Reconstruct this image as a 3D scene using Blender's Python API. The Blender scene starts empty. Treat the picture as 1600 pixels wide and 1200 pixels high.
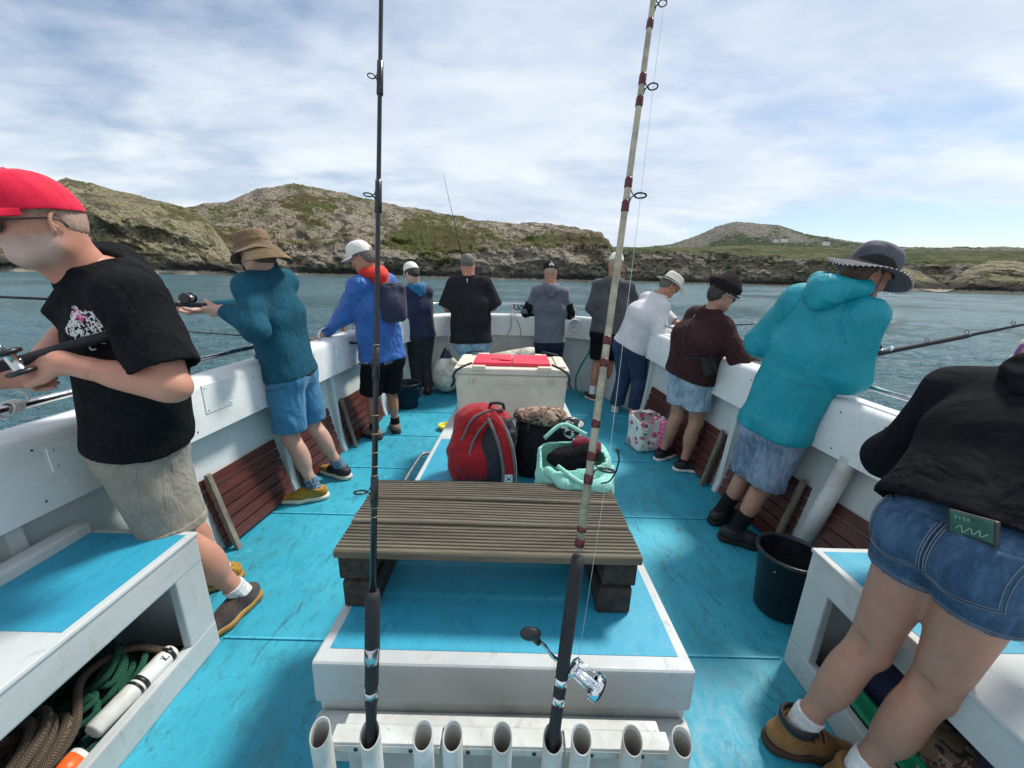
import bpy, bmesh, math, random
import numpy as np
from mathutils import Vector, Matrix
random.seed(7); rng = np.random.default_rng(7)
R = math.radians
scene = bpy.context.scene
col = scene.collection

# ---------------------------------------------------------------- camera
cam_d = bpy.data.cameras.new('camera'); cam = bpy.data.objects.new('camera', cam_d); col.objects.link(cam)
scene.camera = cam
cam_d.sensor_fit = 'HORIZONTAL'; cam_d.sensor_width = 36.0; cam_d.lens = 36.0*600/1600
cam_d.clip_start = 0.05; cam_d.clip_end = 20000
_pitch = math.atan(167/600); _roll = R(1.45)
_F = Vector((0, math.cos(_pitch), -math.sin(_pitch))); _U0 = Vector((0, math.sin(_pitch), math.cos(_pitch))); _R0 = Vector((1, 0, 0))
_Rr = _R0*math.cos(_roll)+_U0*math.sin(_roll); _Uu = -_R0*math.sin(_roll)+_U0*math.cos(_roll)
_m = Matrix((( _Rr.x, _Uu.x, -_F.x, 0), (_Rr.y, _Uu.y, -_F.y, 0), (_Rr.z, _Uu.z, -_F.z, 1.5), (0, 0, 0, 1)))
cam.matrix_world = _m
scene.render.resolution_x = 1024; scene.render.resolution_y = 768

# ---------------------------------------------------------------- light
SUN_EL, SUN_AZ = R(56), R(52)          # azimuth measured from +Y (the bow) towards +X
sd = bpy.data.lights.new('sun', 'SUN'); sun = bpy.data.objects.new('sun', sd); col.objects.link(sun)
sd.energy = 2.9; sd.angle = R(9); sd.color = (1.0, 0.955, 0.88)
_sdir = Vector((math.sin(SUN_AZ)*math.cos(SUN_EL), math.cos(SUN_AZ)*math.cos(SUN_EL), math.sin(SUN_EL)))
sun.rotation_euler = _sdir.to_track_quat('Z', 'Y').to_euler(); sun.location = (0, 0, 20)

scene.view_settings.view_transform = 'Standard'; scene.view_settings.look = 'None'
scene.view_settings.exposure = 0.54; scene.view_settings.gamma = 1.0; scene.view_settings.use_curve_mapping = False
try:
    scene.cycles.use_denoising = True
    scene.cycles.max_bounces = 8
except Exception: pass

# ---------------------------------------------------------------- sky: daylight with a broken cloud layer
world = bpy.data.worlds.new('World'); scene.world = world; world.use_nodes = True
wt = world.node_tree; wt.nodes.clear()
def wn(t, **k):
    n = wt.nodes.new(t)
    for a, b in k.items():
        if hasattr(n, a): setattr(n, a, b)
    return n
def wmath(op, a, b=None, clamp=False):
    n = wt.nodes.new('ShaderNodeMath'); n.operation = op; n.use_clamp = clamp
    for i, v in enumerate((a, b)):
        if v is None: continue
        if isinstance(v, (int, float)): n.inputs[i].default_value = v
        else: wt.links.new(v, n.inputs[i])
    return n.outputs[0]
out = wn('ShaderNodeOutputWorld'); bg1 = wn('ShaderNodeBackground'); bg2 = wn('ShaderNodeBackground'); mixs = wn('ShaderNodeMixShader')
sky = wn('ShaderNodeTexSky', sky_type='NISHITA'); sky.sun_disc = False; sky.sun_elevation = SUN_EL; sky.sun_rotation = SUN_AZ
sky.air_density = 1.1; sky.dust_density = 0.6; sky.ozone_density = 2.2
wt.links.new(sky.outputs[0], bg1.inputs[0]); bg1.inputs[1].default_value = 0.085
tc = wn('ShaderNodeTexCoord'); sp = wn('ShaderNodeSeparateXYZ'); wt.links.new(tc.outputs['Generated'], sp.inputs[0])
X_, Y_, Z_ = sp.outputs[0], sp.outputs[1], sp.outputs[2]
zz = wmath('ADD', wmath('MAXIMUM', Z_, 0.0), 0.20)
cx = wmath('DIVIDE', X_, zz); cy = wmath('DIVIDE', Y_, zz)
cmb = wn('ShaderNodeCombineXYZ'); wt.links.new(cx, cmb.inputs[0]); wt.links.new(cy, cmb.inputs[1])
def wnoise(scale, detail, rough, dist=0.0, rotz=0.0, sc=(1, 1, 1), loc=(0, 0, 0)):
    mp = wn('ShaderNodeMapping'); mp.inputs['Scale'].default_value = sc; mp.inputs['Rotation'].default_value = (0, 0, rotz); mp.inputs['Location'].default_value = loc
    wt.links.new(cmb.outputs[0], mp.inputs[0])
    n = wn('ShaderNodeTexNoise'); n.inputs['Scale'].default_value = scale; n.inputs['Detail'].default_value = detail
    n.inputs['Roughness'].default_value = rough; n.inputs['Distortion'].default_value = dist
    wt.links.new(mp.outputs[0], n.inputs[0]); return n.outputs[0]
def wramp(v, a, b):
    n = wn('ShaderNodeMapRange', interpolation_type='SMOOTHSTEP'); wt.links.new(v, n.inputs[0])
    n.inputs[1].default_value = a; n.inputs[2].default_value = b; n.inputs[3].default_value = 0; n.inputs[4].default_value = 1
    return n.outputs[0]
n1 = wnoise(0.62, 7, 0.52, 0.1, R(20), (1, 1.2, 1), (3.1, 1.7, 0))
n2 = wnoise(0.9, 9, 0.58, 0.15, R(-15), (0.8, 1.3, 1), (7.3, 2.2, 0))
n3 = wnoise(3.0, 8, 0.58, 0.2, R(10), (0.8, 1.3, 1), (1.0, 8.0, 0))
# cover: mostly clouded; a clear strip low in the sky to the right (east of the bow)
low = wmath('SUBTRACT', 1.0, wramp(Z_, 0.03, 0.17)); right = wramp(X_, 0.15, 0.75)
gap = wmath('MULTIPLY', low, right)
cov = wmath('SUBTRACT', wmath('ADD', wmath('MULTIPLY', n1, 0.76), wmath('MULTIPLY', n3, 0.24)), wmath('MULTIPLY', gap, 0.42))
cover = wramp(cov, 0.31, 0.53)
shade = wramp(wmath('ADD', wmath('MULTIPLY', n2, 0.70), wmath('MULTIPLY', n3, 0.30)), 0.30, 0.68)
mixc = wn('ShaderNodeMix', data_type='RGBA'); wt.links.new(shade, mixc.inputs[0])
mixc.inputs[6].default_value = (0.42, 0.49, 0.60, 1); mixc.inputs[7].default_value = (0.67, 0.715, 0.76, 1)
wt.links.new(mixc.outputs[2], bg2.inputs[0]); bg2.inputs[1].default_value = 0.98
cf = wmath('MULTIPLY', cover, 0.96)
wt.links.new(cf, mixs.inputs[0]); wt.links.new(bg1.outputs[0], mixs.inputs[1]); wt.links.new(bg2.outputs[0], mixs.inputs[2])
wt.links.new(mixs.outputs[0], out.inputs[0])

# ---------------------------------------------------------------- materials
def srgb(r, g, b):
    f = lambda c: (c/255/12.92) if c/255 <= 0.04045 else ((c/255+0.055)/1.055)**2.4
    return (f(r), f(g), f(b))
class NT:
    def __init__(s, name):
        s.m = bpy.data.materials.new(name); s.m.use_nodes = True; s.t = s.m.node_tree
        s.b = s.t.nodes['Principled BSDF']; s.tc = s.t.nodes.new('ShaderNodeTexCoord').outputs['Object']
    def link(s, a, b): s.t.links.new(a, b)
    def setin(s, sock, v):
        if isinstance(v, (int, float)): sock.default_value = v
        elif isinstance(v, (tuple, list)): sock.default_value = tuple(v)+(1,) if len(v) == 3 and sock.type == 'RGBA' else v
        else: s.link(v, sock)
    def noise(s, scale, detail=4, rough=0.55, dist=0.0, sc=None, out='Fac', vec=None):
        n = s.t.nodes.new('ShaderNodeTexNoise'); n.inputs['Scale'].default_value = scale; n.inputs['Detail'].default_value = detail
        n.inputs['Roughness'].default_value = rough; n.inputs['Distortion'].default_value = dist
        s.link(s.mapped(sc, vec), n.inputs['Vector']); return n.outputs[out]
    def mapped(s, sc=None, vec=None, rot=None):
        v = vec or s.tc
        if sc is None and rot is None: return v
        m = s.t.nodes.new('ShaderNodeMapping')
        if sc: m.inputs['Scale'].default_value = sc
        if rot: m.inputs['Rotation'].default_value = rot
        s.link(v, m.inputs[0]); return m.outputs[0]
    def vor(s, scale, feature='F1', out='Distance', sc=None, vec=None):
        n = s.t.nodes.new('ShaderNodeTexVoronoi'); n.feature = feature; n.inputs['Scale'].default_value = scale
        s.link(s.mapped(sc, vec), n.inputs['Vector']); return n.outputs[out]
    def wave(s, scale, dirn='X', dist=0.0, sc=None, rot=None, det=2):
        n = s.t.nodes.new('ShaderNodeTexWave'); n.bands_direction = dirn; n.inputs['Scale'].default_value = scale
        n.inputs['Distortion'].default_value = dist; n.inputs['Detail'].default_value = det
        s.link(s.mapped(sc, None, rot), n.inputs['Vector']); return n.outputs['Fac']
    def ramp(s, v, a, b, lo=0.0, hi=1.0):
        n = s.t.nodes.new('ShaderNodeMapRange'); n.interpolation_type = 'SMOOTHSTEP'; s.setin(n.inputs[0], v)
        n.inputs[1].default_value = a; n.inputs[2].default_value = b; n.inputs[3].default_value = lo; n.inputs[4].default_value = hi
        return n.outputs[0]
    def math(s, op, a, b=None, c=None, clamp=False):
        n = s.t.nodes.new('ShaderNodeMath'); n.operation = op; n.use_clamp = clamp
        for i, v in enumerate((a, b, c)):
            if v is not None: s.setin(n.inputs[i], v)
        return n.outputs[0]
    def mix(s, f, a, b, mode='MIX'):
        n = s.t.nodes.new('ShaderNodeMix'); n.data_type = 'RGBA'; n.blend_type = mode
        s.setin(n.inputs[0], f); s.setin(n.inputs[6], a); s.setin(n.inputs[7], b); return n.outputs[2]
    def xyz(s, src=None):
        n = s.t.nodes.new('ShaderNodeSeparateXYZ'); s.link(src or s.tc, n.inputs[0]); return n.outputs
    def normal(s):
        return s.t.nodes.new('ShaderNodeNewGeometry').outputs['Normal']
    def attr(s, name):
        n = s.t.nodes.new('ShaderNodeAttribute'); n.attribute_name = name; return n.outputs['Fac']
    def attrc(s, name):
        n = s.t.nodes.new('ShaderNodeAttribute'); n.attribute_name = name; return n.outputs['Color']
    def col(s, v): s.setin(s.b.inputs['Base Color'], v); return s
    def rough(s, v): s.setin(s.b.inputs['Roughness'], v); return s
    def metal(s, v): s.setin(s.b.inputs['Metallic'], v); return s
    def bump(s, h, strength=0.3, dist=0.01, prev=None):
        n = s.t.nodes.new('ShaderNodeBump'); n.inputs['Strength'].default_value = strength; n.inputs['Distance'].default_value = dist
        s.setin(n.inputs['Height'], h)
        if prev is not None: s.link(prev, n.inputs['Normal'])
        s.link(n.outputs[0], s.b.inputs['Normal']); return n.outputs[0]

def fabric(name, c, rough=0.85, weave=900, wr=0.5, var=0.25, mottle=None, sheen=0.15, foldscale=9):
    """cloth: soft wrinkles, weave and uneven dye"""
    n = NT(name); big = n.noise(6, 5, 0.6, 0.4); fine = n.noise(70, 3, 0.6)
    v = n.math('ADD', n.math('MULTIPLY', big, 0.6), n.math('MULTIPLY', fine, 0.4))
    dark = tuple(x*(1-var) for x in c); lite = tuple(min(1, x*(1+var)+0.002) for x in c)
    cc = n.mix(n.ramp(v, 0.35, 0.65), dark, lite)
    if mottle: cc = n.mix(n.ramp(n.noise(mottle[1], 6, 0.7), 0.45, 0.62), cc, mottle[0])
    n.col(cc).rough(rough)
    h1 = n.noise(foldscale, 3, 0.5, 1.2, sc=(1, 1, 0.55)); b1 = n.bump(h1, wr, 0.035)
    h2 = n.noise(weave*0.35, 2, 0.5); n.bump(h2, 0.25, 0.001, b1)
    n.b.inputs['Specular IOR Level'].default_value = (0.08 if max(c) < .03 else 0.22) if rough > .55 else 0.4
    n.b.inputs['Sheen Weight'].default_value = sheen if max(c) > .05 else 0.0
    return n.m
def denim(name, c, fade, wr=0.5):
    n = NT(name); big = n.noise(7, 6, 0.65, 0.5); streak = n.noise(60, 4, 0.7, 0, sc=(1, 1, 0.12)); grain = n.noise(380, 2, 0.6)
    cc = n.mix(n.ramp(big, 0.40, 0.66), c, fade)
    cc = n.mix(n.math('MULTIPLY', n.ramp(streak, 0.42, 0.68), 0.45), cc, tuple(min(1, x*1.7) for x in fade))
    cc = n.mix(n.math('MULTIPLY', grain, 0.35), cc, tuple(x*0.45 for x in c))
    n.col(cc).rough(0.9)
    b1 = n.bump(n.noise(11, 4, 0.55, 1.0, sc=(1, 1, 0.6)), wr, 0.03); n.bump(n.wave(220, 'DIAGONAL', 0.5), 0.3, 0.0012, b1)
    return n.m
def plain(name, c, rough=0.5, metal=0.0, var=0.12, scale=12, bump=0.0, spec=None):
    n = NT(name); v = n.noise(scale, 5, 0.6)
    n.col(n.mix(n.ramp(v, 0.35, 0.65), tuple(x*(1-var) for x in c), tuple(min(1, x*(1+var)) for x in c)))
    n.rough(n.ramp(n.noise(scale*2, 3), 0.3, 0.7, max(0.02, rough-0.08), min(1, rough+0.08))).metal(metal)
    if bump: n.bump(n.noise(scale*6, 4), bump, 0.004)
    return n.m
def deckpaint(name, base, dark, lite, wear=1.0, rough=0.55, anis=None):
    n = NT(name)
    a = n.noise(1.6, 6, 0.62, 0.3); b = n.noise(22, 8, 0.7, 0.6, sc=anis or (1, 0.45, 1)); c = n.noise(140, 4, 0.7); s = n.noise(9, 9, 0.75, 1.5, sc=(1, 0.35, 1))
    cc = n.mix(n.ramp(a, 0.3, 0.7), base, lite)
    cc = n.mix(n.math('MULTIPLY', n.ramp(b, 0.50, 0.68), 0.5*wear), cc, dark)
    cc = n.mix(n.math('MULTIPLY', n.ramp(s, 0.56, 0.66), 0.55*wear), cc, tuple(x*0.55 for x in dark))
    cc = n.mix(n.math('MULTIPLY', n.ramp(c, 0.56, 0.70), 0.45*wear), cc, tuple(x*0.35 for x in dark)); g1 = n.noise(3.2, 7, .72, .6, sc=(1, .6, 1)); cc = n.mix(n.math('MULTIPLY', n.ramp(g1, .50, .70), .55*min(1, wear)), cc, (dark[0]*1.2, dark[1]*.95, dark[2]*.85)); vs = n.noise(55, 5, .8, .8, sc=(1, .5, 1)); cc = n.mix(n.math('MULTIPLY', n.ramp(vs, .60, .66), .6*min(1, wear)), cc, (.02, .05, .055)); lt = n.noise(11, 6, .75, .4); cc = n.mix(n.math('MULTIPLY', n.ramp(lt, .60, .70), .35*min(1, wear)), cc, (.16, .50, .60))
    n.col(cc).rough(n.ramp(b, 0.3, 0.7, rough+0.12, rough-0.12))
    b1 = n.bump(n.noise(55, 6, 0.7), 0.35, 0.003); n.bump(n.noise(5, 3), 0.25, 0.01, b1)
    return n.m
def paint(name, c, dirt, rough=0.42, amount=0.5, scuff=True, stain=(0.30, 0.22, 0.13)):
    """brushed marine gloss paint with brush texture, grime, scuffs and rust stains"""
    n = NT(name)
    a = n.noise(2.2, 7, 0.65, 0.5); b = n.noise(14, 8, 0.72, 0.8); c2 = n.noise(3.0, 10, 0.8, 2.0); d = n.noise(90, 3, 0.7)
    cc = n.mix(n.math('MULTIPLY', n.ramp(a, 0.35, 0.75), amount), c, dirt)
    cc = n.mix(n.math('MULTIPLY', n.ramp(b, 0.55, 0.75), amount*0.8), cc, tuple(x*0.8 for x in dirt))
    if scuff:
        cc = n.mix(n.math('MULTIPLY', n.ramp(c2, 0.635, 0.68), 0.5), cc, stain)
        cc = n.mix(n.math('MULTIPLY', n.ramp(n.math('MULTIPLY', d, n.ramp(b, 0.45, 0.6)), 0.60, 0.68), 0.55), cc, (0.06, 0.06, 0.06))
    dr = n.noise(38, 4, .7, 0, sc=(1, 1, .05)); cc = n.mix(n.math('MULTIPLY', n.math('MULTIPLY', n.ramp(dr, .56, .72), n.ramp(a, .45, .6)), .5*amount+.1), cc, (.36, .27, .16))
    ch = n.noise(60, 6, .8, 1.2); cc = n.mix(n.math('MULTIPLY', n.ramp(ch, .66, .70), n.ramp(n.noise(4, 3), .45, .6)), cc, (.20, .19, .17))
    n.col(cc).rough(n.ramp(b, 0.3, 0.7, rough-0.1, rough+0.18))
    b1 = n.bump(n.noise(16, 4, 0.6, sc=(1, 1, 1)), 0.22, 0.008); n.bump(n.noise(150, 3, 0.6), 0.12, 0.0015, b1)
    return n.m

MAT = {}
WHITE = (0.74, 0.77, 0.77)
MAT['white'] = paint('white_gloss_paint', (0.80, 0.82, 0.81), (0.60, 0.62, 0.60), 0.38, 0.5)
MAT['white2'] = paint('grey_white_paint', (0.62, 0.66, 0.66), (0.42, 0.45, 0.44), 0.45, 0.6)
MAT['white_dirty'] = paint('dirty_white_paint', (0.66, 0.68, 0.66), (0.36, 0.36, 0.33), 0.5, 0.9)
MAT['deck'] = deckpaint('blue_deck_paint', (0.018, 0.285, 0.41), (0.035, 0.17, 0.21), (0.040, 0.38, 0.50), 1.1)
MAT['deck2'] = deckpaint('blue_hatch_paint', (0.022, 0.275, 0.42), (0.02, 0.19, 0.30), (0.03, 0.33, 0.48), 0.6)
MAT['steel'] = plain('stainless_steel', (0.55, 0.56, 0.57), 0.22, 1.0)
MAT['chrome'] = plain('chrome', (0.75, 0.76, 0.78), 0.10, 1.0)
MAT['black_plastic'] = plain('black_plastic', (0.014, 0.015, 0.017), 0.38)
MAT['black_rubber'] = plain('black_rubber', (0.018, 0.018, 0.02), 0.7)
MAT['black_matt'] = plain('black_foam', (0.015, 0.016, 0.018), 0.85, bump=0.2, scale=40)

# ---------------------------------------------------------------- mesh helpers
class G:
    """gathers shapes into ONE mesh"""
    def __init__(s): s.bm = bmesh.new(); s.mi = 0
    def _new(s, verts, faces, M=None):
        vs = [s.bm.verts.new((M @ Vector(v)) if M is not None else v) for v in verts]; fs = []
        for f in faces:
            try: q = s.bm.faces.new([vs[i] for i in f]); q.material_index = s.mi; fs.append(q)
            except ValueError: pass
        return vs, fs
    def box(s, c, d, rz=0, M=None, bev=0.0, seg=2):
        x, y, z = d[0]/2, d[1]/2, d[2]/2
        T = Matrix.Translation(c) @ Matrix.Rotation(rz, 4, 'Z')
        if M is not None: T = M @ T
        v = [(sx*x, sy*y, sz*z) for sz in (-1, 1) for sy in (-1, 1) for sx in (-1, 1)]
        vs, fs = s._new(v, [(0, 2, 3, 1), (4, 5, 7, 6), (0, 1, 5, 4), (2, 6, 7, 3), (0, 4, 6, 2), (1, 3, 7, 5)], T)
        if bev > 0:
            es = list({e for f in fs for e in f.edges})
            r = bmesh.ops.bevel(s.bm, geom=es, offset=bev, segments=seg, affect='EDGES', profile=0.6)
            for f in r['faces']: f.material_index = s.mi
        return vs
    def hexa(s, p, bev=0.0, seg=2):
        """8 corners: bottom 4 ccw, top 4 ccw"""
        vs, fs = s._new(p, [(3, 2, 1, 0), (4, 5, 6, 7), (0, 1, 5, 4), (1, 2, 6, 5), (2, 3, 7, 6), (3, 0, 4, 7)])
        if bev > 0:
            es = list({e for f in fs for e in f.edges})
            r = bmesh.ops.bevel(s.bm, geom=es, offset=bev, segments=seg, affect='EDGES', profile=0.6)
            for f in r['faces']: f.material_index = s.mi
    def tube(s, pts, r, n=10, cap=True, closed=False):
        pts = [Vector(p) for p in pts]; N = len(pts); rr = r if isinstance(r, (list, tuple, np.ndarray)) else [r]*N
        rings = []; up = None
        for i in range(N):
            if closed: t = pts[(i+1) % N]-pts[i-1]
            else: t = pts[min(i+1, N-1)]-pts[max(i-1, 0)]
            if t.length < 1e-9: t = Vector((0, 0, 1))
            t.normalize()
            if up is None:
                up = t.orthogonal().normalized()
            else:
                up = (up - t*up.dot(t))
                up = up.normalized() if up.length > 1e-6 else t.orthogonal().normalized()
            b = t.cross(up)
            rings.append([s.bm.verts.new(pts[i]+(up*math.cos(a)+b*math.sin(a))*float(rr[i])) for a in [2*math.pi*k/n for k in range(n)]])
        for i in range(N if closed else N-1):
            A, B = rings[i], rings[(i+1) % N]
            for k in range(n):
                f = s.bm.faces.new((A[k], A[(k+1) % n], B[(k+1) % n], B[k])); f.material_index = s.mi; f.smooth = True
        if cap and not closed:
            for ring, rev in ((rings[0], True), (rings[-1], False)):
                f = s.bm.faces.new(list(reversed(ring)) if rev else ring); f.material_index = s.mi
        return rings
    def lathe(s, prof, n=32, M=None, cap0=False, cap1=False):
        """prof: list of (r, z)"""
        M = M or Matrix(); rings = []
        for r, z in prof: rings.append([s.bm.verts.new(M @ Vector((r*math.cos(2*math.pi*k/n), r*math.sin(2*math.pi*k/n), z))) for k in range(n)])
        for A, B in zip(rings, rings[1:]):
            for k in range(n):
                f = s.bm.faces.new((A[k], A[(k+1) % n], B[(k+1) % n], B[k])); f.material_index = s.mi; f.smooth = True
        if cap0: s.bm.faces.new(list(reversed(rings[0]))).material_index = s.mi
        if cap1: s.bm.faces.new(rings[-1]).material_index = s.mi
        return rings
    def sheet(s, rows, smooth=True, flip=False):
        """rows: grid of points"""
        g = [[s.bm.verts.new(p) for p in r] for r in rows]
        for a, b in zip(g, g[1:]):
            for i in range(len(a)-1):
                q = (a[i], a[i+1], b[i+1], b[i])
                f = s.bm.faces.new(tuple(reversed(q)) if flip else q); f.smooth = smooth; f.material_index = s.mi
        return g
    def prism(s, poly, z0, z1, M=None, bev=0.0):
        n = len(poly); v = [(x, y, z0) for x, y in poly]+[(x, y, z1) for x, y in poly]
        f = [tuple(reversed(range(n))), tuple(range(n, 2*n))]+[(i, (i+1) % n, n+(i+1) % n, n+i) for i in range(n)]
        vs, fs = s._new(v, f, M)
        if bev > 0:
            es = list({e for q in fs for e in q.edges}); r = bmesh.ops.bevel(s.bm, geom=es, offset=bev, segments=2, affect='EDGES', profile=0.6)
            for q in r['faces']: q.material_index = s.mi
    def ball(s, c, r, n=16, m=10, sc=(1, 1, 1), M=None):
        M = (M or Matrix()) @ Matrix.Translation(c) @ Matrix.Diagonal((sc[0], sc[1], sc[2], 1))
        s.lathe([(max(1e-4, r*math.sin(math.pi*i/m)), -r*math.cos(math.pi*i/m)) for i in range(m+1)], n, M)
    def build(s, name, mats, parent=None, smooth=None, loc=None):
        me = bpy.data.meshes.new(name); bmesh.ops.recalc_face_normals(s.bm, faces=s.bm.faces[:]); s.bm.to_mesh(me); s.bm.free()
        for m in (mats if isinstance(mats, (list, tuple)) else [mats]): me.materials.append(m)
        if smooth: me.shade_smooth()
        o = bpy.data.objects.new(name, me); col.objects.link(o)
        if parent is not None: o.parent = parent; o.matrix_parent_inverse = parent.matrix_world.inverted()
        return o
def tag(o, label=None, cat=None, group=None, kind=None):
    if label: o['label'] = label
    if cat: o['category'] = cat
    if group: o['group'] = group
    if kind: o['kind'] = kind
    return o
def empty(name, loc=(0, 0, 0), label=None, cat=None, group=None):
    """Empty at the base of a thing; children are built in world coordinates"""
    o = bpy.data.objects.new(name, None); col.objects.link(o); o.empty_display_size = 0.1
    o.location = loc; o.matrix_world = Matrix.Translation(loc)
    return tag(o, label, cat, group)
def spline(pts, n=8):
    """Catmull-Rom through points"""
    P = [Vector(p) for p in pts]; P = [P[0]*2-P[1]]+P+[P[-1]*2-P[-2]]; o = []
    for i in range(1, len(P)-2):
        for k in range(n):
            t = k/n; a, b, c, d = P[i-1], P[i], P[i+1], P[i+2]
            o.append(0.5*((2*b)+(c-a)*t+(2*a-5*b+4*c-d)*t*t+(3*b-3*c+d-a)*t**3))
    o.append(P[-2]); return o

# ---------------------------------------------------------------- noise in numpy
_perm = np.random.default_rng(3).random((32, 32, 32)).astype(np.float32)
def vnoise(p):
    """value noise, p (...,3) -> 0..1"""
    i = np.floor(p).astype(np.int64); f = (p-i).astype(np.float32); f = f*f*(3-2*f); i &= 31; j = (i+1) & 31
    x0, y0, z0 = i[..., 0], i[..., 1], i[..., 2]; x1, y1, z1 = j[..., 0], j[..., 1], j[..., 2]; fx, fy, fz = f[..., 0], f[..., 1], f[..., 2]
    L = lambda a, b, t: a+(b-a)*t
    return L(L(L(_perm[x0, y0, z0], _perm[x1, y0, z0], fx), L(_perm[x0, y1, z0], _perm[x1, y1, z0], fx), fy),
             L(L(_perm[x0, y0, z1], _perm[x1, y0, z1], fx), L(_perm[x0, y1, z1], _perm[x1, y1, z1], fx), fy), fz)
def fbm(p, o=4, lac=2.03, g=0.5):
    a, s, t = 1.0, 0, 0
    for k in range(o): s = s+a*vnoise(p+k*7.31); t += a; a *= g; p = p*lac
    return s/t
def ridge(p, o=4, g=0.5):
    a, s, t = 1.0, 0, 0
    for k in range(o): s = s+a*(1-np.abs(2*vnoise(p+k*5.17)-1)); t += a; a *= g; p = p*2.07
    return s/t
def grid_mesh(name, V, mats, smooth=True, wrap=False):
    """V: (a,b,3) array of points"""
    a, b = V.shape[:2]; idx = np.arange(a*b).reshape(a, b)
    q = np.stack([idx[:-1, :-1], idx[1:, :-1], idx[1:, 1:], idx[:-1, 1:]], -1).reshape(-1, 4)
    return raw_mesh(name, V.reshape(-1, 3), q, mats, smooth)
def raw_mesh(name, v, q, mats, smooth=True, parent=None):
    me = bpy.data.meshes.new(name); nv, nf = len(v), len(q); k = q.shape[1]
    me.vertices.add(nv); me.vertices.foreach_set('co', np.ascontiguousarray(v, dtype=np.float32).ravel())
    me.loops.add(nf*k); me.loops.foreach_set('vertex_index', q.astype(np.int32).ravel())
    me.polygons.add(nf); me.polygons.foreach_set('loop_start', np.arange(0, nf*k, k, dtype=np.int32))
    me.update(calc_edges=True); me.validate()
    if smooth: me.shade_smooth()
    for m in (mats if isinstance(mats, (list, tuple)) else [mats]): me.materials.append(m)
    o = bpy.data.objects.new(name, me); col.objects.link(o)
    if parent is not None: o.parent = parent; o.matrix_parent_inverse = parent.matrix_world.inverted()
    return o
# ================================================================ SEA, HILLS
SEA = -0.75
def sea_mat():
    n = NT('sea_water'); geo = n.t.nodes.new('ShaderNodeNewGeometry').outputs['Position']
    n.col((0.050, 0.135, 0.160)).rough(0.10)
    n.b.inputs['IOR'].default_value = 1.333
    a = n.noise(0.55, 5, 0.6, 0.4, sc=(1, 1.5, 1), vec=geo); b = n.noise(2.6, 5, 0.62, 0.5, sc=(1, 1.6, 1), vec=geo); c = n.noise(11, 4, 0.6, 0.3, vec=geo)
    d = n.noise(0.05, 4, 0.6, vec=geo)
    b0 = n.bump(a, 1.0, 0.9); b1 = n.bump(b, 1.0, 0.30, b0); n.bump(c, 0.7, 0.05, b1)
    n.rough(n.ramp(d, 0.35, 0.65, 0.08, 0.26))
    return n.m
def build_sea():
    r = np.concatenate([np.linspace(1.2, 30, 190), np.geomspace(30.3, 9000, 170)]); th = np.radians(np.linspace(-110, 110, 620))
    TH, RR = np.meshgrid(th, r, indexing='ij'); X, Y = RR*np.sin(TH), RR*np.cos(TH); Z = np.zeros_like(X); rg = np.random.default_rng(5)
    for lam, amp in ((9, .045), (6.5, .04), (4.3, .032), (3.1, .026), (2.2, .02), (1.6, .016), (1.15, .012), (.8, .009), (.55, .006)):
        for q in range(3):
            a = R(200)+rg.normal(0, 0.55); k = 2*math.pi/lam; ph = rg.random()*6.28
            s = np.sin(k*(X*math.sin(a)+Y*math.cos(a))+ph+1.3*np.sin(0.31*k*(X*math.cos(a)-Y*math.sin(a))+ph*2))
            Z += amp*(1-2*np.abs(s)**0.8)*0.5*np.clip(lam*14/RR, 0, 1)
    Z += SEA
    o = grid_mesh('sea', np.stack([X, Y, Z], -1), sea_mat()); tag(o, 'rippled blue green sea', kind='structure')
build_sea()

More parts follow.
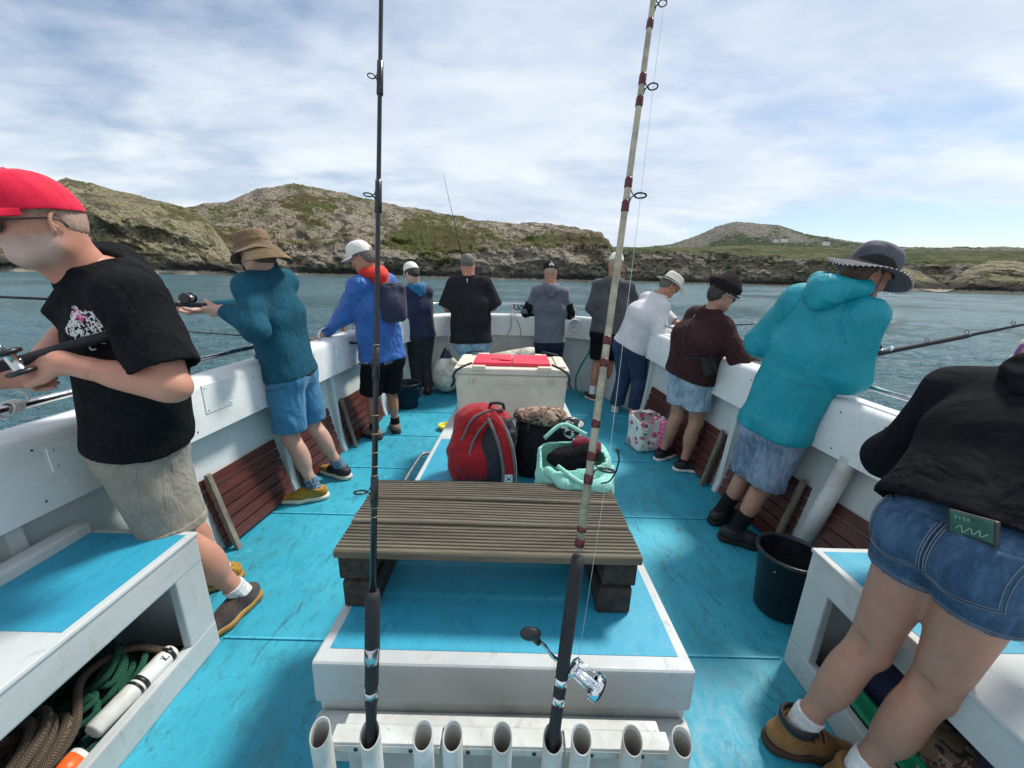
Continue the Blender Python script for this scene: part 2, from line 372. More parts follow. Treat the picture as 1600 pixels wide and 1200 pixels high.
def land_mat(name, grass, heath, rock, rockd, lich, strata=0.0, gb=0.0, sc=1.0, pale=(0.40, 0.35, 0.27)):
    """rock where steep or craggy, turf and heather where gentle, dark wet band at the water"""
    n = NT(name); geo = n.t.nodes.new('ShaderNodeNewGeometry'); pos = geo.outputs['Position']; P = n.xyz(pos)
    steep = n.attr('rocky')
    a = n.noise(0.035*sc, 8, 0.65, 0.5, vec=pos); b = n.noise(0.16*sc, 9, 0.72, 0.6, vec=pos); c = n.noise(0.55*sc, 8, 0.7, 0.3, vec=pos); e = n.noise(0.02*sc, 5, 0.6, vec=pos)
    rk = n.mix(n.ramp(c, 0.36, 0.66), rockd, rock)
    rk = n.mix(n.math('MULTIPLY', n.ramp(b, 0.45, 0.62), 0.65), rk, lich)
    cr = n.vor(0.16*sc, 'DISTANCE_TO_EDGE', vec=n.mapped((1, 1, 0.55), pos)); 
    wv = n.noise(0.30*sc, 6, 0.75, 2.5, sc=(1, 1, 0.5), vec=pos)
    rk = n.mix(n.math('MULTIPLY', n.ramp(wv, 0.49, 0.39), 0.9), rk, tuple(x*0.16 for x in rockd))
    if strata: wvs = n.t.nodes.new('ShaderNodeTexWave'); wvs.bands_direction = 'X'; wvs.inputs['Scale'].default_value = strata; wvs.inputs['Distortion'].default_value = 9; wvs.inputs['Detail'].default_value = 5; wvs.inputs['Detail Roughness'].default_value = .7; n.link(n.mapped(None, pos, (0, R(52), 0)), wvs.inputs['Vector']); rk = n.mix(n.math('MULTIPLY', n.ramp(wvs.outputs['Fac'], .30, .08), .75), rk, tuple(x*.3 for x in rockd))
    big = n.noise(0.022*sc, 4, .55, .3, vec=pos); rk = n.mix(n.ramp(big, .40, .62, 0, .45), rk, tuple(x*.45 for x in rock))
    rk = n.mix(n.math('MULTIPLY', n.ramp(c, 0.60, 0.70), 0.7), rk, tuple(min(1, x*1.45) for x in rock))
    gr = n.mix(n.ramp(a, 0.40, 0.60), grass, heath)
    gr = n.mix(n.math('MULTIPLY', n.ramp(b, 0.48, 0.66), 0.6), gr, tuple(x*0.45 for x in grass))
    gr = n.mix(n.math('MULTIPLY', n.ramp(c, 0.58, 0.72), 0.4), gr, (0.20, 0.19, 0.08))
    k = n.math('ADD', steep, n.math('MULTIPLY', n.math('SUBTRACT', b, 0.5), 3.6)); k = n.math('ADD', k, n.math('MULTIPLY', n.math('SUBTRACT', c, 0.5), 1.6)); k = n.math('ADD', k, n.math('MULTIPLY', n.math('SUBTRACT', a, 0.5), 1.5))
    cc = n.mix(n.ramp(k, 0.40, 0.62), gr, rk)
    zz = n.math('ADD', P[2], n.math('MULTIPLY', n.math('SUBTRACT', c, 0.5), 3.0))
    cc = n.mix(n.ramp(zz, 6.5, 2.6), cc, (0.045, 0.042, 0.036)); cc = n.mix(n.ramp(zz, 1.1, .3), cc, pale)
    n.col(cc).rough(0.95)
    n.b.inputs['Specular IOR Level'].default_value = 0.15
    b1 = n.bump(b, 0.9, 3.0/sc); b2 = n.bump(c, 0.7, 0.7/sc, b1); n.bump(n.noise(2.4*sc, 5, 0.7, vec=pos), 0.6, 0.3/sc, b2)
    return n.m

def sight(px, y):          # bearing and slope of a surveyed skyline point
    d = _F*600+_Rr*(px-800)-_Uu*(y-600); return math.atan2(d.x, d.y), d.z/math.hypot(d.x, d.y)
def px2th(px, y=None): return sight(px, 433+(px-804)*.0253 if y is None else y)[0]
def land(name, label, prof, r0, depth, mat, th0, th1, nth=900, nr=150, cliff=0.5, rough=1.0, seed=0.0, strata=0.0, back=180, plateau=None, wob=14, rk=0.5, lowrock=.1, hirock=.75):
    """prof: bearing-elevation skyline (pixel x, height in metres of the ridge); a cliff at distance r0 rising inland"""
    th = np.linspace(th0, th1, nth); px = [p[0] for p in prof]; tt = np.array([px2th(p) for p in px]); H = np.interp(th, tt, [p[1] for p in prof])
    CL = np.interp(th, tt, [p[2] if len(p) > 2 else p[1]*cliff for p in prof]); DP = np.interp(th, tt, [p[3] if len(p) > 3 else depth for p in prof])
    u = np.concatenate([np.linspace(0, 1, int(nr*.42), endpoint=False), np.linspace(1, 2, int(nr*.46), endpoint=False), np.linspace(2, 3, int(nr*.12))])   # 0-1 cliff, 1-2 slope, 2-3 behind the ridge
    T, Uq = np.meshgrid(th, u, indexing='ij'); Hh = H[:, None]; C = CL[:, None]; D = DP[:, None]
    arc = T*r0
    w = (fbm(np.stack([arc/70+seed, T*0+1.3, T*0], -1), 4)-0.5)*wob*2.6
    cw = 8+0.30*C
    uc, us, ub = np.clip(Uq, 0, 1), np.clip(Uq-1, 0, 1), np.clip(Uq-2, 0, 1)
    rr = r0+w+uc*cw+us*D+ub*back
    z = C*(uc**0.85)+(Hh-C)*(1-(1-us)**1.55)-ub*Hh*0.75
    X, Y = rr*np.sin(T), rr*np.cos(T); p = np.stack([X, Y, z*1.3], -1)
    # gullies and crags
    g = ridge(p/38+seed, 4)-0.62; f = fbm(p/13+seed*2, 5)-0.5; f2 = ridge(p/6.5+seed, 3)-0.6
    st = 0
    if strata: st = (ridge(np.stack([(X*0.9+z*1.25)/15, z/60+Y*0.004, Y*0.01], -1)+seed, 3)-0.6)*strata
    crag = np.clip(1.1*uc*(1-us*0.9), 0.15, 1)*(1-ub)
    push = (g*19+f*8+f2*4.5+st)*rough*np.clip(uc*4, 0.25, 1)*np.where(us > 0, np.clip(1-us*2.2, 0.0, 1), 1)
    rr2 = rr-push; X, Y = rr2*np.sin(T), rr2*np.cos(T)
    z = z+rough*(np.where(us > 0, 1, 0.35*uc))*((fbm(p/22+seed, 5)-0.5)*3.2+(np.maximum(0, ridge(p/9+seed, 4)-0.58)*6+np.maximum(0, ridge(p/4+seed, 3)-.6)*1.5)*rk*np.clip(1-0.3*us, 0, 1))*np.clip(Hh/30, 0.15, 1)*np.clip(1-ub*1.5, 0, 1)
    z = np.where(Uq < 0.02, -1.2, z-0.75)
    o = grid_mesh(name, np.stack([X, Y, z], -1), mat)
    # where rock shows: steep ground, crags on the crest, less on the shoulders
    band = fbm(p/55+seed*3+4, 4)
    zr = 1-(1-us)**1.55; sm = np.clip((zr-.25)/.5, 0, 1); sm = sm*sm*(3-2*sm)
    rocky = np.where(us > 0, lowrock+hirock*sm+(band-0.5)*2.4, 0.98-.25*uc+(band-.5)*1.2)
    if plateau is not None: rocky = rocky-plateau*np.clip(us*3, 0, 1)*np.exp(-((us-0.25)/0.3)**2)
    at = o.data.attributes.new('rocky', 'FLOAT', 'POINT'); at.data.foreach_set('value', np.clip(rocky, 0, 1.2).astype(np.float32).ravel())
    tag(o, label, kind='structure'); return o
HZ = 4.5
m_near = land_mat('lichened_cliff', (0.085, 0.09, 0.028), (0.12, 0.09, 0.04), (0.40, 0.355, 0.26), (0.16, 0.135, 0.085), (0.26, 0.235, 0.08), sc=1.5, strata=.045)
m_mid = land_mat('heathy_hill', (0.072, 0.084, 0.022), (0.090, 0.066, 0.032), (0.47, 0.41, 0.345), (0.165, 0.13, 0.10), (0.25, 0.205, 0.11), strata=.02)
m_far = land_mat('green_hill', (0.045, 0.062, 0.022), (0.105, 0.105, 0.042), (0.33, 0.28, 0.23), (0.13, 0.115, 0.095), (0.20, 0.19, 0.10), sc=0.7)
m_peak = land_mat('far_peak', (0.040, 0.062, 0.030), (0.060, 0.070, 0.035), (0.30, 0.28, 0.25), (0.12, 0.115, 0.10), (0.17, 0.17, 0.11), sc=0.5)
def hh(y, px, r): return max(1.0, r*sight(px, y)[1]+2.25)
land('headland', 'craggy lichened headland', [(p, hh(y, p, 230+d), hh(cy, p, 230), d) for p, y, cy, d in
     [(-900, 330, 380, 60), (-300, 330, 380, 60), (-100, 345, 385, 50), (60, 335, 380, 45), (112, 296, 355, 45), (140, 287, 345, 48), (200, 302, 350, 50), (260, 315, 352, 50), (300, 327, 362, 45), (335, 345, 378, 30), (352, 372, 396, 16), (368, 402, 410, 8), (385, 428, 432, 4)]],
     215, 50, m_near, R(-72), px2th(384), nth=700, strata=9, seed=2.0, rough=1.0, rk=0.9, wob=8, lowrock=.75, hirock=.1)
land('hill', 'broad heathland hill with rocky outcrops', [(p, hh(y, p, 290+d), hh(cy, p, 290), d) for p, y, cy, d in
     [(180, 345, 390, 60), (300, 330, 392, 90), (370, 320, 396, 130), (430, 299, 392, 150), (475, 292, 388, 150), (520, 300, 388, 140), (600, 319, 392, 120), (700, 336, 396, 100), (745, 347, 396, 90), (800, 349, 392, 90), (850, 352, 390, 80), (900, 358, 386, 50), (935, 365, 382, 35), (955, 388, 396, 20), (966, 410, 414, 10), (978, 436, 436, 5)]],
     275, 120, m_mid, px2th(185), px2th(977), nth=1000, nr=170, seed=5.0, rough=1.15, rk=0.85, wob=14, lowrock=.12, hirock=.62)
land('coast', 'far dark cliffs under a green plateau', [(p, hh(y, p, 430+d), hh(cy, p, 430), d) for p, y, cy, d in
     [(900, 388, 394, 120), (980, 388, 394, 140), (1060, 389, 395, 150), (1140, 385, 397, 200), (1200, 386, 402, 200), (1300, 389, 408, 200), (1400, 392, 412, 180), (1500, 393, 416, 160), (1600, 393, 420, 160), (1800, 396, 424, 160), (2500, 400, 424, 160)]],
     420, 200, m_far, px2th(905), R(70), nth=900, seed=9.0, rough=1.1, rk=0.3, wob=26, plateau=0.5, back=300, lowrock=-.2, hirock=0)
land('peak', 'distant hill with a rocky summit', [(p, hh(y, p, 900+d), 6, d) for p, y, d in
     [(880, 402, 200), (985, 391, 200), (1040, 384, 250), (1080, 371, 280), (1105, 358, 300), (1135, 351, 300), (1160, 353, 300), (1200, 356, 300), (1240, 369, 300), (1300, 379, 280), (1350, 386, 260), (1420, 390, 240), (1600, 391, 240), (1900, 393, 200), (2600, 393, 200)]],
     860, 280, m_peak, px2th(890), R(70), nth=700, seed=12.0, rough=1.6, rk=0.9, wob=20, back=400, lowrock=-.7, hirock=1.35)
land('point', 'low rocky point on the right', [(p, hh(y, p, 300+d), hh(y+14, p, 300), d) for p, y, d in
     [(1330, 450, 4), (1365, 430, 12), (1400, 415, 20), (1430, 424, 18), (1462, 440, 8), (1480, 446, 6), (1500, 420, 20), (1530, 407, 28), (1570, 406, 30), (1610, 414, 30), (1700, 405, 40), (1900, 410, 40), (2500, 410, 40)]],
     300, 25, m_near, px2th(1332), R(70), nth=500, nr=120, seed=15.0, rough=0.55, rk=0.6, wob=4, back=70, lowrock=.7, hirock=0)
# white farmhouses on the far slope
def house(px, y, w, label):
    r = 800; th = px2th(px); yh = 433+(px-804)*0.0253; c = math.cos(math.atan((px-800)/620.0)); z = (yh-y)/622.8*c*r+1.5-3
    cx, cy = r*math.sin(th), r*math.cos(th)
    e = empty('farmhouse', (cx, cy, z), label, 'house', 'white farmhouses on the far hillside')
    g = G(); g.box((cx, cy, z+1.0), (w, 5, 6)); g.build('wall', plain('lime_render', (0.8, 0.8, 0.78), 0.8), e)
    g = G(); g.prism([(-w/2-.3, 4), (w/2+.3, 4), (w/2-.5, 6), (-w/2+.5, 6)], -2.8, 2.8, Matrix.Translation((cx, cy, z)) @ Matrix.Rotation(R(90), 4, 'X')); rf = g.build('roof', plain('slate', (0.12, 0.12, 0.13), 0.7), e)
    g = G(); g.box((cx+w*.35, cy, z+6.2), (.8, .8, 1.6)); g.build('chimney', plain('chimney_stack', (0.5, 0.48, 0.45), 0.8), rf)
    for k in (-1, 0, 1):
        g = G(); g.box((cx+k*w*.28, cy-2.55, z+2.3), (.9, .1, 1.1)); g.build('window', MAT['black_plastic'], e)
house(1200, 378, 5, 'small white farmhouse, left of the pair high on the far slope')
house(1212, 377.5, 9, 'longer white farmhouse beside the small one on the far slope')
house(1276, 382, 8, 'lone white farmhouse further right along the far slope')
# ================================================================ THE BOAT
CX = 0.02
half = [(-1.2, 1.70), (-0.2, 1.68), (0.6, 1.66), (1.3, 1.625), (2.0, 1.57), (2.7, 1.50), (3.4, 1.44), (4.0, 1.40), (4.45, 1.33), (4.8, 1.20), (5.05, 1.02), (5.2, 0.78), (5.28, 0.4), (5.30, 0.0)]
_pl = [(-w, y) for y, w in half]+[(w, y) for y, w in reversed(half[:-1])]
PATH = [(p.x+CX, p.y) for p in spline([(x, y, 0) for x, y in _pl], 6)]
NRM = []
for i in range(len(PATH)):
    a = PATH[max(0, i-1)]; b = PATH[min(len(PATH)-1, i+1)]; t = Vector((b[0]-a[0], b[1]-a[1])).normalized(); NRM.append((-t.y, t.x))
def sheer(y): return 0.935+0.014*y
def at_off(i, off, z): return (PATH[i][0]+NRM[i][0]*off, PATH[i][1]+NRM[i][1]*off, z)
def side_pt(side, y, off, z):
    """point on the port (-1) or starboard (1) side at a given y, off outboard of the coaming face"""
    idx = range(len(PATH)//2) if side < 0 else range(len(PATH)//2, len(PATH)-1)
    for i in idx:
        y0, y1 = PATH[i][1], PATH[i+1][1]
        if min(y0, y1) <= y <= max(y0, y1):
            t = (y-y0)/((y1-y0) or 1); x = PATH[i][0]*(1-t)+PATH[i+1][0]*t; n = NRM[i]; return Vector((x+n[0]*off, y+n[1]*off, z))
    return Vector((side*1.6, y, z))
boat = empty('fishing_boat', (0, 0, 0), 'white and blue wooden angling boat with slatted fold-down seats along its bulwarks', 'boat')
def sweep(name, prof, mat, closed=True, parent=boat, rel=True, i0=0, i1=None):
    g = G(); i1 = i1 or len(PATH); rings = []
    for i in range(i0, i1):
        s = sheer(PATH[i][1]) if rel else 0
        rings.append([g.bm.verts.new(at_off(i, o, z+s)) for o, z in prof])
    n = len(prof)
    for A, B in zip(rings, rings[1:]):
        for k in range(n if closed else n-1):
            g.bm.faces.new((A[k], A[(k+1) % n], B[(k+1) % n], B[k]))
    if closed:
        g.bm.faces.new(rings[0]); g.bm.faces.new(list(reversed(rings[-1])))
    o = g.build(name, mat, parent); o.data.shade_smooth()
    md = o.modifiers.new('edge', 'EDGE_SPLIT'); md.split_angle = R(38); return o
# deck
MAT['seam'] = deckpaint('seam_paint', (.05, .40, .55), (.05, .22, .28), (.07, .48, .62))
g = G(); g.prism([(PATH[i][0]+NRM[i][0]*0.02, PATH[i][1]+NRM[i][1]*0.02) for i in range(len(PATH))], -0.06, 0.0); g.build('deck', MAT['deck'], boat)
for y, x0, x1 in ((1.27, -1.19, -0.60), (1.24, 0.60, 1.14), (2.15, -1.52, -0.56), (2.78, -1.47, -0.53), (3.43, -1.42, -0.5), (2.2, 0.55, 1.5), (3.0, 0.53, 1.46), (4.1, -1.35, 1.35)):
    g = G(); g.box(((x0+x1)/2, y, 0.004), (x1-x0, 0.010, 0.006), bev=0.002); g.build('deck_seam', MAT['seam'], boat)
# coaming: deep white box rail with rounded edges
cz = [(0.0, -0.285), (0.0, -0.045), (0.004, -0.022), (0.016, -0.008), (0.03, 0.0), (0.135, 0.0), (0.150, -0.006), (0.158, -0.02), (0.16, -0.06), (0.162, -0.11), (0.03, -0.11), (0.03, -0.285)]
sweep('coaming', cz, MAT['white'])
g = G(); g_pts = [at_off(i, 0.075, sheer(PATH[i][1])+0.004) for i in range(len(PATH))]
sweep('rubbing_strip', [(0.150, -0.03), (0.166, -0.02), (0.185, -0.04), (0.185, -0.085), (0.163, -0.095)], MAT['white2'])
# hull side (inner lining and outer skin)
sweep('hull_lining', [(0.10, 0.70), (0.085, 0.45), (0.05, 0.2), (0.018, 0.0), (0.018, -0.05), (0.075, -0.05), (0.13, 0.3), (0.15, 0.86), (0.10, 0.86)], MAT['white2'], rel=False)
g = G(); rows = []
for o_, z_ in ((0.165, 0.86), (0.19, 0.5), (0.20, 0.0), (0.16, -0.5), (0.05, -1.0)): rows.append([at_off(i, o_, z_) for i in range(len(PATH))])
g.sheet(rows); g.build('outer_hull', MAT['deck2'], boat)
# ribs
def rib(side, y, w=0.05):
    g = G(); pr = []
    for t in np.linspace(0, 1, 9):
        z = 0.0+t*(sheer(y)-0.27); o = 0.0+0.055*t**0.7 if t > 0 else -0.015
        d = 0.045
        a, b = side_pt(side, y-w/2, o, z), side_pt(side, y+w/2, o, z); c, e = side_pt(side, y+w/2, o+d, z), side_pt(side, y-w/2, o+d, z)
        pr.append([g.bm.verts.new(v) for v in (a, b, c, e)])
    for A, B in zip(pr, pr[1:]):
        for k in range(4): g.bm.faces.new((A[k], A[(k+1) % 4], B[(k+1) % 4], B[k]))
    g.build('rib', MAT['white2'], boat)
for y in (0.35, 1.1, 1.74, 2.42, 3.08, 3.98): rib(-1, y, 0.045)
for y in (0.3, 1.12, 2.56, 3.28, 4.0): rib(1, y, 0.045)
# stout round post by the starboard seat
g = G(); a = side_pt(1, 1.83, 0.0, 0.0); b = side_pt(1, 1.70, 0.03, 0.70); g.tube([a, a.lerp(b, .5), b], [0.042, 0.04, 0.038], 14); g.build('post', MAT['white_dirty'], boat)
# slatted fold-down seats
def wood(name, c1, c2, rough=0.6, grain=(1, 0.06, 1), groove=False):
    n = NT(name); a = n.noise(28, 7, 0.7, 0.4, sc=grain); b = n.noise(3, 4); c = n.noise(160, 3, 0.7, sc=grain)
    cc = n.mix(n.ramp(a, 0.35, 0.65), c1, c2); cc = n.mix(n.math('MULTIPLY', n.ramp(c, 0.5, 0.7), 0.5), cc, tuple(x*0.4 for x in c1)); cc = n.mix(n.math('MULTIPLY', n.ramp(b, 0.45, 0.65), 0.35), cc, tuple(x*0.6 for x in c1))
    n.col(cc).rough(rough); n.bump(a, 0.4, 0.004); return n.m
MAT['slat'] = wood('varnished_slat', (0.075, 0.020, 0.016), (0.13, 0.036, 0.027), 0.42)
MAT['grey_wood'] = wood('weathered_wood', (0.13, 0.115, 0.09), (0.26, 0.235, 0.19), 0.85, (1, 1, 0.08))
def seat(side, y0, y1, zt=0.43, n=6):
    s = empty('slatted_seat', side_pt(side, (y0+y1)/2, -0.02, 0.0)); s.parent = boat
    g = G(); pitch_ = (zt-0.03)/n
    for k in range(n):
        za = 0.025+k*pitch_; zb = za+pitch_-0.009
        pts = []
        for z in (za, zb):
            o = -0.028+0.10*(z/zt)
            pts.append([side_pt(side, y, o, z) for y in np.linspace(y0, y1, 6)]+[])
        for k2 in range(5):
            a, b, c, d = pts[0][k2], pts[0][k2+1], pts[1][k2+1], pts[1][k2]; off = Vector((side*0.018, 0, -0.004))
            g.hexa([a, b, b+off, a+off, d, c, c+off, d+off])
    g.build('slat_panel', MAT['slat'], s)
    for yy in (y0+0.02,):
        g = G(); a = side_pt(side, yy, -0.050, 0.0); b = side_pt(side, yy, 0.050, zt+0.02); w = Vector((0, 0.016, 0)); t = Vector((side*-0.020, 0, 0))
        g.hexa([a-w, a+w, a+w+t, a-w+t, b-w, b+w, b+w+t, b-w+t], bev=0.003); g.build('batten', MAT['grey_wood'], s)
seat(-1, 1.80, 2.36); seat(-1, 2.47, 3.0); seat(-1, 3.14, 3.9)
seat(1, 1.36, 1.74, 0.44); seat(1, 1.90, 2.50); seat(1, 2.62, 3.22); seat(1, 3.34, 3.94)
# access plate and screws on the coaming
def plate(side, y, z, w, h):
    g = G(); p = [side_pt(side, y-w/2, -0.004, z-h/2), side_pt(side, y+w/2, -0.004, z-h/2), side_pt(side, y+w/2, 0.004, z-h/2), side_pt(side, y-w/2, 0.004, z-h/2)]
    q = [v+Vector((0, 0, h)) for v in p]; g.hexa([*p, *q], bev=0.0015); pl = g.build('cover_plate', MAT['white'], boat)
    g = G()
    for a in (-1, 1):
        for b in (-1, 1): g.ball(side_pt(side, y+a*(w/2-.015), -0.004, z+b*(h/2-.015)), 0.0045, 8, 6)
    g.build('screws', MAT['steel'], pl)
plate(-1, 1.27, 0.845, 0.12, 0.09); plate(-1, 1.93, 0.86, 0.17, 0.15); plate(-1, 3.2, 0.86, 0.2, 0.12); plate(1, 1.5, .80, .16, .09)
g = G()
for s_ in (-1, 1):
    for y in np.arange(0.9, 4.3, 0.31):
        for z in (0.71, 0.9): g.ball(side_pt(s_, y+0.05*math.sin(y*9+z), -0.001, z+0.01*math.sin(y*5)), 0.004, 6, 4)
g.build('fastenings', MAT['black_rubber'], boat)
# round fitting with a mark on the bow bulwark
yb = 5.27; c = Vector((0.80, 5.16, 0.90))
e = empty('mooring_eye_plate', c); e.parent = boat; M = Matrix.Translation(c) @ Matrix.Rotation(R(90), 4, 'X') @ Matrix.Rotation(R(14), 4, 'Y')
g = G(); g.lathe([(0.001, 0.0), (0.055, 0.0), (0.075, 0.004), (0.088, 0.014), (0.088, 0.03), (0.075, 0.034), (0.066, 0.02), (0.001, 0.018)], 28, M); g.build('rim', MAT['white'], e)
g = G(); g.box((0, 0.012, 0.024), (0.018, 0.055, 0.008), M=M); g.box((0.018, -0.018, 0.024), (0.016, 0.05, 0.008), 1.0, M=M); g.box((-0.018, -0.018, 0.024), (0.016, 0.05, 0.008), -1.0, M=M); g.build('emblem', MAT['white2'], e)
# handrail of stainless tube all round, on posts
def rail(i0, i1, h=0.085, r=0.0125, off=0.10, name='handrail', ends=True):
    g = G(); pts = [at_off(i, off, sheer(PATH[i][1])+h) for i in range(i0, i1)]
    if ends:
        a = at_off(i0, off, sheer(PATH[i0][1])+0.0); b = at_off(i1-1, off, sheer(PATH[i1-1][1])+0.0)
        p0, p1 = Vector(pts[0]), Vector(pts[-1]); d0 = (Vector(pts[1])-p0).normalized(); d1 = (Vector(pts[-2])-p1).normalized()
        pts = [Vector(a)-d0*0.02, p0-d0*0.018-Vector((0, 0, h*.35)), p0+d0*0.01-Vector((0, 0, .01)), p0+d0*.04]+pts[1:-1]+[p1+d1*.04, p1+d1*.01-Vector((0, 0, .01)), p1-d1*.018-Vector((0, 0, h*.35)), Vector(b)-d1*.02]
    g.tube(pts, r, 12); o = g.build(name, MAT['steel'], boat)
    for i in range(i0+5, i1-4, 6):
        g = G(); p = Vector(at_off(i, off, sheer(PATH[i][1]))); g.tube([p-Vector((0, 0, .004)), p+Vector((0, 0, h))], 0.009, 10); g.lathe([(0.026, 0.0), (0.026, 0.005), (0.012, 0.009)], 16, Matrix.Translation(p)); g.build('rail_post', MAT['steel'], boat)
def yi(side, y):
    idx = range(len(PATH)//2) if side < 0 else range(len(PATH)//2, len(PATH)); return min(idx, key=lambda i: abs(PATH[i][1]-y))
rail(yi(-1, 1.10), yi(-1, 2.98), 0.075, 0.0155); rail(yi(-1, 3.1), yi(-1, 4.2), 0.075); rail(yi(-1, 4.5), yi(1, 4.45), 0.135, 0.013)
rail(yi(1, 4.2), yi(1, 3.05), 0.075); rail(yi(1, 2.0), yi(1, 0.3), 0.075)
MAT['dark_lining'] = plain('shade_dark_lining', (.035, .035, .033), .8)  # the lockers' inner shade, put into a near-black colour
# long side lockers with cut-out fronts
MAT['white_locker'] = paint('locker_paint', (0.50, 0.53, 0.53), (0.34, 0.36, 0.35), 0.5, 0.6)
def locker(sx, xi, yf, zt, holes):
    L = empty('storage_locker', (xi, 0.4, 0)); L.parent = boat; yb_ = -0.9; g = G(); g.box((xi+sx*.215, .17, .006), (.38, 2.1, .012)); g.box((xi+sx*.41, .17, .27), (.01, 2.1, .5)); g.build('lining', MAT['dark_lining'], L); yb_ = -0.9; xo = sx*1.60; t = 0.035*sx  # floor and back boxes added inside to carry the painted shade
    # front panel facing the gangway with opening(s), built from rails and stiles
    g = G(); zb, zo, ya, yb2 = 0.115, zt-0.125, holes[0], holes[1]
    def bx(x0, x1, y0, y1, z0, z1, bev=0.007): g.box(((x0+x1)/2, (y0+y1)/2, (z0+z1)/2), (abs(x1-x0), abs(y1-y0), abs(z1-z0)), bev=bev)
    bx(xi, xi+t, yb_, yf, zo, zt-.012); bx(xi, xi+t, yb_, yf, 0, zb); bx(xi+.0015*sx, xi+t, ya, yf, zb-.01, zo+.01); bx(xi+.0015*sx, xi+t, yb_, yb2, zb-.01, zo+.01)
    g.build('side_panel', MAT['white_locker'], L)
    g = G(); bx(xi+t, xo, yf-0.03, yf-.002, 0, zt-.012); g.build('end_panel', MAT['white_locker'], L)
    g = G(); bx(xi-0.004*sx, xo, yb_, yf+0.006, zt-0.018, zt, 0.008); g.build('top_panel', MAT['white_locker'], L)
    y2 = 0.82; g = G(); pz = zt+0.0015
    px_ = [(xi+0.022*sx, yf-0.02), (xo-0.03*sx, yf-0.02), (xo-0.005*sx, y2), (xi+0.022*sx, y2)]
    g.prism(px_ if sx > 0 else px_[::-1], zt-.004, pz); g.build('top_paint', MAT['deck2'], L)
    g = G(); g.box((xo, (yb_+yf)/2-.01, zt+0.015), (0.06, yf-yb_, 0.05), bev=0.008); g.build('ledge', MAT['white_dirty'], L) if sx < 0 else g.bm.free()
    return L
lk1 = locker(-1, -1.19, 1.25, 0.535, (1.13, -0.5)); lk2 = locker(1, 1.15, 1.235, 0.545, (1.13, -0.5))
# engine hatch box in the middle of the deck
hb = empty('hatch_box', (0, 0.84, 0)); hb.parent = boat
zt = 0.425; n0, n1, f0, f1, yn, yf_ = -0.557, 0.550, -0.462, 0.478, 0.84, 3.45
g = G(); g.hexa([(n0-.005, yn, .27), (n1+.005, yn, .27), (f1+.02, yf_, .0), (f0-.02, yf_, .0), (n0, yn, zt), (n1, yn, zt), (f1, yf_, zt), (f0, yf_, zt)], bev=0.012, seg=3)
g.build('hatch_lid', MAT['white_locker'], hb)
g = G(); g.hexa([(n0+.012, yn+.014, .0), (n1-.012, yn+.014, .0), (f1+.01, yf_-.02, .0), (f0-.01, yf_-.02, .0), (n0+.006, yn+.014, .268), (n1-.006, yn+.014, .268), (f1+.01, yf_-.02, .268), (f0-.01, yf_-.02, .268)]); g.build('hatch_base', MAT['white_dirty'], hb)
g = G(); g.tube([(n0+.01, yn-.02, .215), (n1-.01, yn-.02, .215)], 0.032, 12); g.build('moulding', MAT['white_dirty'], hb)
def lerp(a, b, t): return a+(b-a)*t
t1, t2 = 0.045/(yf_-yn), (2.42-yn)/(yf_-yn)
g = G(); g.prism([(lerp(n0, f0, t1)+.035, yn+.045), (lerp(n1, f1, t1)-.035, yn+.045), (lerp(n1, f1, t2)-.028, 2.42), (lerp(n0, f0, t2)+.028, 2.42)], zt-.002, zt+.0015); g.build('lid_paint', MAT['deck2'], hb)
g = G(); g.tube(spline([(-0.475, 2.34, .36), (-.56, 2.33, .36), (-.585, 2.28, .36), (-.60, 1.98, .36), (-.585, 1.93, .36), (-.49, 1.92, .36)], 5), 0.0125, 12); g.build('grab_handle', MAT['steel'], hb)
# rod holders
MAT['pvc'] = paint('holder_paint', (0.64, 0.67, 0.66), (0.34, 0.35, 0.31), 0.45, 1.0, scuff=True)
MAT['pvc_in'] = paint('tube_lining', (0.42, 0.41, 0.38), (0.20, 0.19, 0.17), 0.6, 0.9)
TX = (-0.413, -0.300, -0.181, -0.114, -0.002, 0.113, 0.177, 0.292, 0.403)
def rod_tube(x):
    g = G(); n = 26; ro, ri = 0.0228, 0.0195; y0 = 0.62; zt_ = 0.503; k = math.tan(R(38)); rows = []
    def ring(r, top, z=None): return [(x+r*math.cos(a), y0+r*math.sin(a), (zt_+k*r*math.sin(a)+top) if z is None else z) for a in [2*math.pi*i/n for i in range(n+1)]]
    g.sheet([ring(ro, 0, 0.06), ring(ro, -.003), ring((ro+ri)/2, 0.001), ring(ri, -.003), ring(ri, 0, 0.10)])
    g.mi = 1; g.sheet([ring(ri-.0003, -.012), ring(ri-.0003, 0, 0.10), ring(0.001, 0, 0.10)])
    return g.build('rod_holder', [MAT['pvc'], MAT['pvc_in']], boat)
for x in TX: rod_tube(x)
for a, b in ((-.413, -.150), (-.145, .145), (.150, .403)):
    g = G(); g.box(((a+b)/2, .670, .418), (b-a, .040, .008), bev=.002); g.box(((a+b)/2, .651, .405), (b-a, .008, .022), bev=.002); br = g.build('bracket', MAT['pvc'], boat)
    for x in (a+.062, b-.07): g = G(); g.ball((x, .646, .405), .0055, 8, 6, (1, .5, 1)); g.build('bolt', MAT['black_rubber'], br)
g = G(); g.box((-.003, .715, .25), (.80, .03, .30), bev=.006); g.build('backing_board', MAT['white_dirty'], boat)
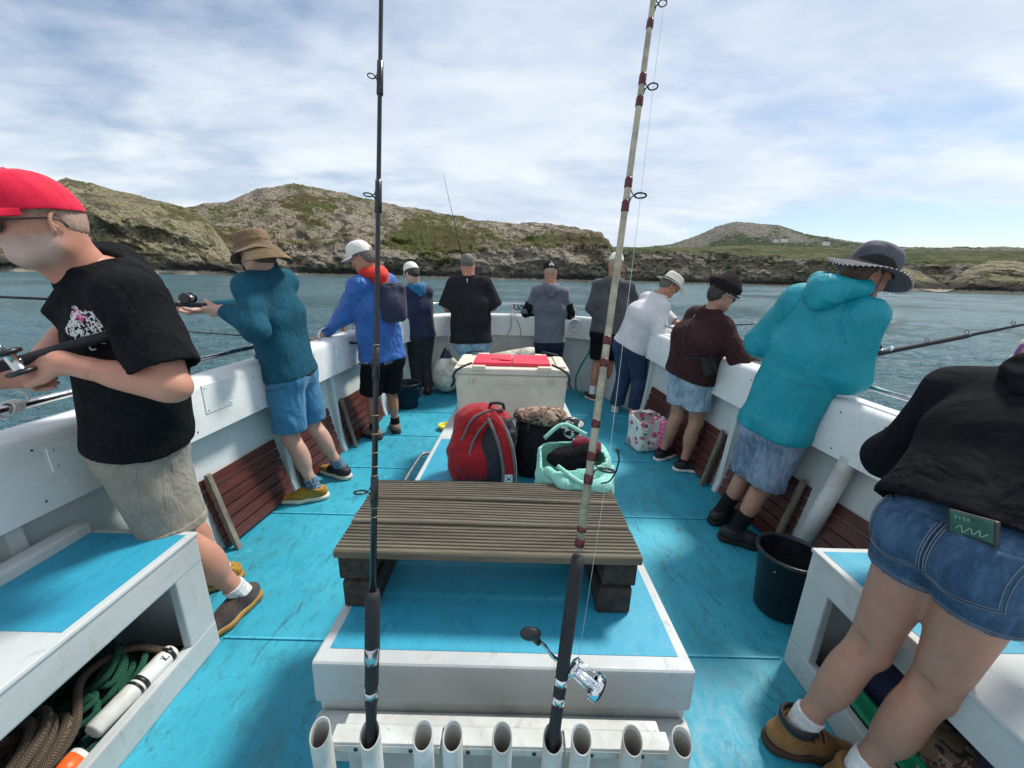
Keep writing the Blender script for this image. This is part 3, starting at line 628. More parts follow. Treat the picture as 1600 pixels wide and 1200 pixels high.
# ================================================================ BENCH, COOLER, BAGS, RODS
def decking_mat():
    n = NT('weathered_decking'); a = n.noise(30, 8, 0.72, 0.3, sc=(0.06, 1, 1)); b = n.noise(4, 5, 0.6); c = n.noise(150, 3, 0.7, sc=(0.08, 1, 1)); geo = n.xyz()
    cc = n.mix(n.ramp(a, 0.32, 0.68), (0.060, 0.049, 0.036), (0.165, 0.140, 0.106)); cc = n.mix(n.math('MULTIPLY', n.ramp(b, 0.42, 0.62), 0.4), cc, (0.12, 0.11, 0.07))
    cc = n.mix(n.math('MULTIPLY', n.ramp(c, 0.48, 0.7), 0.6), cc, (0.05, 0.042, 0.03)); n.col(cc).rough(0.85); n.bump(a, 0.5, 0.004); return n.m
MAT['decking'] = decking_mat()
MAT['dark_timber'] = wood('tarred_timber', (0.012, 0.010, 0.008), (0.045, 0.036, 0.027), 0.8, (1, 0.1, 1))
def board(g, x0, x1, y0, y1, z0, z1, ngro=8, fast=0.0):
    """one grooved decking board, grooves run along x, real geometry"""
    pr = [(y0, z0), (y0, z1-.006), (y0+.004, z1-.001)]; w = (y1-y0-.012)/ngro; y = y0+.006
    for k in range(ngro):
        pr += [(y+w*.12, z1), (y+w*.62, z1), (y+w*.72, z1-.0045), (y+w*.98, z1-.0045)]; y += w
    pr += [(y1-.004, z1-.001), (y1, z1-.006), (y1, z0)]
    rows = []; N = 10
    for i in range(N+1):
        x = x0+(x1-x0)*i/N; rows.append([g.bm.verts.new((x, a+.0012*math.sin(x*7+y0*40), b+.0015*math.sin(x*5+y0*30))) for a, b in pr])
    for A, B in zip(rows, rows[1:]):
        for k in range(len(pr)): g.bm.faces.new((A[k], A[(k+1) % len(pr)], B[(k+1) % len(pr)], B[k]))
    g.bm.faces.new(rows[0]); g.bm.faces.new(list(reversed(rows[-1])))
BZ = 0.427
be = empty('bench', (-0.065, 1.23, BZ), 'low weathered bench of grooved decking boards on the blue hatch', 'bench')
zb_ = BZ+.205
for k, (a, b) in enumerate(((1.018, 1.162), (1.172, 1.315), (1.325, 1.462))):
    g = G(); board(g, -0.552-.004*k+.003, 0.425, a, b, zb_, zb_+.028); g.build('board', MAT['decking'], be)
for sx, x0 in ((-1, -0.545), (1, 0.305)):
    for j in range(2):
        g = G(); dx = (0.012*j-.006)*sx; g.box((x0+.056+dx, 1.23, BZ+.001+.051+.1010*j), (.112, .40-.02*j, .1005), bev=0.009); g.build('leg', MAT['dark_timber'], be)

MAT['cooler'] = plain('cream_rotomould', (0.62, 0.56, 0.44), 0.5, var=0.1, scale=5, bump=0.15)
def _c():
    n = NT('cooler_plastic'); a = n.noise(4, 6, 0.65, 0.6); b = n.noise(30, 6, 0.75, 1.0)
    cc = n.mix(n.ramp(a, 0.35, 0.7), (0.70, 0.65, 0.54), (0.60, 0.53, 0.42)); cc = n.mix(n.math('MULTIPLY', n.ramp(b, 0.58, 0.68), 0.45), cc, (0.33, 0.28, 0.2)); n.col(cc).rough(0.48); n.bump(n.noise(60, 4), 0.15, 0.003); return n.m
MAT['cooler'] = _c()
MAT['red_pad'] = plain('red_cushion_vinyl', (0.72, 0.035, 0.075), 0.55, var=0.12, scale=4, bump=0.1)
ce = empty('cooler', (0, 3.1, BZ), 'big cream cooler box with a red cushion top on the hatch', 'cooler')
def taper_box(g, x0, x1, y0, y1, z0, z1, tp, bev): g.hexa([(x0+tp, y0+tp, z0), (x1-tp, y0+tp, z0), (x1-tp, y1-tp, z0), (x0+tp, y1-tp, z0), (x0, y0, z1), (x1, y0, z1), (x1, y1, z1), (x0, y1, z1)], bev=bev, seg=3)
X0, X1, Y0, Y1 = -.435, .425, 2.80, 3.30; ZC = BZ+.36
g = G(); taper_box(g, X0, X1, Y0, Y1, BZ, ZC, 0.022, 0.028)
g.build('body', MAT['cooler'], ce)
g = G(); yo = lambda z: Y0+.022*(1-(z-BZ)/.36)
for (a, b, c_, d) in ((-.24, -.225, .05, .29), (.215, .23, .05, .29), (-.24, .23, .29, .305), (-.395, -.382, .05, .25), (.37, .383, .05, .25)):
    z0, z1 = BZ+c_, BZ+d; g.hexa([(a, yo(z0)-.006, z0), (b, yo(z0)-.006, z0), (b, yo(z0)+.01, z0), (a, yo(z0)+.01, z0), (a, yo(z1)-.006, z1), (b, yo(z1)-.006, z1), (b, yo(z1)+.01, z1), (a, yo(z1)+.01, z1)], bev=.003)
for q in (-.33, -.305, -.28, .265, .29, .315): g.box((q, Y0-.004, BZ+.31), (.012, .016, .05), bev=.004)
g.build('moulded_ribs', MAT['cooler'], ce)
g = G(); g.box(((X0+X1)/2, (Y0+Y1)/2, ZC+.026), (X1-X0+.012, Y1-Y0+.012, .05), bev=.014, seg=3)
for q in (-.25, .24):
    g.box((q, Y0-.004, ZC+.055), (.10, .05, .035), bev=.008)
    g.box((q, Y1-.02, ZC+.055), (.10, .05, .035), bev=.008)
g.box((X0+.05, (Y0+Y1)/2, ZC+.055), (.07, .40, .022), bev=.008); g.box((X1-.05, (Y0+Y1)/2, ZC+.055), (.07, .40, .022), bev=.008)
g.build('lid', MAT['cooler'], ce)
g = G(); g.box((-.155, 3.04, ZC+.066), (.293, .34, .03), bev=.010); g.box((.145, 3.04, ZC+.066), (.293, .34, .03), bev=.010); g.build('cushion', MAT['red_pad'], ce)
for sx in (-1, 1):
    x = X0 if sx < 0 else X1
    g = G(); g.tube(spline([(x-sx*.13, Y0+.02, ZC+.085), (x-sx*.06, Y0-.018, ZC+.06), (x-sx*.015, Y0-.028, ZC+.03), (x+sx*.006, Y0-.026, ZC-.02), (x-sx*.004, Y0-.012, ZC-.05)], 6), 0.0085, 8); g.build('latch', MAT['black_rubber'], ce)
    g = G(); g.tube(spline([(x-sx*.17, Y1+.0, ZC+.09), (x-sx*.10, Y1-.03, ZC+.085), (x-sx*.03, Y1+.03, ZC+.06)], 6), 0.008, 8); g.build('latch', MAT['black_rubber'], ce)
    g = G(); g.tube(spline([(x+sx*.01, 2.92, ZC-.06), (x+sx*.045, 2.93, ZC-.13), (x+sx*.05, 3.05, ZC-.15), (x+sx*.045, 3.17, ZC-.13), (x+sx*.01, 3.18, ZC-.06)], 6), 0.009, 8); g.build('handle', MAT['black_rubber'], ce)
g = G(); g.tube(spline([(-.17, 2.98, ZC+.084), (-.13, 2.975, ZC+.088), (-.09, 2.965, ZC+.088)], 4), [.003]*9, 6); g.mi = 1
g.ball((-.06, 2.96, ZC+.0875), .04, 14, 8, (1.3, .45, .16)); g.ball((-.035, 2.955, ZC+.088), .02, 10, 6, (1.3, .9, .25))
kn = g.build('bait_knife', [MAT['black_plastic'], plain('red_handle', (.8, .02, .02), .35)]); tag(kn, 'small red handled knife lying on the red cooler cushion', 'knife')

# ---- rods
MAT['rod_black'] = plain('black_rod_blank', (0.012, 0.013, 0.016), 0.25)
MAT['rod_cream'] = plain('cream_rod_blank', (0.36, 0.32, 0.23), 0.3, var=.25, scale=30)
MAT['rod_red'] = plain('maroon_wrap', (0.085, 0.008, 0.012), 0.25)
MAT['grip'] = plain('black_grip', (0.016, 0.017, 0.02), 0.75, bump=.3, scale=60)
MAT['line'] = plain('fishing_line', (0.55, 0.6, 0.6), 0.3)
MAT['thread'] = plain('gold_thread', (0.35, 0.28, 0.15), 0.3)
def guide(P, ax, side, h, r, parent, foot=0.03):
    """ring guide standing off the blank"""
    ax = ax.normalized(); side = (side-ax*side.dot(ax)).normalized(); g = G(); c = P+side*(h+r); b = ax.cross(side)
    M_ = Matrix((( b.x, side.x, ax.x, c.x), (b.y, side.y, ax.y, c.y), (b.z, side.z, ax.z, c.z), (0, 0, 0, 1)))
    g.tube([M_ @ Vector((r*math.cos(t), r*math.sin(t), 0)) for t in [2*math.pi*k/18 for k in range(18)]], max(.0012, r*.16), 8, closed=True)
    g.tube([P+side*.002-ax*foot, P+side*(h*.6)-ax*.004, P+side*(h+.0005)], .0016, 6); g.tube([P+side*.002+ax*foot*.8, P+side*(h*.7)+ax*.003, c-side*r*.9], .0013, 6)
    return g.build('line_guide', MAT['black_plastic'], parent)
def seg_rod(root, base, d, segs, name, mat, n=14):
    """segs: (t, radius) along the direction d"""
    g = G(); pts = [base+d*t for t, r in segs]; g.tube(pts, [r for t, r in segs], n); return g.build(name, mat, root)
# left: black boat rod standing in the second holder
b1 = Vector((-.301, .6125, .43)); d1 = Vector((0.003, .235, 1)).normalized(); L1 = lambda z: (z-.43)/d1.z
r1 = empty('fishing_rod', b1, 'black boat rod standing upright in the second rod holder', 'fishing rod', 'rods standing in the holders')
seg_rod(r1, b1, d1, [(0, .010), (L1(.56), .0125), (L1(.562), .0145), (L1(.585), .0145)], 'butt', MAT['grip'])
seg_rod(r1, b1, d1, [(L1(.585), .0135), (L1(.60), .0140), (L1(.601), .0152), (L1(.665), .0152), (L1(.667), .0165), (L1(.80), .0165), (L1(.815), .013)], 'grip', MAT['grip'])
seg_rod(r1, b1, d1, [(L1(.578), .0158), (L1(.592), .0158)], 'ferrule', MAT['steel']); seg_rod(r1, b1, d1, [(L1(.655), .0162), (L1(.668), .0172), (L1(.69), .0172), (L1(.692), .0160)], 'ferrule', MAT['steel'])
seg_rod(r1, b1, d1, [(L1(.81), .0074), (L1(1.3), .0058), (L1(1.95), .0044), (L1(2.3), .0050), (L1(2.33), .0049)], 'blank', MAT['rod_black'])
seg_rod(r1, b1, d1, [(L1(2.33), .0042), (L1(2.55), .0038), (L1(2.9), .003)], 'tip', MAT['rod_cream'])
for z, s, h, r in ((1.035, 1, .016, .013), (1.31, 1, .014, .011), (1.66, 1, .012, .009), (1.90, 1, .010, .0075), (2.14, 1, .009, .0065), (2.36, 1, .008, .006), (2.6, 1, .007, .005)):
    P = b1+d1*L1(z); guide(P, d1, Vector((-1, -.35, 0)), h, r, r1)
    seg_rod(r1, b1, d1, [(L1(z-.035), .0050), (L1(z-.033), .0086-.0018*(z-1)), (L1(z+.033), .0082-.0018*(z-1)), (L1(z+.035), .0046)], 'whipping', MAT['rod_black'])
for z in (.98, 1.0, 1.07, 1.09, 1.12, 1.16, 1.2, 1.28, 1.35, 1.63, 1.69): g = G(); g.lathe([(.0070, -.0008), (.0096-.0016*z+.0004, 0), (.0070, .0008)], 14, Matrix.Translation(b1+d1*L1(z)) @ d1.to_track_quat('Z', 'Y').to_matrix().to_4x4()); g.build('thread_band', MAT['thread'], r1)
# right: cream rod with maroon whippings and a chrome reel
b2 = Vector((.115-.105*.21, .62-.235*.21, .30)); b2 = Vector((.116, .630, .51))-Vector((.103, .235, 1))*.08; d2 = Vector((.103, .235, 1)).normalized(); L2 = lambda z: (z-b2.z)/d2.z
r2 = empty('fishing_rod', b2, 'cream rod with maroon bands and chrome reel standing in the sixth holder', 'fishing rod', 'rods standing in the holders')
seg_rod(r2, b2, d2, [(0, .008), (L2(.49), .0118), (L2(.5), .0138), (L2(.60), .0140), (L2(.72), .0152), (L2(.88), .0156), (L2(.905), .0125)], 'grip', MAT['grip'])
seg_rod(r2, b2, d2, [(L2(.575), .0148), (L2(.592), .0148)], 'ferrule', MAT['chrome']); seg_rod(r2, b2, d2, [(L2(.618), .0152), (L2(.634), .0154)], 'ferrule', MAT['chrome'])
seg_rod(r2, b2, d2, [(L2(.92), .0095), (L2(1.5), .0075), (L2(1.9), .0064), (L2(2.6), .0045), (L2(3.0), .004)], 'blank', MAT['rod_cream'])
def wrap(z, w):
    rz = float(np.interp(z, (.92, 1.5, 1.9, 2.6), (.0095, .0075, .0064, .0045))); seg_rod(r2, b2, d2, [(L2(z-w/2), rz), (L2(z-w/2+.003), rz+.0014), (L2(z+w/2-.003), rz+.0014), (L2(z+w/2), rz)], 'whipping', MAT['rod_red'])
for z, w in ((.935, .02), (.965, .012), (1.075, .022), (1.125, .020), (1.195, .018), (1.325, .018), (1.372, .018), (1.652, .024), (1.70, .022), (1.865, .022), (1.91, .024), (2.02, .02), (2.1, .02)): wrap(z, w)
for z, h, r in ((1.10, .020, .016), (1.675, .016, .012), (1.895, .013, .010), (2.06, .012, .008)): guide(b2+d2*L2(z), d2, Vector((1, -.25, 0)), h, r, r2)
# multiplier reel
rc = b2+d2*L2(.655)+Vector((.052, -.018, -.010)); ax = Vector((.80, -.42, -.38)).normalized()
re = empty('reel', rc); re.parent = r2; re.matrix_parent_inverse = r2.matrix_world.inverted()
Mr = Matrix.Translation(rc) @ ax.to_track_quat('Z', 'Y').to_matrix().to_4x4() @ Matrix.Scale(.82, 4)
g = G(); g.lathe([(.001, -.052), (.018, -.052), (.027, -.046), (.028, -.038), (.014, -.036), (.012, -.03), (.012, .02), (.026, .022)], 28, Mr); g.build('spool', MAT['chrome'], re)
g = G(); g.lathe([(.026, .018), (.033, .018), (.035, .022), (.034, .036), (.030, .040)], 32, Mr); g.build('side_plate', MAT['chrome'], re)
g = G(); g.lathe([(.0325, .0385), (.029, .0425), (.001, .044)], 32, Mr); g.build('plate_face', MAT['black_plastic'], re)
g = G()
for k in range(3):
    a = 2.1*k+.4; g.tube([Mr @ Vector((.025*math.cos(a), .025*math.sin(a), -.045)), Mr @ Vector((.025*math.cos(a), .025*math.sin(a), .025))], .003, 8)
g.tube([rc-ax*.02, b2+d2*L2(.655)], .007, 8); g.build('frame', MAT['chrome'], re)
hp = rc-ax*.044
g = G(); g.tube(spline([hp, hp+Vector((-.035, .005, .012)), hp+Vector((-.06, .0, .052)), hp+Vector((-.076, -.004, .07))], 5), .0045, 8); g.build('crank', MAT['chrome'], re)
g = G(); kp = hp+Vector((-.093, -.006, .092)); g.ball(kp, .021, 14, 10, (1.15, .6, .75)); g.tube([hp+Vector((-.074, -.004, .066)), kp], .0075, 8); g.build('crank_knob', MAT['black_plastic'], re)
g = G(); q0 = b2+d2*L2(.67)+Vector((.03, -.01, 0))
g.tube([q0, b2+d2*L2(1.10)+Vector((.036, -.012, 0)), b2+d2*L2(1.675)+Vector((.027, -.01, 0)), b2+d2*L2(1.895)+Vector((.022, -.01, 0)), b2+d2*L2(2.6)+Vector((.015, -.01, 0))], .0005, 5); g.build('line', MAT['line'], r2)
g = G(); hk = b2+d2*L2(1.10)+Vector((.052, -.02, .0))
g.tube(spline([hk, hk+Vector((.004, 0, .03)), hk+Vector((-.002, 0, .05))], 4), .002, 6); g.ball(hk+Vector((0, 0, .052)), .004, 8, 6); g.tube(spline([hk, hk+Vector((-.012, 0, -.022)), hk+Vector((-.03, 0, -.028))], 4), .0018, 6); g.build('swivel', MAT['black_plastic'], r2)

# ---- buckets, dish, fenders, hose, ropes
def bucket(c, rt, rb, h, mat, label, tilt=(0, 0, 0), lip=True, cat='bucket'):
    e = empty('bucket', c, label, cat); M_ = Matrix.Translation(c) @ Matrix.Rotation(tilt[0], 4, 'X') @ Matrix.Rotation(tilt[1], 4, 'Y')
    g = G(); t = .004; g.lathe([(.001, .004), (rb*.93, .004), (rb, .012), (rt-.004, h-.02), (rt+.008, h-.018), (rt+.01, h-.004), (rt+.004, h), (rt-t, h), (rt-t-.002, h-.02), (rb-t, .016), (.001, .012)], 40, M_); g.build('body', mat, e)
    g = G(); pts = [M_ @ Vector((rt*1.04*math.cos(a), rt*1.04*math.sin(a)*0.35-rt*.8, h-.03-.05*math.sin(a)*1.2)) for a in np.linspace(0, math.pi, 14)]; g.tube(pts, .003, 6); g.build('bail', MAT['steel'], e)
    return e
MAT['bucket_black'] = plain('black_bucket_plastic', (.010, .012, .017), .32)
MAT['bucket_blue'] = plain('navy_bucket_plastic', (.012, .018, .035), .35)
bucket((1.30, 1.50, 0), .130, .100, .325, MAT['bucket_black'], 'large black plastic bucket beside the right side locker')
bucket((-1.22, 4.28, 0), .155, .12, .30, MAT['bucket_blue'], 'dark blue bucket on deck behind the blue jacketed angler')
g = G(); g.lathe([(.001, .006), (.05, .006), (.065, .03), (.07, .05), (.074, .05), (.07, .025), (.052, 0), (.001, 0)], 28, Matrix.Translation((-.66, 3.62, .0))); g.lathe([(.001, .012), (.048, .012)], 28, Matrix.Translation((-.66, 3.62, .0)))
tag(g.build('dish', plain('yellow_plastic', (.75, .62, .03), .4)), 'small yellow plastic dish on the deck left of the hatch', 'dish')
def fender_mat():
    n = NT('scuffed_fender'); a = n.noise(6, 8, .72, 1.2); b = n.noise(25, 6, .7)
    cc = n.mix(n.ramp(a, .38, .66), (.78, .75, .64), (.42, .37, .26)); cc = n.mix(n.math('MULTIPLY', n.ramp(b, .55, .7), .5), cc, (.25, .22, .16)); n.col(cc).rough(.55); return n.m
MAT['fender'] = fender_mat(); MAT['blue_top'] = plain('navy_fender_cap', (.012, .02, .06), .4)
MAT['rope_grey'] = plain('grey_rope', (.30, .30, .27), .9, bump=.6, scale=60); MAT['rope_white'] = plain('white_rope', (.62, .61, .56), .9, bump=.6, scale=60)
fc = Vector((-.86, 4.88, .255)); e = empty('fender', (fc.x, fc.y, 0), 'round cream buoy fender with a navy cap hanging at the bow', 'fender')
g = G(); g.lathe([(.001, -.235), (.09, -.215), (.165, -.15), (.195, -.05), (.195, .03), (.165, .13), (.12, .19), (.085, .225)], 36, Matrix.Translation(fc)); g.build('body', MAT['fender'], e)
g = G(); g.lathe([(.087, .224), (.06, .27), (.04, .31), (.03, .345), (.001, .345)], 24, Matrix.Translation(fc)); g.build('cap', MAT['blue_top'], e)

g = G(); g.tube(spline([fc+Vector((0, 0, .34)), (-.83, 5.08, .82), (-.82, 5.20, 1.00), (-.80, 5.36, 1.13)], 6), .008, 8); tag(g.build('rope', MAT['rope_grey']), 'grey rope tying the round buoy fender to the bow rail', 'rope')
def sausage(p0, p1, r, label):
    p0, p1 = Vector(p0), Vector(p1); e = empty('fender', (p0+p1)/2, label, 'fender'); d = (p1-p0); L = d.length; d.normalize(); g = G()
    pr = [(0, .25), (.03, .5), (.08, .8), (.16, .97), (.25, 1), (.75, 1), (.84, .97), (.92, .8), (.97, .5), (1, .25)]
    g.tube([p0+d*L*t for t, k in pr], [r*k for t, k in pr], 24); g.build('body', MAT['fender'], e)
    for p, s in ((p0, -1), (p1, 1)): g = G(); g.tube([p-d*s*.01, p+d*s*.05], r*.25, 12); g.build('end_eye', MAT['fender'], e)
sausage((-.58, 5.02, .30), (.42, 5.06, .50), .15, 'long scuffed cream fender lying slanted against the bow')
sausage((.52, 5.02, .10), (.56, 5.08, .78), .13, 'upright scuffed cream fender behind the cooler')
g = G(); g.tube(spline([(-.02, 5.42, 1.10), (-.03, 5.22, .98), (-.06, 5.18, .78), (-.25, 5.05, .60), (-.42, 4.98, .46)], 8), .008, 8); tag(g.build('rope', MAT['rope_grey']), 'thin grey rope slanting from bow rail down to the long fender', 'rope')
g = G(); g.tube(spline([(.0, 5.42, 1.11), (.03, 5.23, .98), (.09, 5.22, .84), (.10, 5.22, .72)], 8), .007, 8); g.ball((.10, 5.22, .72), .014); tag(g.build('rope', MAT['rope_grey']), 'short knotted grey rope end hanging on the bow bulwark', 'rope')
g = G()
for k in range(7):
    c = Vector((.05+.055*k, 5.42, 1.11+.01*math.sin(k*3)))
    g.tube(spline([c+Vector((.05*math.cos(t+k)*1.0, .035*math.sin(t*1.3+k), .042*math.sin(t+k*.7))) for t in np.linspace(0, 5.5, 8)], 4), .009, 7)
tag(g.build('mooring_rope', MAT['black_rubber']), 'dark mooring rope bundled on the bow rail between two anglers', 'rope')
g = G(); g.ball((.28, 4.98, .22), .12, 16, 10, (1.6, .8, 1)); tag(g.build('float_bag', plain('orange_float', (.75, .10, .02), .6)), 'orange float bag low behind the cooler', 'bag')
MAT['hose'] = plain('green_hose', (.012, .19, .11), .4)
g = G(); g.tube(spline([(1.22, 4.72, 1.02), (1.15, 4.95, 1.04), (1.06, 4.86, .90), (.98, 4.84, .62), (.88, 4.86, .40), (.83, 4.86, .22), (.86, 4.84, .07), (.95, 4.82, .03), (1.05, 4.82, .09), (1.12, 4.86, .30), (1.09, 4.9, .6), (1.13, 4.92, .9), (1.20, 4.98, 1.03), (1.3, 4.85, 1.0)], 8), .0125, 10)
tag(g.build('hose', MAT['hose']), 'green garden hose looping down from the bow gunwale', 'hose')
for (p, lab) in (((-1.70, 1.24, 1.055), 'white cord knotted round the left handrail by the red capped man'), ((1.68, 1.44, 1.02), 'white rope knotted round the right handrail')):
    p = Vector(p); g = G(); p.x = side_pt(1 if p.x > 0 else -1, p.y, .10, 0).x; p.z = sheer(p.y)+.077
    for k in range(4): g.tube([p+Vector((.021*math.cos(t), .008*k-.014+.003*math.sin(t*2), .021*math.sin(t))) for t in [2*math.pi*i/14 for i in range(14)]], .005, 6, closed=True)
    g.tube(spline([p, p+Vector((.02, .03, .02)), p+Vector((.01, .02, .05)), p+Vector((-.02, -.02, .085)), p+Vector((-.01, -.05, .075))], 5), .004, 6)
    g.tube(spline([p, p+Vector((-.02, -.03, -.02)), p+Vector((.03, -.05, -.03))], 5), .004, 6)
    tag(g.build('cord', MAT['rope_white']), lab, 'rope')
JOINTS = {
    'P1': {'head': (-1.356, 1.16, 1.612), 'shc': (-1.275, 1.28, 1.451), 'neck': (-1.33, 1.25, 1.497), 'chest': (-1.3, 1.27, 1.311), 'pel': (-1.423, 1.36, 0.853), 'shL': (-1.058, 1.12, 1.409), 'elL': (-1.021, 1.16, 1.192), 'wrL': (-1.248, 1.03, 1.243), 'shR': (-1.529, 1.38, 1.415), 'elR': (-1.727, 1.42, 1.123), 'wrR': (-1.475, 1.12, 1.17), 'knL': (-1.293, 1.32, 0.439), 'anL': (-1.208, 1.42, 0.172), 'knR': (-1.56, 1.5, 0.326), 'anR': (-1.404, 1.56, 0.084)},
    'P2': {'head': (-1.486, 2.32, 1.581), 'neck': (-1.485, 2.36, 1.511), 'chest': (-1.467, 2.38, 1.295), 'pel': (-1.441, 2.42, 0.854), 'shL': (-1.491, 2.26, 1.439), 'elL': (-1.412, 2.1, 1.185), 'wrL': (-1.621, 2.17, 1.285), 'shR': (-1.44, 2.5, 1.484), 'elR': (-1.673, 2.6, 1.181), 'wrR': (-1.891, 2.4, 1.267), 'knL': (-1.449, 2.32, 0.459), 'anL': (-1.327, 2.32, 0.135), 'knR': (-1.363, 2.54, 0.475), 'anR': (-1.278, 2.62, 0.116)},
    'P3': {'head': (-1.253, 3.3, 1.616), 'neck': (-1.21, 3.36, 1.507), 'chest': (-1.201, 3.38, 1.274), 'pel': (-1.182, 3.42, 0.759), 'shL': (-1.303, 3.3, 1.402), 'elL': (-1.375, 3.22, 1.122), 'wrL': (-1.593, 3.2, 0.986), 'shR': (-1.107, 3.5, 1.435), 'elR': (-1.275, 3.62, 1.082), 'wrR': (-1.578, 3.62, 1.044), 'knL': (-1.279, 3.36, 0.409), 'anL': (-1.283, 3.36, 0.106), 'knR': (-1.116, 3.48, 0.388), 'anR': (-1.134, 3.52, 0.072)},
    'P4': {'head': (-1.209, 4.7, 1.507), 'neck': (-1.179, 4.74, 1.376), 'chest': (-1.17, 4.76, 1.156), 'pel': (-1.151, 4.78, 0.763), 'shL': (-1.288, 4.76, 1.305), 'elL': (-1.317, 4.8, 1.096), 'wrL': (-1.342, 5.0, 1.015), 'shR': (-1.046, 4.82, 1.309), 'elR': (-1.087, 4.9, 1.07), 'wrR': (-1.255, 5.05, 1.012), 'knL': (-1.212, 4.74, 0.418), 'anL': (-1.233, 4.74, 0.114), 'knR': (-1.087, 4.8, 0.424), 'anR': (-1.098, 4.8, 0.109)},
    'P5': {'head': (-0.564, 4.8, 1.641), 'neck': (-0.547, 4.78, 1.494), 'chest': (-0.53, 4.76, 1.248), 'pel': (-0.515, 4.74, 0.705), 'shL': (-0.76, 4.8, 1.37), 'elL': (-0.804, 4.8, 1.109), 'wrL': (-0.697, 5.0, 1.112), 'shR': (-0.325, 4.8, 1.38), 'elR': (-0.227, 4.78, 1.14), 'wrR': (-0.418, 5.0, 1.119), 'knL': (-0.598, 4.74, 0.292), 'anL': (-0.603, 4.7, 0.023), 'knR': (-0.427, 4.74, 0.296), 'anR': (-0.406, 4.7, 0.028)},
    'P6': {'head': (0.43, 4.84, 1.571), 'neck': (0.436, 4.82, 1.421), 'chest': (0.438, 4.8, 1.194), 'pel': (0.452, 4.78, 0.723), 'shL': (0.267, 4.82, 1.357), 'elL': (0.183, 4.84, 1.13), 'wrL': (0.291, 5.04, 1.068), 'shR': (0.611, 4.82, 1.35), 'elR': (0.677, 4.84, 1.095), 'wrR': (0.591, 5.04, 1.043), 'knL': (0.407, 4.78, 0.308), 'anL': (0.409, 4.74, 0.02), 'knR': (0.555, 4.78, 0.312), 'anR': (0.583, 4.74, 0.024)},
    'P7': {'head': (1.19, 4.76, 1.668), 'neck': (1.19, 4.76, 1.515), 'chest': (1.188, 4.76, 1.291), 'pel': (1.157, 4.76, 0.864), 'shL': (0.994, 4.74, 1.429), 'elL': (0.945, 4.78, 1.184), 'wrL': (1.083, 4.98, 1.061), 'shR': (1.389, 4.84, 1.429), 'elR': (1.496, 4.9, 1.19), 'wrR': (1.511, 5.05, 1.082), 'knL': (1.07, 4.72, 0.481), 'anL': (1.032, 4.72, 0.154), 'knR': (1.293, 4.84, 0.477), 'anR': (1.286, 4.9, 0.17)},
    'P8': {'head': (1.614, 4.14, 1.45), 'neck': (1.52, 4.14, 1.35), 'chest': (1.411, 4.16, 1.193), 'pel': (1.287, 4.2, 0.804), 'shL': (1.446, 4.3, 1.408), 'elL': (1.714, 4.3, 1.119), 'wrL': (1.773, 4.2, 1.062), 'shR': (1.489, 4.02, 1.252), 'elR': (1.562, 3.98, 1.082), 'wrR': (1.723, 4.0, 1.024), 'knL': (1.283, 4.25, 0.427), 'anL': (1.227, 4.3, 0.085), 'knR': (1.434, 4.14, 0.459), 'anR': (1.418, 4.18, 0.069)},
    'P9': {'head': (1.503, 2.86, 1.407), 'neck': (1.457, 2.88, 1.3), 'chest': (1.432, 2.9, 1.155), 'pel': (1.417, 2.96, 0.792), 'shL': (1.423, 3.04, 1.32), 'elL': (1.74, 3.1, 1.111), 'wrL': (1.835, 3.0, 0.986), 'shR': (1.445, 2.74, 1.222), 'elR': (1.572, 2.7, 1.049), 'wrR': (1.753, 2.8, 0.983), 'knL': (1.308, 3.0, 0.396), 'anL': (1.316, 3.06, 0.096), 'knR': (1.49, 2.9, 0.401), 'anR': (1.417, 2.86, 0.079)},
    'P10': {'head': (1.677, 1.92, 1.544), 'neck': (1.583, 1.94, 1.472), 'chest': (1.515, 1.98, 1.327), 'pel': (1.493, 2.05, 0.711), 'shL': (1.46, 2.12, 1.486), 'elL': (1.205, 2.2, 1.186), 'wrL': (1.618, 2.32, 1.028), 'shR': (1.576, 1.8, 1.377), 'elR': (1.601, 1.8, 1.13), 'wrR': (1.809, 1.98, 1.128), 'knL': (1.444, 2.14, 0.347), 'anL': (1.368, 2.17, 0.1), 'knR': (1.454, 1.98, 0.355), 'anR': (1.351, 1.98, 0.108)},
    'P11': {'head': (1.68, 1.02, 1.331), 'neck': (1.39, 0.96, 1.295), 'chest': (1.23, 0.9, 1.217), 'pel': (1.092, 0.8, 0.912), 'shL': (1.197, 1.0, 1.323), 'elL': (1.194, 1.1, 1.062), 'wrL': (1.476, 1.24, 0.925), 'shR': (1.23, 0.78, 1.315), 'elR': (1.255, 0.75, 1.094), 'wrR': (1.475, 0.9, 1.085), 'knL': (0.97, 0.86, 0.568), 'anL': (0.962, 0.92, 0.173), 'knR': (1.034, 0.74, 0.551), 'anR': (1.056, 0.8, 0.079)},
}
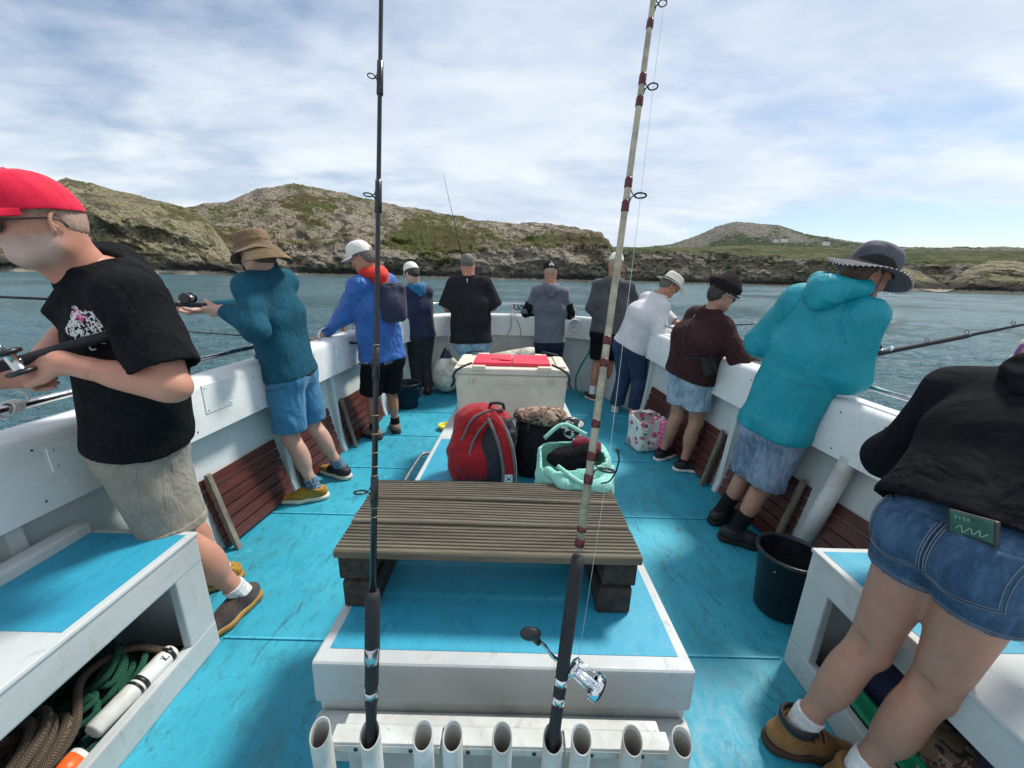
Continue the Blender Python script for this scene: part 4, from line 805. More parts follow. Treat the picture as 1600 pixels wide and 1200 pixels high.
# ================================================================ FIELD MODELLING (smooth bodies, cloth, bags)
def V3(a): return np.array(a, dtype=np.float64)
def unit(a): a = V3(a); return a/(np.linalg.norm(a)+1e-12)
class Cone:
    def __init__(s, a, b, ra, rb=None): s.a, s.b, s.ra, s.rb = V3(a), V3(b), ra, (ra if rb is None else rb)
    def grow(s, t): return Cone(s.a, s.b, s.ra+t, s.rb+t)
    def box(s): m = max(s.ra, s.rb); return np.minimum(s.a, s.b)-m, np.maximum(s.a, s.b)+m
    def f(s, X, Y, Z):
        d = s.b-s.a; L2 = float(d@d)+1e-12; px, py, pz = X-s.a[0], Y-s.a[1], Z-s.a[2]
        t = np.clip((px*d[0]+py*d[1]+pz*d[2])/L2, 0, 1); px = px-t*d[0]; py = py-t*d[1]; pz = pz-t*d[2]
        return np.sqrt(px*px+py*py+pz*pz)-(s.ra+(s.rb-s.ra)*t)
class Ell:
    """ellipsoid with axes (3 unit rows) and radii"""
    def __init__(s, c, r, ax=None): s.c, s.r, s.ax = V3(c), V3(r), (np.eye(3) if ax is None else np.array([unit(x) for x in ax]))
    def grow(s, t): return Ell(s.c, s.r+t, s.ax)
    def box(s): m = float(s.r.max()); return s.c-m, s.c+m
    def f(s, X, Y, Z):
        px, py, pz = X-s.c[0], Y-s.c[1], Z-s.c[2]; q = 0; q2 = 0
        for k in range(3):
            e = (px*s.ax[k][0]+py*s.ax[k][1]+pz*s.ax[k][2])/s.r[k]; q = q+e*e; q2 = q2+(e/s.r[k])**2
        k0 = np.sqrt(q)+1e-9; k1 = np.sqrt(q2)+1e-9; return k0*(k0-1)/k1
class RBox:
    def __init__(s, c, h, ax=None, r=0.01): s.c, s.h, s.r, s.ax = V3(c), V3(h), r, (np.eye(3) if ax is None else np.array([unit(x) for x in ax]))
    def grow(s, t): return RBox(s.c, s.h+t, s.ax, s.r+t)
    def box(s): m = float(np.linalg.norm(s.h)); return s.c-m, s.c+m
    def f(s, X, Y, Z):
        px, py, pz = X-s.c[0], Y-s.c[1], Z-s.c[2]; o = 0; mx = None
        for k in range(3):
            e = np.abs(px*s.ax[k][0]+py*s.ax[k][1]+pz*s.ax[k][2])-(s.h[k]-s.r); o = o+np.maximum(e, 0)**2; mx = e if mx is None else np.maximum(mx, e)
        return np.sqrt(o)+np.minimum(mx, 0)-s.r
def smin(a, b, k):
    if k <= 0: return np.minimum(a, b)
    h = np.maximum(k-np.abs(a-b), 0)/k; return np.minimum(a, b)-h*h*k*0.25
def smax(a, b, k): return -smin(-a, -b, k)
class Part:
    """prims joined smoothly, cut by planes (point, outward normal)"""
    def __init__(s, prims, k=0.03, cuts=(), kc=0.006): s.p, s.k, s.cuts, s.kc = prims, k, [(V3(a), unit(b)) for a, b in cuts], kc
    def box(s):
        b = [q.box() for q in s.p]; return np.min([x[0] for x in b], 0), np.max([x[1] for x in b], 0)
    def f(s, X, Y, Z, grow=0.0, cut=True):
        d = None
        for q in s.p:
            e = (q.grow(grow) if grow else q).f(X, Y, Z); d = e if d is None else smin(d, e, s.k)
        if cut:
            for pt, n in s.cuts: d = smax(d, (X-pt[0])*n[0]+(Y-pt[1])*n[1]+(Z-pt[2])*n[2], s.kc)
        return d
class Field:
    def __init__(s, parts, res, pad=None):
        pad = pad or res*4; b = [p.box() for p in parts]; s.res = res
        s.lo = np.min([x[0] for x in b], 0)-pad; hi = np.max([x[1] for x in b], 0)+pad; s.n = np.ceil((hi-s.lo)/res).astype(int)+1
        s.d = np.full(tuple(s.n), 0.3, np.float32)
    def sub(s, box, m):
        i0 = np.clip(np.floor((box[0]-m-s.lo)/s.res).astype(int), 0, s.n); i1 = np.clip(np.ceil((box[1]+m-s.lo)/s.res).astype(int)+1, 0, s.n)
        sl = tuple(slice(a, b) for a, b in zip(i0, i1)); ax = [(s.lo[k]+np.arange(i0[k], i1[k])*s.res).astype(np.float32) for k in range(3)]
        return sl, ax[0][:, None, None], ax[1][None, :, None], ax[2][None, None, :]
    def add(s, part, k=0.02, grow=0.0, cut=True):
        sl, X, Y, Z = s.sub(part.box(), k+abs(grow)+s.res*3)
        if min(q.stop-q.start for q in sl) <= 0: return
        s.d[sl] = smin(s.d[sl], part.f(X, Y, Z, grow, cut), k)
    def cut(s, part, k=0.006, grow=0.0):
        sl, X, Y, Z = s.sub(part.box(), k+abs(grow)+s.res*3)
        if min(q.stop-q.start for q in sl) <= 0: return
        s.d[sl] = smax(s.d[sl], -part.f(X, Y, Z, grow, False), k)
    def mesh(s, smooth=2):
        d = s.d; sg = d < 0; nx, ny, nz = d.shape
        c = [sg[i:nx-1+i, j:ny-1+j, k:nz-1+k] for i in (0, 1) for j in (0, 1) for k in (0, 1)]
        a = c[0]; al = a.copy(); an = a.copy()
        for q in c[1:]: al &= q; an |= q
        act = an & ~al; idx = np.argwhere(act)
        if len(idx) == 0: return np.zeros((0, 3)), np.zeros((0, 4), int)
        offs = np.array([(i, j, k) for i in (0, 1) for j in (0, 1) for k in (0, 1)])
        val = np.stack([d[idx[:, 0]+o[0], idx[:, 1]+o[1], idx[:, 2]+o[2]] for o in offs], 1).astype(np.float64)
        pos = np.zeros((len(idx), 3)); cnt = np.zeros(len(idx))
        for i in range(8):
            for j in range(i+1, 8):
                if np.abs(offs[i]-offs[j]).sum() != 1: continue
                va, vb = val[:, i], val[:, j]; m = (va < 0) != (vb < 0); t = np.where(m, va/np.where(m, va-vb, 1), 0)
                pos += np.where(m[:, None], offs[i]+(offs[j]-offs[i])*t[:, None], 0); cnt += m
        v = s.lo+(idx+pos/cnt[:, None])*s.res
        vid = np.full(act.shape, -1, np.int64); vid[act] = np.arange(len(idx)); Q = []
        for ax in range(3):
            n = [nx, ny, nz]; A = [slice(1, n[k]-1) for k in range(3)]; B = list(A); A[ax] = slice(0, n[ax]-1); B[ax] = slice(1, n[ax])
            ch = sg[tuple(A)] != sg[tuple(B)]; e = np.argwhere(ch)
            if len(e) == 0: continue
            e = e+np.array([0 if k == ax else 1 for k in range(3)]); ins = sg[e[:, 0], e[:, 1], e[:, 2]]
            b, c_ = [(1, 2), (2, 0), (0, 1)][ax]; ob = np.zeros(3, int); oc = np.zeros(3, int); ob[b] = 1; oc[c_] = 1
            g = lambda w: vid[w[:, 0], w[:, 1], w[:, 2]]
            q = np.stack([g(e-ob-oc), g(e-oc), g(e), g(e-ob)], 1); q[~ins] = q[~ins][:, ::-1]; Q.append(q)
        q = np.concatenate(Q); q = q[(q >= 0).all(1)]
        for _ in range(smooth): v = relax(v, q, 0.5)
        return v, q
def relax(v, q, w=0.5):
    e = np.concatenate([q[:, [0, 1]], q[:, [1, 2]], q[:, [2, 3]], q[:, [3, 0]]]); n = len(v); cnt = np.bincount(e.ravel(), minlength=n); out = np.empty_like(v)
    for k in range(3):
        out[:, k] = (np.bincount(e[:, 0], v[e[:, 1], k], n)+np.bincount(e[:, 1], v[e[:, 0], k], n))/np.maximum(cnt, 1)
    return v*(1-w)+out*w
def vnormals(v, q):
    fn = np.cross(v[q[:, 2]]-v[q[:, 0]], v[q[:, 3]]-v[q[:, 1]]); n = np.zeros_like(v)
    for k in range(3): n[:, k] = sum(np.bincount(q[:, c], fn[:, k], len(v)) for c in range(4))
    return n/(np.linalg.norm(n, axis=1)[:, None]+1e-12)
def folds(v, q, amp, freq, axis, seed=0.0, stretch=0.35, sgn=1.0):
    """creases of real relief running mostly along an axis"""
    ax = unit(axis); al = v@ax; p = v-np.outer(al, ax)*(1-stretch)
    p = p*freq+seed; w = np.stack([fbm(p*0.6+11, 2), fbm(p*0.6+23, 2), fbm(p*0.6+37, 2)], 1)-0.5; p = p+w*2.2
    h = (ridge(p*.8, 2, 0.3)-0.66); h = h+0.8*(fbm(p*0.45+5, 2)-0.5); h = h+.5*(ridge(np.stack([p[:, 1]*.5+p[:, 2]*.35, p[:, 0]*.45, p[:, 2]*.3+p[:, 0]*.2], 1)+9, 2, .3)-.66)
    return v+vnormals(v, q)*(h*amp*2*sgn)[:, None]
def shell(name, parts, th, res, mat, parent, k=0.02, fold=None, extra=None, smooth=2, cutf=None, depth=.05):
    """cloth of real thickness, open where the planes cut it"""
    F = Field(parts, res)
    for p in parts: F.add(p, k)
    th = max(th, res*1.9); I = Field.__new__(Field); I.res, I.lo, I.n = F.res, F.lo, F.n; I.d = np.full_like(F.d, 0.3)
    for p in parts:
        if not p.cuts: continue
        sl, X, Y, Z = I.sub(p.box(), .03)
        dd = p.f(X, Y, Z, -th, False); slab = None
        for pt, n in p.cuts:
            e = -((X-pt[0])*n[0]+(Y-pt[1])*n[1]+(Z-pt[2])*n[2])-depth; slab = e if slab is None else np.minimum(slab, e)
        I.d[sl] = np.minimum(I.d[sl], np.maximum(dd, slab))
    O = F.d; F.d = smax(O, -I.d, 0.002)
    if cutf: cutf(F)
    v, q = F.mesh(smooth)
    if fold:
        i = np.clip(np.round((v-F.lo)/res).astype(int), 0, F.n-1); oi = I.d[i[:, 0], i[:, 1], i[:, 2]]
        v = folds(v, q, *fold, sgn=np.clip(oi/th*1.6-.6, -.6, 1))
    if extra: v = extra(v, q)
    return raw_mesh(name, v, q, mat, parent=parent)
def solid(name, parts, res, mat, parent, k=0.02, fold=None, smooth=2, cuts=(), extra=None):
    F = Field(parts, res)
    for p in parts: F.add(p, k)
    for p in cuts: F.cut(p)
    v, q = F.mesh(smooth)
    if fold: v = folds(v, q, *fold)
    if extra: v = extra(v, q)
    return raw_mesh(name, v, q, mat, parent=parent)
from mathutils.bvhtree import BVHTree
def bvh(o):
    n = len(o.data.vertices); co = np.empty(n*3, np.float32); o.data.vertices.foreach_get('co', co); co = co.reshape(-1, 3)
    return BVHTree.FromPolygons([Vector(c) for c in co], [tuple(p.vertices) for p in o.data.polygons])
def project(B, c, r, u, n, pts, off=0.002):
    """drop points given in a tangent frame onto a surface; returns world points"""
    o = []
    for a, b in pts:
        s = Vector(c)+Vector(r)*a+Vector(u)*b+Vector(n)*0.35; h = B.ray_cast(s, -Vector(n), 0.6)
        o.append(h[0]+h[1]*(off if h[1].dot(Vector(n)) > 0 else -off) if h[0] is not None else None)
    return o
def stroke(g, B, c, r, u, n, pts, rad=0.0015, off=0.001, seg=6, sub=6):
    P = [p for p in spline([(a, b, 0) for a, b in pts], sub)]; W = [w for w in project(B, c, r, u, n, [(p.x, p.y) for p in P], off) if w is not None]
    if len(W) > 1: g.tube(W, rad, seg)
def patch(B, c, r, u, n, w, h, mat, name, parent, off=0.003, shape=None, nx=14, ny=14, th=0.002):
    g = G(); P = []
    for j in range(ny+1):
        row = []
        for i in range(nx+1):
            a, b = w*(i/nx-.5), h*(j/ny-.5)
            if shape: a, b = shape(a, b)
            row.append((a, b))
        P.append(row)
    W = [project(B, c, r, u, n, row, off) for row in P]; ok = [[x is not None for x in row] for row in W]
    vs = [[g.bm.verts.new(x) if x is not None else None for x in row] for row in W]
    for j in range(ny):
        for i in range(nx):
            q = (vs[j][i], vs[j][i+1], vs[j+1][i+1], vs[j+1][i])
            if all(q) and len(set(q)) == 4 and max((q[0].co-q[2].co).length, (q[1].co-q[3].co).length) < 0.08: g.bm.faces.new(q).smooth = True
    o = g.build(name, mat, parent); m = o.modifiers.new('t', 'SOLIDIFY'); m.thickness = th; m.offset = 0; return o

# ================================================================ PEOPLE
def skin_mat(name, c, red, beard=None, hairy=0.0):
    n = NT(name); a = n.noise(18, 5, .6); b = n.noise(5, 3, .5); f = n.noise(220, 3, .6)
    cc = n.mix(n.ramp(b, .25, .75, 0, .6), c, red); cc = n.mix(n.math('MULTIPLY', n.ramp(a, .42, .7), .35), cc, tuple(x*.72 for x in c)); cc = n.mix(n.math('MULTIPLY', n.ramp(n.noise(130, 3, .7), .5, .7), .28), cc, (red[0]*.8, red[1]*.55, red[2]*.55))
    if beard: cc = n.mix(n.math('MULTIPLY', n.attr('beard'), n.ramp(n.noise(600, 2, .7), .3, .7)), cc, beard)
    n.col(cc).rough(n.ramp(a, .3, .7, .42, .58)); b_ = n.bump(n.noise(90, 4, .6), .12, .002)
    n.b.inputs['Subsurface Weight'].default_value = 0.08; n.b.inputs['Subsurface Radius'].default_value = (.012, .004, .002); n.b.inputs['Subsurface Scale'].default_value = .6
    return n.m
MAT['skin1'] = skin_mat('ruddy_skin', (.50, .26, .18), (.56, .22, .15), (.52, .48, .44))
MAT['skin2'] = skin_mat('pale_skin', (.54, .34, .26), (.56, .28, .21))
MAT['skin3'] = skin_mat('tanned_skin', (.44, .22, .14), (.50, .19, .12))
MAT['skin4'] = skin_mat('light_tan_skin', (.40, .225, .155), (.42, .19, .13))
def hair_mat(name, c, c2):
    n = NT(name); a = n.noise(260, 4, .7, 0, sc=(1, 1, .25)); b = n.noise(30, 4, .6)
    n.col(n.mix(n.ramp(a, .35, .65), c, c2)).rough(.6); n.bump(a, .6, .003, n.bump(b, .4, .006)); return n.m
MAT['hair_grey'] = hair_mat('greying_hair', (.045, .038, .033), (.20, .18, .165)); MAT['hair_dark'] = hair_mat('dark_hair', (.012, .009, .007), (.05, .038, .03))
MAT['hair_brown'] = hair_mat('brown_hair', (.05, .028, .016), (.14, .085, .05)); MAT['hair_short'] = hair_mat('cropped_hair', (.36, .22, .16), (.42, .30, .24))
MAT['eye'] = plain('eye_white', (.7, .68, .65), .2); MAT['lens'] = plain('sunglass_lens', (.03, .022, .016), .08)

def hand_parts(w, d, up, side, curl=55, s=1.0, spread=0.0, thumb=35):
    """palm and five bent fingers; d: pointing, up: back-of-hand normal, side: towards the thumb; fingers curl away from 'up'"""
    w, d = V3(w), unit(d); up = unit(V3(up)-d*float(V3(up)@d)); sd = np.cross(up, d); sd = sd if float(sd@V3(side)) > 0 else -sd
    P = []; L = 0.088*s; fl = [(.043, .026, .021, .0098), (.048, .030, .023, .0102), (.045, .028, .022, .0098), (.035, .021, .019, .0088)]
    for i, off in enumerate((.029, .0095, -.010, -.028)):
        kn = w+d*L*(1-.03*abs(i-1))+sd*off*s; P.append(Cone(w+sd*off*.55*s, kn, .0165*s, .0125*s)); a = R(curl*.55+4*i); cur = kn; ang = a
        for j in range(3):
            v = d*math.cos(ang)-up*math.sin(ang)+sd*spread*(1.5-i)*.1; nx_ = cur+v*fl[i][j]*s; r = fl[i][3]*s*(1-.09*j); P.append(Cone(cur, nx_, r, r*.92)); cur = nx_; ang += R(curl*(1.05 if j == 0 else .75))
    P.append(Ell(w+d*L*.5-up*.004, (.040*s, .046*s, .015*s), (sd, d, up)))
    t0 = w+d*.022*s+sd*.026*s; t1 = t0+unit(d*.75+sd*.62-up*.45)*.040*s; t2 = t1+unit(d*.9+sd*.12-up*math.sin(R(thumb)))*.031*s; t3 = t2+unit(d*.85-sd*.15-up*math.sin(R(thumb+15)))*.024*s
    P += [Cone(w+d*.015+sd*.012, t1, .017*s, .0125*s), Cone(t1, t2, .0122*s, .0108*s), Cone(t2, t3, .0108*s, .0088*s)]
    return P
def ik(a, b, la, lb, hint):
    a, b, hint = V3(a), V3(b), V3(hint); d = b-a; L = np.linalg.norm(d); mx = (la+lb)*.998
    if L > mx: la *= L/mx; lb *= L/mx
    d = d/L; x = (L*L+la*la-lb*lb)/(2*L); h = math.sqrt(max(0, la*la-x*x)); n = hint-a; n = n-d*float(n@d); return a+d*x+unit(n)*h
def hdir(yaw, pitch=0): y, p = R(yaw), R(pitch); return V3((math.sin(y)*math.cos(p), math.cos(y)*math.cos(p), -math.sin(p)))
def head_frame(c, yaw, pitch, roll=0):
    f = hdir(yaw, pitch); r = unit(np.cross(f, (0, 0, 1))); u = np.cross(r, f); cr, sr = math.cos(R(roll)), math.sin(R(roll)); return V3(c), r*cr+u*sr, f, u*cr-r*sr
def M4(c, r, f, u): return Matrix(((r[0], f[0], u[0], c[0]), (r[1], f[1], u[1], c[1]), (r[2], f[2], u[2], c[2]), (0, 0, 0, 1)))
def head_mesh(H, s, res, fat=1.0, neck=None):
    c, r, f, u = H; q = lambda x, y, z: c+(r*x+f*y+u*z)*s; ax = (r, f, u)
    P = [Part([Ell(q(0, -.008, .030), (.074*s, .097*s, .088*s), ax), Ell(q(0, .022, -.035), (.060*fat*s, .066*s, .070*s), ax), Ell(q(0, -.03, -.02), (.062*fat*s, .055*s, .06*s), ax),
               Cone(q(-.026, .060, -.082), q(.026, .060, -.082), .022*s), Cone(q(-.05*fat, .0, -.062), q(-.022, .062, -.082), .022*s), Cone(q(.05*fat, .0, -.062), q(.022, .062, -.082), .022*s),
               Cone(q(-.036, .077, .030), q(.036, .077, .030), .013*s), Ell(q(-.036, .062, -.018), (.024*s, .026*s, .022*s), ax), Ell(q(.036, .062, -.018), (.024*s, .026*s, .022*s), ax)], .028*s),
         Part([Cone(q(0, .084, .018), q(0, .106, -.018), .0075*s, .0115*s), Cone(q(-.010, .092, -.022), q(.010, .092, -.022), .008*s)], .012*s),
         Part([Cone(q(-.020, .080, -.047), q(.020, .080, -.047), .0068*s), Cone(q(-.017, .080, -.058), q(.017, .080, -.058), .0078*s)], .004*s)]
    if neck is not None: P.append(neck)
    F = Field(P, res)
    if neck is not None: F.add(P.pop(), .02)
    for i, p in enumerate(P): F.add(p, (.035, .012, .006, .008, .008)[min(i, 4)]*s)
    for sx in (-1, 1):
        F.cut(Part([Ell(q(sx*.033, .093, .010), (.019*s, .014*s, .012*s), ax)]), .010); pass
        F.add(Part([Cone(q(sx*.033, .074, .010), q(sx*.0331, .0745, .010), .0125*s)]), .002)
    out_ = [F.mesh(2)]
    for sx in (-1, 1):
        n_ = unit(r*sx*.86-f*.50); y_ = unit(np.cross(u, n_)); z_ = unit(u*.96-f*.22); e0 = q(sx*.079, -.012, .002); rim = []
        for k in range(15):
            a = R(-75+300*k/14); rim.append(e0+(y_*(-sx)*(-.015*math.cos(a))*1.0+z_*.028*math.sin(a)-n_*(.006 if k in (0, 14) else .0))*s)
        pe = Part([Cone(a, b, .0042*s) for a, b in zip(rim, rim[1:])]+[Ell(e0-n_*.005*s, (.005*s, .014*s, .026*s), (n_, y_, z_)), Ell(e0-z_*.027*s-n_*.002*s+f*.006*s, (.005*s, .008*s, .010*s), (n_, y_, z_)), Ell(e0-n_*.013*s, (.012*s, .010*s, .020*s), (n_, y_, z_))], .004)
        Fe = Field([pe], .003); Fe.add(pe, .003); Fe.cut(Part([Ell(e0+n_*.004*s+f*.003*s, (.007*s, .007*s, .012*s), (n_, y_, z_))]), .003); out_.append(Fe.mesh(1))
    return merge(out_)
def merge(ms):
    V, Q, o = [], [], 0
    for v, q in ms:
        if len(v): V.append(v); Q.append(q+o); o += len(v)
    return np.concatenate(V), np.concatenate(Q)
def sheet_obj(rows, name, mat, parent, th=.003, off=0, closed_u=False):
    g = G(); g.sheet(rows); bmesh.ops.remove_doubles(g.bm, verts=g.bm.verts[:], dist=1e-5); o = g.build(name, mat, parent); m = o.modifiers.new('t', 'SOLIDIFY'); m.thickness = th; m.offset = off
    m2 = o.modifiers.new('s', 'SUBSURF'); m2.levels = 1; m2.render_levels = 1; return o
def brimmed(H, s, mat, parent, crown, brim, name='hat', droop=None, dent=None, th=.003, n=48, up=0.0, tilt=0.0, sx=.083, sy=.103):
    """crown: [(scale, z)] from brim to top; brim: [(width, z)] outward"""
    c, r, f, u = H
    def ring(k, ext, z, fn=None):
        row = []
        for i in range(n+1):
            a = 2*math.pi*i/n; ca, sa = math.cos(a), math.sin(a); x = (sx*k+ext)*ca; y = (sy*k+ext)*sa; zz = z+(droop(a, ext) if (droop and ext > 0) else 0)+(dent(a, k, z) if (dent and ext == 0) else 0)
            row.append(Vector(c+(r*x+f*y+u*(zz+up+y*tilt))*s))
        return row
    rows = [ring(1.0, e, z) for e, z in reversed(brim)]+[ring(k, 0, z) for k, z in crown]
    return sheet_obj(rows, name, mat, parent, th)
def cap(H, s, mat, parent, brim_mat=None, back=False, brim_len=.072, hgt=.108, band=None, up=.042, yaw=0):
    c, r, f, u = H; n = 40; rows = []
    for j in range(11):
        t = j/10; k = math.cos(t*math.pi/2)**.62 if t < 1 else 0.02; z = hgt*math.sin(t*math.pi/2)
        rows.append([Vector(c+(r*(.087*k*math.cos(a))+f*(.108*k*math.sin(a)-.006+.010*t)+u*(z+up-.012*(1-t)*math.sin(a)*-1*0-.016*(1-t)*max(0, -math.sin(a))))*s) for a in [2*math.pi*i/n for i in range(n+1)]])
    e = empty('cap', Vector(c)); e.parent = parent; e.matrix_parent_inverse = parent.matrix_world.inverted()
    o = sheet_obj(rows, 'crown', mat, e, .003)
    rows = []
    for j in range(7):
        t = j/6; row = []
        for i in range(17):
            a = R(26+128*i/16); sh = math.sin(math.pi*i/16)**.5
            x = .087*math.cos(a); y = .108*math.sin(a)-.006+brim_len*t*sh; z = .012-.012*t-1.5*(x*x)*(.6+t*.9)
            rows_pt = c+(r*x*(1-.03*t)+f*y+u*(z+up-.001+.10*(y-.09 if y > .09 else 0)))*s; row.append(Vector(rows_pt))
        rows.append(row)
    sheet_obj(rows, 'visor', brim_mat or mat, e, .004)
    g = G(); g.ball(Vector(c+(f*.004+u*(hgt+up+.001))*s), .006*s, 12, 8, (1, 1, .6)); g.build('button', mat, e)
    g = G()
    for k in range(6):
        a0 = math.pi*k/3+.52; L_ = []
        for t in np.linspace(.02, .96, 14):
            kk = math.cos(t*math.pi/2)**.62; L_.append(Vector(c+(r*(.0874*kk*math.cos(a0))+f*(.1084*kk*math.sin(a0)-.006+.010*t)+u*(hgt*math.sin(t*math.pi/2)+up-.016*(1-t)*max(0, -math.sin(a0))+.001))*s))
        g.tube(L_, .0009, 5)
    g.build('seams', mat, e)
    return e
def shoe(parent, an, yaw, s, up_mat, sole_mat, toe_mat=None, boot=False, pitch=0.0, name='shoe', side=1, lace=None, res=.005):
    """shoe under an ankle joint, standing on the deck"""
    f = hdir(yaw); r = unit(np.cross(f, (0, 0, 1))); u = V3((0, 0, 1)); z0 = 0.0 if pitch == 0 else 0.0
    base = V3((an[0], an[1], 0.004)); 
    q = lambda x, y, z: base+(r*x*side+f*y+u*(z+max(0, -y+.10)*math.tan(R(pitch))))*s
    ht = .125 if boot else .094
    up_ = Part([Cone(q(0, -.045, .052), q(0, -.002, .052), .036*s, .038*s), Cone(q(0, .0, .050), q(.006, .085, .040), .038*s, .037*s), Cone(q(.006, .085, .038), q(.002, .165, .030), .038*s, .029*s), Cone(q(0, -.018, .05), q(0, -.008, ht), .038*s, (.046 if boot else .041)*s), Cone(q(0, .0, .078), q(.002, .08, .057), .032*s, .030*s)], .022, cuts=[(q(0, 0, ht), unit(u*1.0-f*.18)), (q(0, 0, .026), -u)])
    ck = Part([Cone(q(0, -.01, .05), V3(an)+u*.12, .028*s, .033*s)], .01)
    F = Field([up_], res); F.add(up_, .005); F.cut(ck); v, qd = F.mesh(2); mats = [up_mat]
    o = raw_mesh(name, v, qd, mats, parent=parent)
    so = Part([Cone(q(0, -.045, .016), q(0, 0, .016), .043*s), Cone(q(0, 0, .016), q(.006, .09, .016), .040*s, .045*s), Cone(q(.006, .09, .016), q(.002, .175, .016), .045*s, .033*s)], .02, cuts=[(q(0, 0, .029), u), (q(0, 0, .0), -u)])
    F = Field([so], res); F.add(so, .004); v, qd = F.mesh(1); raw_mesh('sole', v, qd, sole_mat, parent=o)
    if toe_mat is not None:
        tp = Part([Cone(q(.005, .12, .038), q(.002, .168, .031), .038*s, .0305*s)], .02, cuts=[(q(0, .11, 0), -f), (q(0, 0, .027), -u)]); F = Field([tp], res); F.add(tp, .004); v, qd = F.mesh(2); raw_mesh('toe_cap', v, qd, toe_mat, parent=o)
    if lace is not None:
        g = G()
        for k in range(5):
            y = .035+.018*k; z = .107-.0105*k+(.0 if not boot else .012)
            g.tube([Vector(q(-.026, y, z-.016)), Vector(q(-.012, y+.002, z-.004)), Vector(q(0, y+.004, z)), Vector(q(.012, y, z-.004)), Vector(q(.026, y-.002, z-.016))], .0028, 6)
        for sg_ in (-1, 1): g.tube(spline([Vector(q(0, .03, .092)), Vector(q(.025*sg_, .025, .10)), Vector(q(.034*sg_, .04, .085)), Vector(q(.01*sg_, .035, .09))], 4), .0018, 6)
        g.build('laces', lace, o)
    return o

